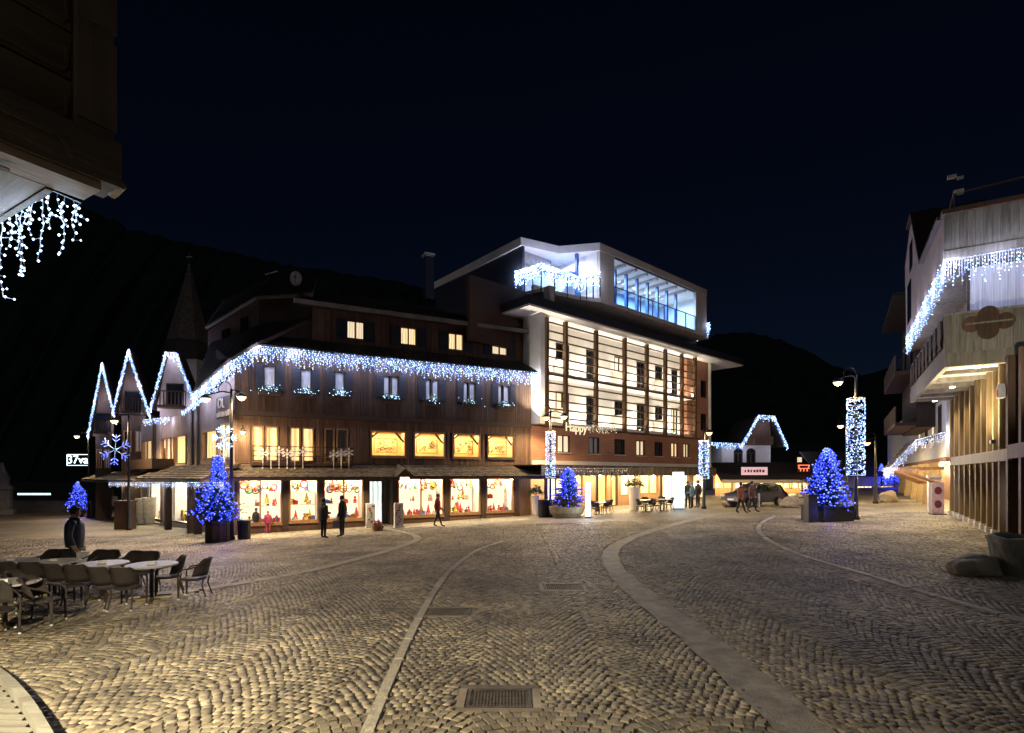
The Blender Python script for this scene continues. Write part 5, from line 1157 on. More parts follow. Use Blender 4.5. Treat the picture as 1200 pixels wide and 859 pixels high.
t, w_, zt = far_house('long_house', 'long pale house with a dark low roof behind the street end', 893, 1012, 74, 580, 548, M_CREAM)
hh = [((px - 952.5) * 74 / 640 - .5, (px - 952.5) * 74 / 640 + .5, zt - 2.2, zt - .7) for px in (908, 932, 960, 985)]
wall('wall', M_CREAM, t, -w_, w_, -1, zt, hh, 0, .3); MB().box(-w_, w_, .35, 8, -1, zt).build('body', M_CREAM, t)
for i, h in enumerate(hh): window(t, *h, M_TRIM, E_WARM if i == 1 else M_DARKGLASS, 0, 2, 1, .1, .1, back=.15); shutter(t, h[0] - .6, h[0] - .03, h[2], h[3], -.02, M_SIDING); shutter(t, h[1] + .03, h[1] + .6, h[2], h[3], -.02, M_SIDING)
MB().slab([(-w_ - .8, -1.2, zt - .2), (w_ + .8, -1.2, zt - .2), (w_ - 2, 5, zt + 3.6), (-w_ + 2, 5, zt + 3.6)], .2).build('roof', M_ROOF, t)
dm_ = MB().box(-2.2, -1.2, .2, 1.5, zt + .6, zt + 1.6).build('dormer', M_SIDING, t); MB().box(-2.0, -1.4, .17, .198, zt + .75, zt + 1.4).build('pane', E_PALE, dm_)
t, w_, zt = far_house('street_pavilion', 'low shop pavilion with bright yellow windows and a dark canopy', 838, 944, 52, 590, 560, M_WARMWOOD, cat='shop')
hs_ = [((px - 891) * 52 / 640 - .9, (px - 891) * 52 / 640 + .9, .5, 2.6) for px in (848, 872, 896, 918, 936)]
wall('wall', M_WARMWOOD, t, -w_, w_, -1, zt, hs_, 0, .2)
for i, h in enumerate(hs_): window(t, *h, M_WARMWOOD, (M_ORANGE, M_YEL, M_YEL, E_WARM2, E_WARM)[i], 0, 2, 1, .1, .1, 'shop_window', back=.2)
MB().slab([(-w_ - .6, -3.2, zt - .2), (w_ + .8, -3.2, zt - .2), (w_, 1, zt + 1.5), (-w_, 1, zt + 1.5)], .2).build('canopy', M_ROOF, t); MB().box(-w_ - .6, w_ + .8, -3.3, -3.18, zt - .45, zt - .15).build('fascia', M_CREAM, t)
for k in range(5): x = -w_ + .6 + (2 * w_ - 1) * k / 4; light('POINT', (x, -1.2, zt - .7), 190, (1, .74, .33), t, .2); MB().lathe([(.15, zt - .3), (.15, zt - .42)], 8, (x, -1.6, 0)).build('ceiling_lamp', E_SPOT, t)
for x in (-w_ + .4, w_ * .55, w_): MB().tube([(x, -3.0, -1), (x, -3.0, zt - .3)], .1, 8).build('post', M_CREAM, t)
sgn = thing('pavilion_sign', 'pink lit name board on the pavilion canopy', 'sign', at(884, 552, 48.5), 0); MB().box(-.95 * 1.2, .95 * 1.2, -.08, .08, -.35, .35).build('board', em('pink_board', (.9, .55, .6), .55), sgn); m = MB()
for q in range(7): m.box(-.9 + q * .26, -.9 + q * .26 + random.uniform(.1, .2), -.1, -.082, -.12, .1 + random.uniform(0, .06))
m.build('lettering', M_ANTHRA, sgn)
rs = thing('red_neon_sign', 'small red neon outline sign on the long house', 'sign', at(942, 549, 50), 0); m = MB()
for (p, q) in (((-.5, .3), (.5, .3)), ((-.5, .0), (.5, .0)), ((-.5, .3), (-.4, 0)), ((.5, .3), (.4, 0)), ((-.3, -.25), (-.3, .0)), ((0, -.25), (0, 0)), ((.3, -.25), (.3, 0))): m.beam((p[0], 0, p[1]), (q[0], 0, q[1]), .05, .05)
m.build('tube', em('red_neon', (1, .12, .06), 3), rs); MB().box(-.6, .6, .03, .08, -.35, .4).build('back_board', M_BLACK, rs)
bgw = thing('corner_house', 'dark corner house behind the lit tree on the right', 'house', at(1008, 580, 60), 0)
MB().box(-4.2, 4.5, 0, 8, -3, 2.2).build('wall', M_CREAM, bgw); MB().slab([(-5, -1, 2.2), (5, -1, 2.2), (4, 5, 5), (-4, 5, 5)], .2).build('roof', M_ROOF, bgw)
for x in (-2.5, .4, 3): window(bgw, x - .9, x + .9, -1.4, 1.0, M_TRIM, M_YEL if x > 0 else E_WARM2, -.04, 2, 1, .08, .02, pane=False, back=-.01)  # all set glowing to add warm light at the street end
# left far terrace wall and monument
lwall = thing('stone_wall', 'low dark stone wall behind the far left tree', 'wall', gp(40, 601), 0); MB().box(-14, 5.5, 0, .4, 0, 1.15).box(-14, 5.5, -.05, .45, 1.15, 1.25).build('masonry', brickmat('rough_stone', (.12, .11, .1), (.08, .075, .07), (.05, .05, .05), .5, .25), lwall)
mp_ = gp(2, 603); mon = thing('stone_monument', 'grey carved stone monument at the left edge', 'monument', mp_, 0)
m = MB(); m.lathe([(1.1, 0), (1.1, .5), (.85, .55), (.8, 2.4), (.95, 2.5), (.9, 2.7), (.6, 3.0), (.65, 3.6), (.3, 4.4), (.12, 5.1)], 7); m.build('plinth_and_figure', pm('monument_stone', (.22, .21, .19), .85, (.12, .115, .1), 2, bump=.7), mon)
nsn = thing('neon_sign', 'thin cyan lit sign strip in the dark at the far left', 'sign', at(40, 579, 60), 0)
MB().box(-1.9, 1.9, 0, .15, -.12, .12).build('strip', M_BLACK, nsn); m = MB(); x = -1.8
while x < 1.7: w = random.uniform(.08, .25); m.box(x, x + w, -.03, -.002, -.1, .1); x += w + .05
m.build('lettering', em('cyan_neon', (.45, .85, 1), 2.2), nsn)

# ------------------------------------------------------------------ street lamps
def street_lamp(base, heads, label, power, curl=True, color=(1, .71, .36), leak=.11):
    """heads: list of (dx, z, dy) of lamp heads relative to the pole"""
    t = thing('street_lamp', label, 'street lamp', base, 0, 'street lamps of the square'); H = max(h[1] for h in heads) + .35
    MB().lathe([(.16, 0), (.16, .12), (.11, .2), (.10, 1.0), (.075, 1.1), (.06, H - .4), (.045, H)], 12).build('pole', M_DARKMETAL, t, smooth=True)
    for (dx, z, dy) in heads:
        MB().tube([(0, 0, z + .25), (dx * .35, dy * .35, z + .32), (dx * .8, dy * .8, z + .2), (dx, dy, z + .16)], .03, 6).build('arm', M_DARKMETAL, t)
        hd = MB().lathe([(.03, .2), (.1, .17), (.2, .08), (.24, .03), (.22, .0)], 12, (dx, dy, z)).build('lamp_head', M_DARKMETAL, t, smooth=True)
        MB().lathe([(.02, -.16), (.14, -.11), (.2, .0), (.21, .02)], 12, (dx, dy, z)).build('lens', E_LAMP, hd)
        light('SPOT', (dx, dy, z - .16), power * 1.0, color, t, .14, spot=R(158), blend=.35); light('POINT', (dx, dy, z - .2), power * leak, color, t, .14)
    if curl:
        MB().tube([(.0, 0, H - .1)] + [(-.28 + .28 * math.cos(a), 0, H + .32 * math.sin(a)) for a in np.linspace(0, 3.6, 12)], .022, 5).build('crook', M_DARKMETAL, t)
    return t
def lamp_at(bpx, bpy, heads_px, label, power, **k):
    b = gp(bpx, bpy); hs = []
    for hx, hy in heads_px: p = at(hx, hy, b.y); hs.append((p.x - b.x, p.z - b.z, 0.0))
    return street_lamp(b, hs, label, power, **k), b
LP = 1350
lA, bA = lamp_at(271, 633, [(241, 467), (283, 465)], 'double street lamp in front of the timber house corner', LP)
lB, bB = lamp_at(151, 621, [(134, 493)], 'street lamp carrying the blue snowflake at the left', LP * 1.6)
lC, bC = lamp_at(104, 607, [(90, 511)], 'street lamp carrying the white light letters at far left', LP * 1.5)
lD, bD = lamp_at(645, 606, [(640, 489), (661, 488)], 'double street lamp wrapped in lights before the hotel', LP * .8)
lE, bE = lamp_at(825, 596, [(831, 507)], 'street lamp wrapped in lights at the hotel right end', LP * .7)
lF, bF = lamp_at(1003, 609, [(982, 448)], 'tall street lamp wrapped in lights beside the right blue tree', LP * .7)
lG, bG = lamp_at(1026, 590, [(1016, 519)], 'distant street lamp down the right street', LP * .35)
lH, bH = lamp_at(992, 588, [(985, 499)], 'distant street lamp behind the wrapped lamp on the right', LP * .6)
# one unseen lamp assumed behind the camera, added to light the foreground paving
for (x, y, hx, lab, pw) in ((-1.0, -4.5, -1.0, 'unseen street lamp assumed behind the camera on the road side', 640),):
    street_lamp(Vector((x, y, G(x, y))), [(hx, 6.4, 0)], lab, pw, leak=.22)
wlr = thing('wall_lamp', 'unseen floodlight added to light the right building parapet', 'lamp', FRX.w(7.0, -1.0, 5.0), FRX.rz)  # out of view, added as a floodlight for the parapet front
MB().tube([(0, 1.05, .2), (0, .1, .28), (0, 0, .15)], .025, 6).lathe([(.02, .22), (.14, .14), (.18, .05), (.17, .04)], 10).build('bracket', M_DARKMETAL, wlr); MB().lathe([(.05, -.08), (.13, .0), (.14, .05)], 10).build('bulb', E_LAMP, wlr); ld = light('SPOT', (0, 0, -.05), 2200, (1, .9, .7), wlr, .08, spot=R(62), blend=.8); ld.rotation_euler = (Matrix.Rotation(-FRX.rz, 3, 'Z') @ (FRX.w(.1, .2, 7.6) - FRX.w(7.0, -1.0, 5.0))).to_track_quat('-Z', 'Y').to_euler()
lan = thing('assumed_lantern', 'unseen lantern assumed under the timber bay to light the deck', 'lamp', (-6.0, 2.9, 3.3), 0)  # out of view, assumed and added to brighten the deck and chairs
MB().tube([(-.5, -.2, .35), (-.2, -.1, .4), (0, 0, .25)], .025, 6).lathe([(.02, .26), (.16, .2), (.2, .12), (.19, .1)], 8).build('bracket', M_DARKMETAL, lan); MB().lathe([(.1, -.12), (.16, -.05), (.17, .1)], 8).build('shade', E_LAMP, lan); light('SPOT', (.0, .0, -.16), 4400, (1, .86, .58), lan, .12, spot=R(165), blend=.3)
def wrap(b, px, y0, y1, rad, label, n, r, power):
    z0, z1 = at(px, y1, b.y).z, at(px, y0, b.y).z
    t = thing('light_wrap', label, 'light garland', (b.x, b.y, z0), 0, 'light tubes wrapped round the lamp poles'); B = []
    for k in range(n):
        f = random.random(); a = random.uniform(0, 2 * math.pi); B.append((rad * math.cos(a), rad * math.sin(a), f * (z1 - z0)))
    bulbs('bulbs', E_ICEFAR, t, B[::2], r); bulbs('dim_bulbs', E_ICEDIM, t, B[1::2], r)
    m = MB(); turns = 9; m.tube([(rad * .96 * math.cos(a), rad * .96 * math.sin(a), (z1 - z0) * a / (turns * 2 * math.pi)) for a in np.linspace(0, turns * 2 * math.pi, turns * 10)], .012, 4)
    for z in (0, z1 - z0): m.tube([(rad * math.cos(a), rad * math.sin(a), z) for a in np.linspace(0, 2 * math.pi, 13)], .015, 4, cap=False)
    m.build('cable', M_DEFROST, t)
    for k in range(4): light('POINT', (0, -.45, (z1 - z0) * (k + .5) / 4), power, (.7, .82, 1), t, .3)
wrap(bD, 645, 506, 560, .27, 'white light tube round the lamp pole before the hotel', 420, .024, 12)
wrap(bE, 825, 516, 561, .3, 'white light tube round the lamp pole at the hotel end', 330, .03, 12)
wrap(bF, 1003, 467, 557, .36, 'tall white light tube round the right lamp pole', 640, .026, 14)
# light figures on the lamps
def flake_lights(p, R_, label, arms, core, mat, cmat, tilt=0.0):
    t = thing('light_snowflake', label, 'light decoration', p, 0); B = []; Cc = []; m = MB()
    for k in range(6):
        a = math.pi * k / 3 + tilt; ax = Vector((math.cos(a), 0, math.sin(a))); m.tube([Vector((0, 0, 0)), ax * R_], .012, 4)
        for j in range(9): (Cc if j < 4 else B).append(ax * R_ * (j + 1) / 9)
        for f in (.55, .8):
            for sg in (-1, 1):
                b = Vector((math.cos(a + sg * .9), 0, math.sin(a + sg * .9))) * R_ * .3; m.tube([ax * R_ * f, ax * R_ * f + b], .01, 4)
                for j in range(4): B.append(ax * R_ * f + b * (j + 1) / 4)
    m.build('frame', M_STEEL, t); bulbs('bulbs', mat, t, B, .028); bulbs('core_bulbs', cmat, t, Cc, .024); return t
def on_lamp(px, py, b): p = at(px, py, b.y - .05); return p
fb1 = flake_lights(on_lamp(135, 527, bB), .85, 'blue light snowflake with white centre on the left street lamp', 6, 0, E_BLUEW, E_ICE, .45); light('POINT', (0, -.5, 0), 14, (.2, .35, 1), fb1, .3)
MB().tube([(0, .04, 0), (bB.x - fb1.location.x, .04, .1)], .02, 5).build('bracket', M_DARKMETAL, fb1)
fb2 = flake_lights(on_lamp(263, 513, bA), .52, 'white light snowflake on the double street lamp', 6, 0, E_ICE, E_ICE); light('POINT', (0, -.5, 0), 12, (.75, .85, 1), fb2, .3)
MB().tube([(0, .04, 0), (bA.x - fb2.location.x, .04, .1)], .02, 5).build('bracket', M_DARKMETAL, fb2)
lt_ = thing('light_letters', 'framed white light letters on the far left street lamp', 'sign', on_lamp(91, 539, bC), 0)
text_mesh('37va', .95, em('letter_light', (.72, .9, 1), 2.2), 'lettering', lt_, (0, 0, 0), (R(90), 0, 0), .02); m = MB()
for (a, b) in (((-.9, -.45), (-.9, .45)), ((-.9, .45), (.9, .45)), ((-.9, -.45), (.9, -.45))): m.beam((a[0], .03, a[1]), (b[0], .03, b[1]), .04, .04)
m.build('frame', MATS['letter_light'], lt_); MB().tube([(.6, .06, 0), (bC.x - lt_.location.x, .06, .05)], .03, 5).build('bracket', M_DARKMETAL, lt_); light('POINT', (0, -.5, 0), 10, (.7, .85, 1), lt_, .3)

# ------------------------------------------------------------------ trees with lights
M_NEEDLE = pm('fir_needles', (.05, .09, .045), .8, (.02, .04, .022), 5)
def fir(base, H, Rm, label, nb_=420, shape=1.0, bulbn=420, br=.024, waist=0.0, power=16, mat=None):
    t = thing('lit_fir_tree', label, 'tree', base, random.uniform(0, 6), 'fir trees with blue lights'); power *= 3.2; bulbn = int(bulbn * 1.5); br *= 1.12
    MB().tube([(0, 0, -.25), (0, 0, H * .5), (0, 0, H * .97)], [.07, .045, .01], 7).build('trunk', M_SIDING, t)
    m = MB(); B = []
    for k in range(nb_):
        f = ((k + .5) / nb_) ** .8; z = H * (.03 + .95 * f); prof = (1 - f) ** shape
        if waist: prof = max(.12 * (f < .97), (1 - f / .62) ** .55 if f < .62 else .0) * (1 - .2 * (f < .1)) + (.16 * (1 - (f - .62) / .4) if f >= .62 else 0)
        a = k * 2.39996 + random.uniform(-.2, .2); L = Rm * prof * random.uniform(.62, 1.12) * (.92 + .2 * math.sin(3 * a + 7 * f) + .1 * math.sin(5 * a - 11 * f)) + .05; dr = random.uniform(-.25, .18) + f * .5
        d = Vector((math.cos(a), math.sin(a), dr)).normalized(); side = Vector((-math.sin(a), math.cos(a), 0)); o = Vector((0, 0, z))
        for j in range(7):
            q = o + d * L * (.2 + .8 * j / 6) + Vector((0, 0, -.05 * L * (j / 6) ** 2)); w = .13 * L * (1.15 - j / 7) + .02
            for sg in (-1, 1):
                e_ = q + side * sg * w + d * w * .8 + Vector((0, 0, random.uniform(-.04, .04))); n_ = Vector((0, 0, .025)) + side * .012
                m.add([q - n_, e_ - n_ * .3, e_ + n_ * .3, q + n_], [(0, 1, 2, 3)])
            m.add([q - side * .02, q + d * L * .2, q + side * .02 + Vector((0, 0, .03))], [(0, 1, 2)])
        if random.random() < bulbn / nb_ / 2:
            B.append(o + d * L * random.uniform(.75, 1.02)); 
        if random.random() < bulbn / nb_ / 2: B.append(o + d * L * random.uniform(.45, 1.0) + Vector((0, 0, .04)))
    m.build('crown', M_NEEDLE, t, kind=None)
    bulbs('blue_bulbs', E_BLUE, t, B[::2] + B[1::4], br); bulbs('pale_bulbs', E_BLUEW, t, B[3::4], br * 1.05)
    for k in range(5):
        a = k * 2.4; f = .15 + .14 * k; rr = Rm * (1 - f) * .75; light('POINT', (rr * math.cos(a), rr * math.sin(a), H * f), power, (.03, .05, 1), t, .25)
    light('POINT', (0, 0, H * .35), power * 1.5, (.03, .05, 1), t, .3)
    return t
def lathe_thing(nm, label, cat, p, prof, mat, n=14, extra=None, group=None, part='body'):
    t = thing(nm, label, cat, p, 0, group); MB().lathe(prof, n).build(part, mat, t, smooth=False); return t
b = gp(255, 635); S_ = b.y / 640
pot = thing('tree_pot', 'tall dark timber pot under the front left blue tree', 'planter', b, 0)
for k in range(10): a = 2 * math.pi * k / 10; MB().box(.05, .05 + .06, -.135, .135, 0, .95, Matrix.Rotation(a, 4, 'Z') @ Matrix.Translation((.36, 0, 0))).build('stave', M_SIDING, pot)
MB().lathe([(.40, .06), (.40, .84)], 12).build('soil', pm('soil', (.03, .024, .018), .95), pot); m = MB()
for z in (.15, .8): m.tube([(.485 * math.cos(a), .485 * math.sin(a), z) for a in np.linspace(0, 2 * math.pi, 19)], .018, 5, cap=False)
m.build('hoops', M_DARKMETAL, pot)
fir(b + Vector((0, 0, .85)), 78 * S_, 30 * S_, 'bulb shaped fir wrapped in deep blue lights in a tall pot', 620, 1, 1100, .026, waist=1, power=15)
b = gp(91, 606); S_ = b.y / 640; fir(b + Vector((0, 0, 0.55)), 34 * S_, 14 * S_, 'small blue lit fir behind the man at far left', 260, .9, 240, .035, power=14)
lathe_thing('tree_pot', 'dark round pot under the small far left tree', 'planter', b, [(.4, 0), (.55, .5), (.6, .62), (.5, .63)], M_BLACK)
b = gp(664, 606); S_ = b.y / 640; fir(b + Vector((.1, .2, .62)), 45 * S_, 24 * S_, 'wide blue lit fir in a stone trough before the hotel', 420, .75, 620, .028, power=15)
tr = thing('stone_trough', 'pale oval stone trough with shrubs before the hotel', 'planter', b, 0); MB().lathe([(.75, 0), (.95, .25), (1.02, .6), (.9, .62), (.88, .5)], 18, sx=1.0, sy=.6).build('trough', pm('trough_stone', (.5, .42, .27), .85, (.3, .25, .15), 6, bump=.8), tr)
def shrub(p, r, h, n, label, mat=None):
    t = thing('shrub', label, 'shrub', p, 0); m = MB()
    for k in range(n):
        a, f = random.uniform(0, 6.28), random.random() ** .5; q = Vector((r * f * math.cos(a), r * f * math.sin(a), h * (1 - f * f * .6) * random.uniform(.35, 1))); d = Vector((random.gauss(0, 1), random.gauss(0, 1), random.gauss(.3, 1))).normalized() * .11; o = d.orthogonal().normalized() * .035
        m.add([q - d, q + o, q + d, q - o], [(0, 1, 2, 3)])
    m.build('leaves', mat or M_NEEDLE, t); MB().tube([(0, 0, -.05), (.02, .02, h * .7)], .03, 5).build('stem', M_SIDING, t); return t
shrub(b + Vector((-.45, -.3, .55)), .4, .75, 260, 'dark bush in the stone trough left side', pm('brown_leaf', (.06, .04, .035), .8)); shrub(b + Vector((.15, -.35, .55)), .45, .8, 260, 'dark bush in front of the hotel blue tree', MATS['brown_leaf'])
b = gp(969, 610); S_ = b.y / 640; fir(b + Vector((0, 0, .4)), 74 * S_, 27 * S_, 'large blue lit fir beside the wrapped lamp on the right', 600, .62, 900, .032, power=20)
tb = thing('tree_tub', 'dark square tub under the large right blue tree', 'planter', b, .15); MB().box(-.75, .75, -.75, .75, 0, .62).box(-.8, .8, -.8, .8, .62, .7).build('tub', M_BLACK, tb)
m = thing('litter_bin', 'blue lit dark bin left of the large right tree', 'bin', gp(950, 612), 0); MB().box(-.2, .2, -.2, .2, 0, 1.15).build('bin_body', M_ANTHRA, m); MB().box(-.23, .23, -.23, .23, 1.15, 1.25).build('lid', M_BLACK, m); light('POINT', (.5, -.6, .5), 10, (.05, .1, 1), m, .2)
for i, (px, d) in enumerate(((1033, 60), (1048, 58))):
    p = at(px, 571, d); p.z = G(p.x, p.y) + .3; fir(p, 2.2, .75, ('small distant blue tree on the right street', 'small distant blue tree by the arcade end')[i], 120, .9, 120, .05, power=10)

# ------------------------------------------------------------------ street furniture
def barrel(px, py, r, h, label, mat, nm='litter_bin', cat='bin'):
    t = thing(nm, label, cat, gp(px, py), 0); MB().lathe([(r * .92, 0), (r, .05), (r, h - .08), (r * 1.06, h - .06), (r * 1.06, h), (r * .8, h + .01)], 16).build('body', mat, t); MB().lathe([(r * .78, h + .011), (r * .78, h + .03)], 14).build('rim', M_DARKMETAL, t); return t
barrel(286, 632, .27, .85, 'dark round litter bin right of the front left tree', M_BLACK)
barrel(111, 607, .3, 1.3, 'dark litter bin at the foot of the far left lamp', M_BLACK)
barrel(637, 606, .32, 1.0, 'dark bin beside the wrapped lamp before the hotel', M_BLACK)
t = thing('cabinet', 'tall dark cabinet at the foot of the snowflake lamp', 'cabinet', gp(147, 620), 0); MB().box(-.45, .45, -.3, .3, 0, 1.6).build('box', M_SIDING, t); MB().box(-.5, .5, -.35, .35, 1.6, 1.7).build('lid', M_TRIM, t)
def cone_pot(px, py, r, h, label, mat, group=None): t = thing('tall_planter', label, 'planter', gp(px, py), 0, group); MB().lathe([(r * .68, 0), (r * .72, .05), (r, h), (r * .9, h), (r * .88, h - .08)], 16, ).build('pot', mat, t); return t
M_POTC = pm('cream_pot', (.66, .6, .45), .6)
for i, (px, py) in enumerate(((167, 614), (175, 614))): cone_pot(px, py, .42, 1.75 if i else 1.7, ('left one of the two tall cream pots under the side canopy', 'right one of the two tall cream pots under the side canopy')[i], M_POTC)
p_ = cone_pot(628, 604, .26, 1.2, 'tall white planter with greenery by the hotel corner', M_WHITE); shrub(p_.location + Vector((0, 0, 1.15)), .45, .75, 220, 'green plant in the white planter by the hotel corner')
p_ = cone_pot(743, 598, .38, 1.5, 'tall pale planter before the restaurant windows', M_CREAM); shrub(p_.location + Vector((0, 0, 1.4)), .6, .7, 240, 'green plant in the pale restaurant planter', pm('green_leaf', (.1, .16, .04), .7))
ez = thing('easel', 'light wooden display easel under the far end of the side canopy', 'easel', gp(131, 606), .3)
MB().beam((-.45, 0, 0), (0, 0, 2.5), .07, .05).build('leg', M_WARMWOOD, ez); MB().beam((.45, 0, 0), (.05, 0, 2.4), .07, .05).build('leg', M_WARMWOOD, ez); MB().beam((0, .7, 0), (0, .05, 2.2), .06, .05).build('leg', M_WARMWOOD, ez); MB().box(-.42, .42, -.08, -.035, .95, 1.75).build('board', M_POTC, ez); MB().box(-.5, .5, -.1, .0, .88, .94).build('ledge', M_WARMWOOD, ez)
ub = thing('light_column', 'slim glowing white light column before the hotel', 'light column', gp(689, 607), 0); MB().box(-.17, .17, -.1, .1, 0, .1).build('base', M_STEEL, ub); MB().box(-.13, .13, -.06, .06, .1, 1.95).build('panel', em('white_column', (.8, .9, 1), 3.5), ub); light('POINT', (0, -.5, 1), 40, (.8, .9, 1), ub, .3)
ub = thing('light_totem', 'bright white light totem at the hotel entrance', 'light totem', gp(795, 597), 0); MB().box(-.36, .36, -.05, .05, .08, 2.4).build('panel', em('white_panel', (.7, .9, 1), .75), ub); MB().box(-.4, .4, -.1, .1, 0, .078).build('base', M_STEEL, ub); light('POINT', (0, -.6, 1.5), 60, (.85, .95, 1), ub, .3)
# utility boxes and sign by the right arcade
p = FRX.w(FRX.s(1108), -.5, 0); p.z = G(p.x, p.y); ub = thing('utility_box', 'pale grey utility cabinet at the end of the timber posts', 'cabinet', p, FRX.rz); MB().box(-.3, .3, -.2, .3, 0, 1.75).build('body', M_CREAM, ub); MB().box(-.34, .34, -.25, .34, 1.75, 1.82).build('lid', M_WHITE, ub); MB().box(-.26, .26, -.215, -.203, .1, 1.65).build('door', M_DEFROST, ub)
p = gp(1099, 603); ub = thing('pavement_sign', 'pink and white pavement sign with round pictures beside the utility cabinet', 'sign', p, -.2); MB().box(-.26, .26, -.03, .03, .05, 1.55).build('board', pm('pink_sign', (.75, .55, .68), .5), ub); MB().box(-.3, .3, -.2, .2, 0, .05).build('foot', M_DARKMETAL, ub); m = MB()
for z in (1.15, .5): m.add([(.16 * math.cos(a), -.034, z + .19 * math.sin(a)) for a in np.linspace(0, 6.283, 17)[:-1]], [tuple(range(16))])
m.build('print', pm('maroon_print', (.2, .05, .1), .6), ub)
# boulder and stone trough at the right edge
def rock(nm, label, p, sx, sy, sz, mat, seed, flat=.3):
    t = thing(nm, label, 'boulder', p, .3); bm = bmesh.new(); bmesh.ops.create_icosphere(bm, subdivisions=4, radius=1); rr = random.Random(seed); ph = [rr.uniform(0, 6) for _ in range(9)]
    for v in bm.verts:
        c = v.co; k = 1 + .14 * math.sin(2.3 * c.x + ph[0]) * math.cos(2.9 * c.y + ph[1]) + .10 * math.sin(4.7 * c.z + 3 * c.x + ph[2]) + .05 * math.sin(9 * c.y + 7 * c.x + ph[3]) + .03 * math.sin(17 * c.z + 13 * c.y + ph[4])
        v.co = Vector((c.x * k * sx, c.y * k * sy, max(c.z * k, -flat) * sz + flat * sz))
    me = bpy.data.meshes.new('stone'); bm.to_mesh(me); bm.free(); me.materials.append(mat); me.polygons.foreach_set('use_smooth', [True] * len(me.polygons)); o = bpy.data.objects.new('stone', me); COL.objects.link(o); o.parent = t; return t
M_ROCK = pm('boulder_stone', (.46, .4, .3), .8, (.24, .2, .15), 3, bump=.9, bscale=12)
rock('boulder', 'rounded brown boulder beside the stone planter at right', gp(1142, 672), .62, .42, .36, M_ROCK, 3)
p = gp(1209, 674); pl = thing('stone_planter', 'large dark hewn stone planter at the right edge', 'planter', p, 0); pl.scale = (.86, .86, .9); m = MB(); prof = [(.72, 0), (.8, .3), (.92, .75), (.98, .98), (.86, 1.0), (.8, .85)]; n = 22
for (r, z) in prof:
    for k in range(n): a = 2 * math.pi * k / n; q = r * (1 + .05 * math.sin(3 * a + z * 4) + .03 * math.sin(7 * a + 2)); m.v.append((q * math.cos(a), q * math.sin(a), z + .03 * math.sin(5 * a) * (z > .2)))
for i in range(len(prof) - 1):
    for k in range(n): m.f.append((i * n + k, i * n + (k + 1) % n, (i + 1) * n + (k + 1) % n, (i + 1) * n + k)); m.mi.append(0)
m.build('bowl', pm('mossy_stone', (.26, .25, .185), .85, (.12, .12, .09), 3, (2, 2, .6), .8), pl, smooth=True); MB().lathe([(.8, .8), (.8, .86)], 16).build('soil', MATS['soil'], pl)
pk = thing('paper_packet', 'crumpled white and red packet on the stone planter rim', 'packet', p + Vector((-.1, -.75, .9)), .5); MB().add([(-.1, -.05, 0), (.1, -.06, .01), (.11, .06, 0), (-.09, .05, .01), (-.07, -.03, .1), (.05, -.04, .13), (.08, .04, .09), (-.06, .03, .12)], BOXF).build('wrapper', M_DEFROST, pk); MB().box(-.03, .04, -.075, -.055, .03, .09).build('print', GOODCOL[0], pk)
rock('boulder', 'dark boulder on the road edge before the parked car street end', gp(929, 594), .75, .5, .5, M_ROCK, 5)
for i, (px, py) in enumerate(((918, 588), (1041, 588), (855, 594))):
    rock('boulder', ('pale squarish stone right of the parked car', 'pale stone block beside the right street kerb', 'brown stone left of the parked car')[i], gp(px, py), (.5, .7, .6)[i], .4, .5, pm('pale_block', (.34, .29, .21), .8, (.22, .18, .13), 3, bump=.6), 8 + i, .5)
bo = thing('bollard', 'white reflective bollard in front of the parked car', 'bollard', gp(889, 594), 0); MB().lathe([(.09, 0), (.08, .8), (.06, .86), (.01, .88)], 10).build('post', M_DEFROST, bo)
# manhole gratings
for i, ((px, py), a, b_) in enumerate(GRATES[:3]):
    c = gp(px, py); t = thing('drain_grating', ('square iron grating in the foreground paving', 'worn iron cover left of the paving centre', 'iron cover further back in the paving centre')[i], 'drain cover', c + Vector((0, 0, -.01)), 0)
    m = MB().box(-a / 2, a / 2, -b_ / 2, -b_ / 2 + .04, -.05, .02).box(-a / 2, a / 2, b_ / 2 - .04, b_ / 2, -.05, .02).box(-a / 2, -a / 2 + .04, -b_ / 2 + .04, b_ / 2 - .04, -.05, .02).box(a / 2 - .04, a / 2, -b_ / 2 + .04, b_ / 2 - .04, -.05, .02); m.build('frame', pm('rusty_iron', (.14, .12, .09), .6, (.07, .055, .04), 8, metal=.4, bump=.3), t)
    g_ = MB(); n1 = 18
    for k in range(n1): x = -a / 2 + .05 + (a - .1) * k / (n1 - 1); g_.box(x - .007, x + .007, -b_ / 2 + .04, b_ / 2 - .04, -.02, .012)
    for k in range(12): y = -b_ / 2 + .05 + (b_ - .1) * k / 11; g_.box(-a / 2 + .04, a / 2 - .04, y - .007, y + .007, -.021, .009)
    g_.build('grid', MATS['rusty_iron'], t); MB().box(-a / 2 + .02, a / 2 - .02, -b_ / 2 + .02, b_ / 2 - .02, -.04, -.03).build('pit', M_BLACK, t)
    m = 0
    for sx, sy, lx, ly in ((0, -b_ / 2 - .06, a / 2 + .1, .045), (0, b_ / 2 + .06, a / 2 + .1, .045), (-a / 2 - .06, 0, .045, b_ / 2), (a / 2 + .06, 0, .045, b_ / 2)): MB().box(sx - lx, sx + lx, sy - ly, sy + ly, -.05, .018).build('surround_stone', M_SETT, t)

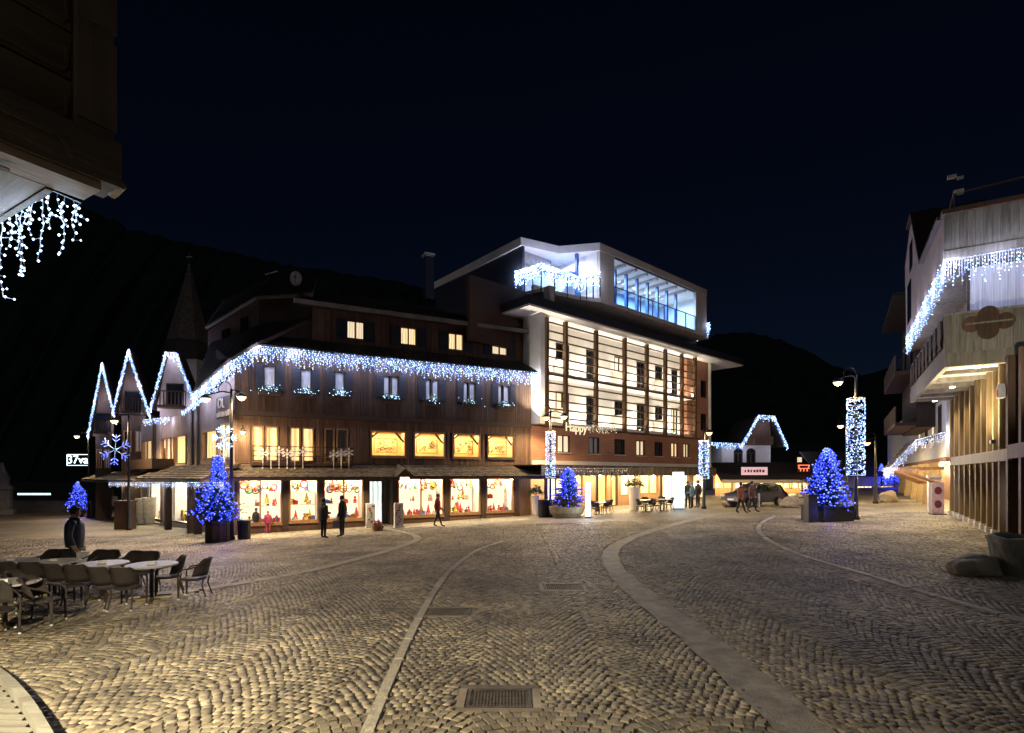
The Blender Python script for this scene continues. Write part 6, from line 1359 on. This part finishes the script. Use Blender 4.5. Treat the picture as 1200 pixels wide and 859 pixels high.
# ------------------------------------------------------------------ cafe furniture
def make_chair():
    t = thing('cafe_chair', 'x', 'chair', (0, 0, 0), 0, 'rattan cafe armchairs')
    # local -y is the front of the chair
    m = MB(); prof = []
    na, nz = 13, 5
    for i in range(nz):
        f = i / (nz - 1); z = .50 + .38 * f
        for k in range(na):
            a = math.pi * (k / (na - 1)) ; r = .27 + .03 * f; zz = z - .0
            drop = .0 if .22 < k / (na - 1) < .78 else (.20 * f * (abs(k / (na - 1) - .5) - .28) / .22)
            m.v.append((r * math.cos(a), r * .92 * math.sin(a) + .0 + .07 * f, zz - drop))
    for i in range(nz - 1):
        for k in range(na - 1): m.f.append((i * na + k, i * na + k + 1, (i + 1) * na + k + 1, (i + 1) * na + k)); m.mi.append(0)
    k0 = len(m.v)
    o = m.build('backrest', M_RATTAN, t, smooth=True); sm = o.modifiers.new('th', 'SOLIDIFY'); sm.thickness = .03
    MB().lathe([(.25, .40), (.275, .415), (.275, .445), (.24, .455)], 18, (0, -.03, 0), 1, .95).build('seat', M_RATTAN, t)
    for sg in (-1, 1):
        MB().tube([(sg * .27, -.27, .0), (sg * .275, -.28, .35), (sg * .285, -.27, .58), (sg * .30, -.18, .66), (sg * .31, -.02, .685), (sg * .29, .16, .74), (sg * .2, .30, .85)], .017, 7).build('arm', M_RATTAN, t)
        for (x, y, y2) in ((sg * .27, -.27, -.25), (sg * .22, .27, .2)):
            if y > 0: lg = MB().tube([(x * 1.12, y * 1.1, 0), (x, y2, .3), (x, y2 + .03, .45)], .017, 7).build('leg', M_RATTAN, t)
            else: lg = MB().tube([(x * 1.004, y * 1.004, .0), (x, y2, .42)], .018, 7).build('leg', M_RATTAN, t)
            MB().lathe([(.024, .0), (.024, .035)], 8, (x * (1.12 if y > 0 else 1.004), y * (1.1 if y > 0 else 1.004), 0)).build('foot_cap', M_CAP, lg)
    return t
def make_table():
    t = thing('cafe_table', 'x', 'table', (0, 0, 0), 0, 'cafe tables'); MB().lathe([(.46, .71), (.48, .72), (.48, .74), (.47, .75)], 28).build('tabletop', M_TABLE, t)
    MB().lathe([(.035, .03), (.035, .71)], 10).build('column', M_DARKMETAL, t); m = MB()
    for k in range(4): a = math.pi / 2 * k + .4; m.beam((0, 0, .03), (.34 * math.cos(a), .34 * math.sin(a), .02), .06, .035)
    m.build('foot', pm('brass_foot', (.3, .22, .08), .4, metal=.7), t)
    return t
def floor_at(px, py): return gp(px, py)
chairs = [  # px of foot centre, y, facing angle (deg, 0 = front towards the camera), label
    (229, 700, -78, 'rightmost cafe chair, at the end of the outer table'),
    (199, 697, -60, 'cafe chair behind the rightmost one, turned to the outer table'),
    (170, 690, 8, 'far side cafe chair between the outer and the bluish table'),
    (150, 689, -14, 'far side cafe chair behind the bluish table right half'),
    (124, 687, 10, 'far side cafe chair behind the bluish table left half'),
    (108, 686, -18, 'far side cafe chair right behind the standing man'),
    (72, 685, 14, 'far side cafe chair left of the standing man'),
    (53, 685, -10, 'far side cafe chair at the left end of the back row'),
    (149, 713, 188, 'front row cafe chair with its back to us nearest the outer table'),
    (124, 712, 176, 'front row cafe chair with its back to us before the bluish table'),
    (94, 708, 192, 'front row cafe chair third from the right'),
    (71, 706, 172, 'front row cafe chair fourth from the right'),
    (42, 703, 190, 'front row cafe chair fifth from the right'),
    (18, 702, 176, 'front row cafe chair at the left end'),
    (49, 731, 105, 'nearest cafe chair, seen from its side at lower left'),
    (30, 722, 100, 'cafe chair half hidden behind the nearest one'),
    (-6, 745, 60, 'cafe chair cut by the left edge of the view')]
ch0 = make_chair(); first = True
for (px, py, ang, lab) in chairs:
    o = ch0 if first else copy_tree(ch0); first = False
    o.location = gp(px, py); o.rotation_euler = (0, 0, R(ang)); o['label'] = lab; o.scale = (.84, .92, .95)
tables = [(178, 703, 'outer round cafe table by the rightmost chair'), (120, 701, 'round cafe table with the bluish top'), (64, 697, 'round cafe table before the standing man'), (14, 696, 'round cafe table at the left of the back row'), (6, 733, 'nearest round cafe table cut by the left edge')]
tb0 = make_table()
for i, (px, py, lab) in enumerate(tables):
    o = tb0 if i == 0 else copy_tree(tb0); p = gp(px, py); o.location = p; o['label'] = lab; o.rotation_euler = (0, 0, i * .9)
    ho = thing('menu_holder', 'small white card holder on the ' + lab.split(' by ')[0].split(' with ')[0].split(' before ')[0].split(' at the ')[0] + ('', ' with the bluish top', ' before the man', ' at left', '')[i], 'card holder', p + Vector((.05, -.08, .75)), .3); MB().box(-.07, .07, -.03, .03, 0, .06).build('card', M_DEFROST, ho); MB().box(-.08, .08, -.04, .04, 0, .012).build('base', M_STEEL, ho)

# ------------------------------------------------------------------ hotel terrace tables
bt0 = None
for i, (px, py, lab) in enumerate(((702, 603, 'round restaurant table under the hotel canopy left of the door'), (757, 600, 'restaurant table right of the pale planter'), (778, 599, 'restaurant table near the light totem'))):
    o = copy_tree(tb0); o.location = gp(px, py); o['label'] = lab; o['group'] = 'hotel terrace tables'
for i, (px, py, ang, lab) in enumerate(((698, 604, 40, 'dark restaurant chair at the left hotel table'), (709, 603, -70, 'dark restaurant chair right of the left hotel table'), (713, 601, -120, 'dark restaurant chair behind the left hotel table'), (751, 601, 60, 'dark restaurant chair by the pale planter'), (763, 601, -60, 'dark restaurant chair between the two hotel tables'), (769, 600, 80, 'dark restaurant chair left of the last hotel table'), (784, 599, -80, 'dark restaurant chair right of the last hotel table'), (757, 598, 10, 'dark restaurant chair behind the middle hotel table'), (776, 597, -10, 'dark restaurant chair behind the last hotel table'))):
    o = copy_tree(ch0); o.location = gp(px, py); o['label'] = lab; o.rotation_euler = (0, 0, R(ang)); o['group'] = 'hotel terrace chairs'
# ------------------------------------------------------------------ people
M_SKIN = pm('skin', (.48, .29, .2), .55, (.42, .25, .17), 12); M_HAIR = pm('dark_hair', (.025, .018, .013), .6, None, 40, (1, 1, .2), .5)
def person(label, base, rz, H, jacket, trousers, pose='stand', hood=False, puffer=False, cat='person', shoes=None, bulk=1.0, group=None, bag=None):
    k = H / 1.78; V_ = []; E__ = []; Rr = []
    def v(p, r, par=None):
        V_.append(tuple(c * k for c in p)); Rr.append((r[0] * k, r[1] * k) if isinstance(r, tuple) else (r * k, r * k))
        if par is not None: E__.append((par, len(V_) - 1))
        return len(V_) - 1
    b = bulk
    pel = v((0, 0, .97), (.155 * b, .115 * b)); wst = v((0, .005, 1.12), (.155 * b, .12 * b), pel); che = v((0, .01, 1.33), (.175 * b, .13 * b), wst); nk0 = v((0, .01, 1.48), (.10, .085), che); nk = v((0, -.005, 1.55), (.058, .06), nk0)
    h0 = v((0, -.02, 1.62), (.078, .088), nk); h1 = v((0, -.02, 1.70), (.078, .098), h0); h2 = v((0, -.015, 1.765), (.055, .07), h1)
    nose = v((0, -.125, 1.66), (.012, .014), h0)
    for sg in (-1, 1):
        st = {'stand': (.11, .0), 'walk': (.10, .22 * sg)}.get(pose, (.1, 0)); fx, fy = st
        hip = v((sg * .09, 0, .90), (.10, .105), pel); kn_ = v((sg * (fx - .01), fy * .35 - .02, .50), (.066, .07), hip); an = v((sg * fx, fy, .10), (.046, .05), kn_); ft = v((sg * (fx + .01), fy - .13, .045), (.045, .04), an); v((sg * (fx + .015), fy - .19, .035), (.035, .03), ft)
        sh = v((sg * .19, .01, 1.42), (.085 * b, .085 * b), che)
        if pose == 'pockets': el, wr = (sg * .29, .06, 1.14), (sg * .2, -.1, .97)
        elif pose == 'hold': el, wr = (sg * .25, .03, 1.14), (sg * .1, -.27, 1.12)
        elif pose == 'walk': el, wr = (sg * .26, .06 - .08 * sg, 1.14), (sg * .24, -.06 - .16 * sg, .92)
        else: el, wr = (sg * .27, .04, 1.13), (sg * .25, -.05, .88)
        e1 = v(el, .068 * b, sh); w1 = v(wr, .05, e1); d = (Vector(wr) - Vector(el)).normalized(); hd_ = v(tuple(Vector(wr) + d * .07), (.036, .022), w1)
        sd_ = Vector((0, 1, 0)) if abs(d.y) < .8 else Vector((0, 0, 1))
        for f in range(4):
            o = Vector(wr) + d * .11 + sd_ * (-.03 + .02 * f); f1 = v(tuple(o), .0095, hd_); L = (.055, .07, .065, .05)[f]; f2 = v(tuple(o + d * L * .6 + Vector((-sg * .012, 0, 0))), .009, f1); v(tuple(o + d * L + Vector((-sg * .03, 0, 0))), .008, f2)
        th = v(tuple(Vector(wr) + d * .05 - sd_ * .045), .011, hd_); v(tuple(Vector(wr) + d * .10 - sd_ * .06), .009, th)
    me = bpy.data.meshes.new('body'); me.from_pydata(V_, E__, []); o = bpy.data.objects.new('body', me); COL.objects.link(o)
    sk = o.modifiers.new('skin', 'SKIN'); sk.use_smooth_shade = True
    for i, d in enumerate(me.skin_vertices[0].data): d.radius = Rr[i]; d.use_root = (i == 0)
    ss = o.modifiers.new('sub', 'SUBSURF'); ss.levels = 2; ss.render_levels = 2
    dg = bpy.context.evaluated_depsgraph_get(); m2 = bpy.data.meshes.new_from_object(o.evaluated_get(dg)); bpy.data.objects.remove(o)
    m2.materials.clear()
    for m in (M_SKIN, jacket, trousers, shoes or M_BLACK, M_HAIR): m2.materials.append(m)
    for p in m2.polygons:
        c = p.center / k; ar = math.hypot(c.x, 0)
        if c.z > 1.535: mi = 0
        elif c.z < .105: mi = 3
        elif c.z < .86 and abs(c.x) < .22: mi = 2
        else: mi = 1
        if pose != 'pockets' and mi == 1 and c.z < (.90 if pose in ('stand', 'walk') else 0) and abs(c.x) > .19: mi = 0
        p.material_index = mi; p.use_smooth = True
    t = thing('person', label, cat, base, rz, group)
    bo = bpy.data.objects.new('body', m2); COL.objects.link(bo); bo.parent = t
    hr = MB()                                          # hair cap with a rough edge
    n = 14
    prof = [(.088, 1.63, .03), (.1, 1.68, .022), (.098, 1.735, .0), (.07, 1.785, -.012), (.02, 1.80, -.012)]
    for (r, z, oy) in prof:
        for q in range(n):
            a = 2 * math.pi * q / n; y = r * 1.13 * math.sin(a); lift = .07 * max(0, -math.sin(a)) if z < 1.7 else 0
            hr.v.append((r * math.cos(a) * k, (y - .012 + max(0, -math.sin(a)) * .03 * (z < 1.7)) * k, (z + lift) * k))
    for i in range(len(prof) - 1):
        for q in range(n): hr.f.append((i * n + q, i * n + (q + 1) % n, (i + 1) * n + (q + 1) % n, (i + 1) * n + q)); hr.mi.append(0)
    hr.f.append(tuple((len(prof) - 1) * n + q for q in range(n))); hr.mi.append(0)
    hr.build('hat' if hood else 'hair', jacket if hood else M_HAIR, t, smooth=True)
    ey_ = MB()
    for sg in (-1, 1): ey_.octa((sg * .032 * k, -.108 * k, 1.675 * k), .011 * k)
    ey_.build('eyes', M_BLACK, t)
    # jacket shell: collar, hem, and rings for a quilted jacket
    jk = MB(); rings = []
    z0, z1 = .84, 1.5; nr_ = 13 if puffer else 7
    for i in range(nr_ * (3 if puffer else 1) + 1):
        f = i / (nr_ * (3 if puffer else 1)); z = z0 + (z1 - z0) * f
        w = (.19 + .02 * math.sin(f * 3.1) - .105 * max(0, f - .82) / .18) * b; dd = (.15 + .02 * math.sin(f * 3.1) - .05 * max(0, f - .82) / .18) * b
        if puffer: q = .012 * abs(math.sin(math.pi * i / 3)); w += q; dd += q
        rings.append((w, dd, z))
    n = 18; b0 = 0
    for (w, dd, z) in rings:
        for q in range(n): a = 2 * math.pi * q / n; jk.v.append((w * math.cos(a) * k, (dd * math.sin(a) + .008) * k, z * k))
    for i in range(len(rings) - 1):
        for q in range(n): jk.f.append((i * n + q, i * n + (q + 1) % n, (i + 1) * n + (q + 1) % n, (i + 1) * n + q)); jk.mi.append(0)
    jk.tube([(.085 * math.cos(a) * k, (.085 * math.sin(a) + .005) * k, 1.52 * k) for a in np.linspace(0, 2 * math.pi, 15)], .032 * k, 7, cap=False)
    jk.build('jacket', jacket, t, smooth=True)
    return t
M_NAVY = pm('navy_quilt', (.02, .028, .055), .45, (.014, .02, .04), 12); M_DENIM = pm('dark_denim', (.025, .028, .04), .8); M_GREYC = pm('grey_coat', (.07, .065, .06), .8); M_BLACKC = pm('black_coat', (.03, .028, .028), .8); M_REDC = pm('red_coat', (.4, .04, .035), .8)
b = gp(88, 682)
man = person('man in a navy quilted jacket standing behind the cafe tables', b, R(112), 1.88, M_NAVY, M_DENIM, 'stand', puffer=True, bulk=1.12)
bagm = thing('paper_bag', 'small white bag in the hand of the man in navy', 'bag', b + Vector((.27, -.1, .48)), .4); MB().plate([(-.1, 0), (.1, 0), (.12, .3), (-.12, .3)], -.05, .05).build('bag', M_DEFROST, bagm); MB().tube([(-.08, 0, .3), (-.05, 0, .4), (.05, 0, .4), (.08, 0, .3)], .008, 5).build('handle', M_DEFROST, bagm)
person('stocky person in a dark grey coat at the shop window', gp(379, 631), R(150), 1.74, M_GREYC, M_BLACKC, 'hold', bulk=1.12)
pp = gp(401, 629); person('slim person in a dark coat carrying a bag at the shop window', pp, R(-100), 1.82, M_BLACKC, M_BLACKC, 'stand', bulk=.98)
hb = thing('shopping_bag', 'pale shopping bag hanging from the slim person', 'bag', pp + Vector((-.18, -.26, .42)), .3); MB().plate([(-.14, 0), (.14, 0), (.15, .32), (-.15, .32)], -.05, .05).build('bag', pm('lilac_bag', (.4, .36, .45), .6), hb); MB().tube([(-.08, 0, .32), (-.05, 0, .44), (.05, 0, .44), (.08, 0, .32)], .008, 5).build('handle', M_BLACK, hb)
person('child in a dark jacket before the corner shop window', gp(300, 625), R(160), 1.25, M_BLACKC, pm('red_trousers', (.22, .05, .05), .8), 'stand', hood=True)
person('small child in a pink outfit before the corner shop window', gp(314, 625), R(200), 1.1, pm('pink_outfit', (.5, .07, .14), .8), MATS['pink_outfit'], 'stand', hood=True)
pk = thing('toy_basket', 'pink heap of soft toys in a basket before the shop door', 'basket', gp(443, 622), 0); MB().lathe([(.22, 0), (.3, .22), (.31, .25), (.27, .25)], 14).build('basket', M_WARMWOOD, pk); m = MB()
for q in range(9): bauble(m, (random.uniform(-.17, .17), random.uniform(-.15, .15), .28 + random.uniform(0, .16)), .11)
m.build('soft_toys', pm('pink_plush', (.55, .25, .28), .9), pk, kind='stuff')
for i, (px, py, h, c, lab) in enumerate(((806, 595, 1.75, M_BLACKC, 'leftmost dark figure at the hotel entrance'), (811, 596, 1.65, pm('teal_coat', (.1, .16, .18), .8), 'figure in pale teal at the hotel entrance'), (818, 595, 1.78, M_BLACKC, 'rightmost dark figure at the hotel entrance'))): person(lab, gp(px, py), R(170 + i * 60), h, c, M_BLACKC, ('stand', 'hold', 'stand')[i], hood=(i == 1), group='people at the hotel entrance')
person('passer-by in a red coat walking before the shop windows', gp(513, 617), R(95), 1.66, M_REDC, M_BLACKC, 'walk')
person('passer-by in a rust red coat on the road near the hotel', gp(868, 601), R(100), 1.7, pm('rust_coat', (.28, .08, .05), .8), M_BLACKC, 'walk'); person('passer-by in a brown coat on the road before the parked car', gp(881, 600), R(80), 1.74, pm('brown_coat', (.13, .06, .045), .8), M_BLACKC, 'walk')
# ------------------------------------------------------------------ parked car
def car(p, rz, label):
    t = thing('parked_car', label, 'car', p, rz); paint = pm('blue_paint', (.016, .026, .055), .3, (.014, .022, .05), 2, metal=0.0, spec=.35)
    prof = [(-2.05, .35), (-2.1, .62), (-2.0, .86), (-1.85, .95), (-1.6, 1.4), (-1.2, 1.5), (-.2, 1.52), (.25, 1.44), (.95, .98), (1.75, .86), (2.05, .7), (2.1, .4), (1.75, .28), (-1.75, .28)]
    m = MB(); ws = [(-.86, 0), (-.8, 1), (.8, 1), (.86, 0)]; n = len(prof)
    def wz(z, y): return y * (1 - .22 * max(0, (z - .9) / .6))
    for y in (-.78, -.88, .88, .78):
        for (x, z) in prof: m.v.append((x * (.985 if abs(y) < .8 else 1), wz(z, y), z if abs(y) < .8 else max(.3, z - .03)))
    order = [0, 1, 2, 3]
    for a in range(3):
        for i in range(n): m.f.append((a * n + i, a * n + (i + 1) % n, (a + 1) * n + (i + 1) % n, (a + 1) * n + i)); m.mi.append(0)
    m.f += [tuple(range(n)), tuple(range(3 * n, 4 * n))[::-1]]; m.mi += [0, 0]
    body = m.build('body', paint, t)
    for sg in (-1, 1):
        for (xa, xb) in ((-1.35, -.35), (-.28, .62)):
            y = sg * .895
            q = [(xa, wz(.98, y) , .98), (xb, wz(.98, y), .98), (xb - (.42 if xb > 0 else .02), wz(1.4, y), 1.38), (xa + (.12 if xa < -1 else 0), wz(1.4, y), 1.4)]
            MB().add([Vector(a) + Vector((0, sg * .004, 0)) for a in q] + [Vector(a) - Vector((0, sg * .02, 0)) for a in q], BOXF).build('side_window', M_DARKGLASS, t)
        for x in (-1.3, 1.32):
            wh = MB().tube([(x, sg * .72, .32), (x, sg * .9, .32)], .32, 18).build('tyre', M_BLACK, t); MB().tube([(x, sg * .86, .32), (x, sg * .91, .32)], .2, 12).build('rim', M_STEEL, wh)
        MB().box(2.02, 2.09, sg * .72 - .16, sg * .72 + .16, .64, .76).build('headlight', M_DEFROST, t); MB().box(-2.11, -2.03, sg * .7 - .12, sg * .7 + .12, .7, .88).build('taillight', GOODCOL[0], t)
        MB().box(.5, .64, sg * .93 - .08, sg * .93 + .08, 1.0, 1.1).build('mirror', paint, t)
    MB().add([(.3, -.68, 1.43), (.3, .68, 1.43), (.93, .76, 1.02), (.93, -.76, 1.02), (.33, -.68, 1.45), (.33, .68, 1.45), (.97, .76, 1.03), (.97, -.76, 1.03)], BOXF).build('windscreen', M_DARKGLASS, t)
    MB().add([(-1.64, -.66, 1.38), (-1.64, .66, 1.38), (-1.87, .76, 1.0), (-1.87, -.76, 1.0), (-1.67, -.66, 1.4), (-1.67, .66, 1.4), (-1.9, .76, 1.0), (-1.9, -.76, 1.0)], BOXF).build('rear_window', M_DARKGLASS, t)
    MB().box(2.1, 2.12, -.26, .26, .42, .54).build('number_plate', M_DEFROST, t); MB().box(-2.12, -2.1, -.26, .26, .5, .62).build('number_plate', M_DEFROST, t)
    return t
car(gp(884, 593), R(205), 'dark blue parked car at the street end before the pavilion')
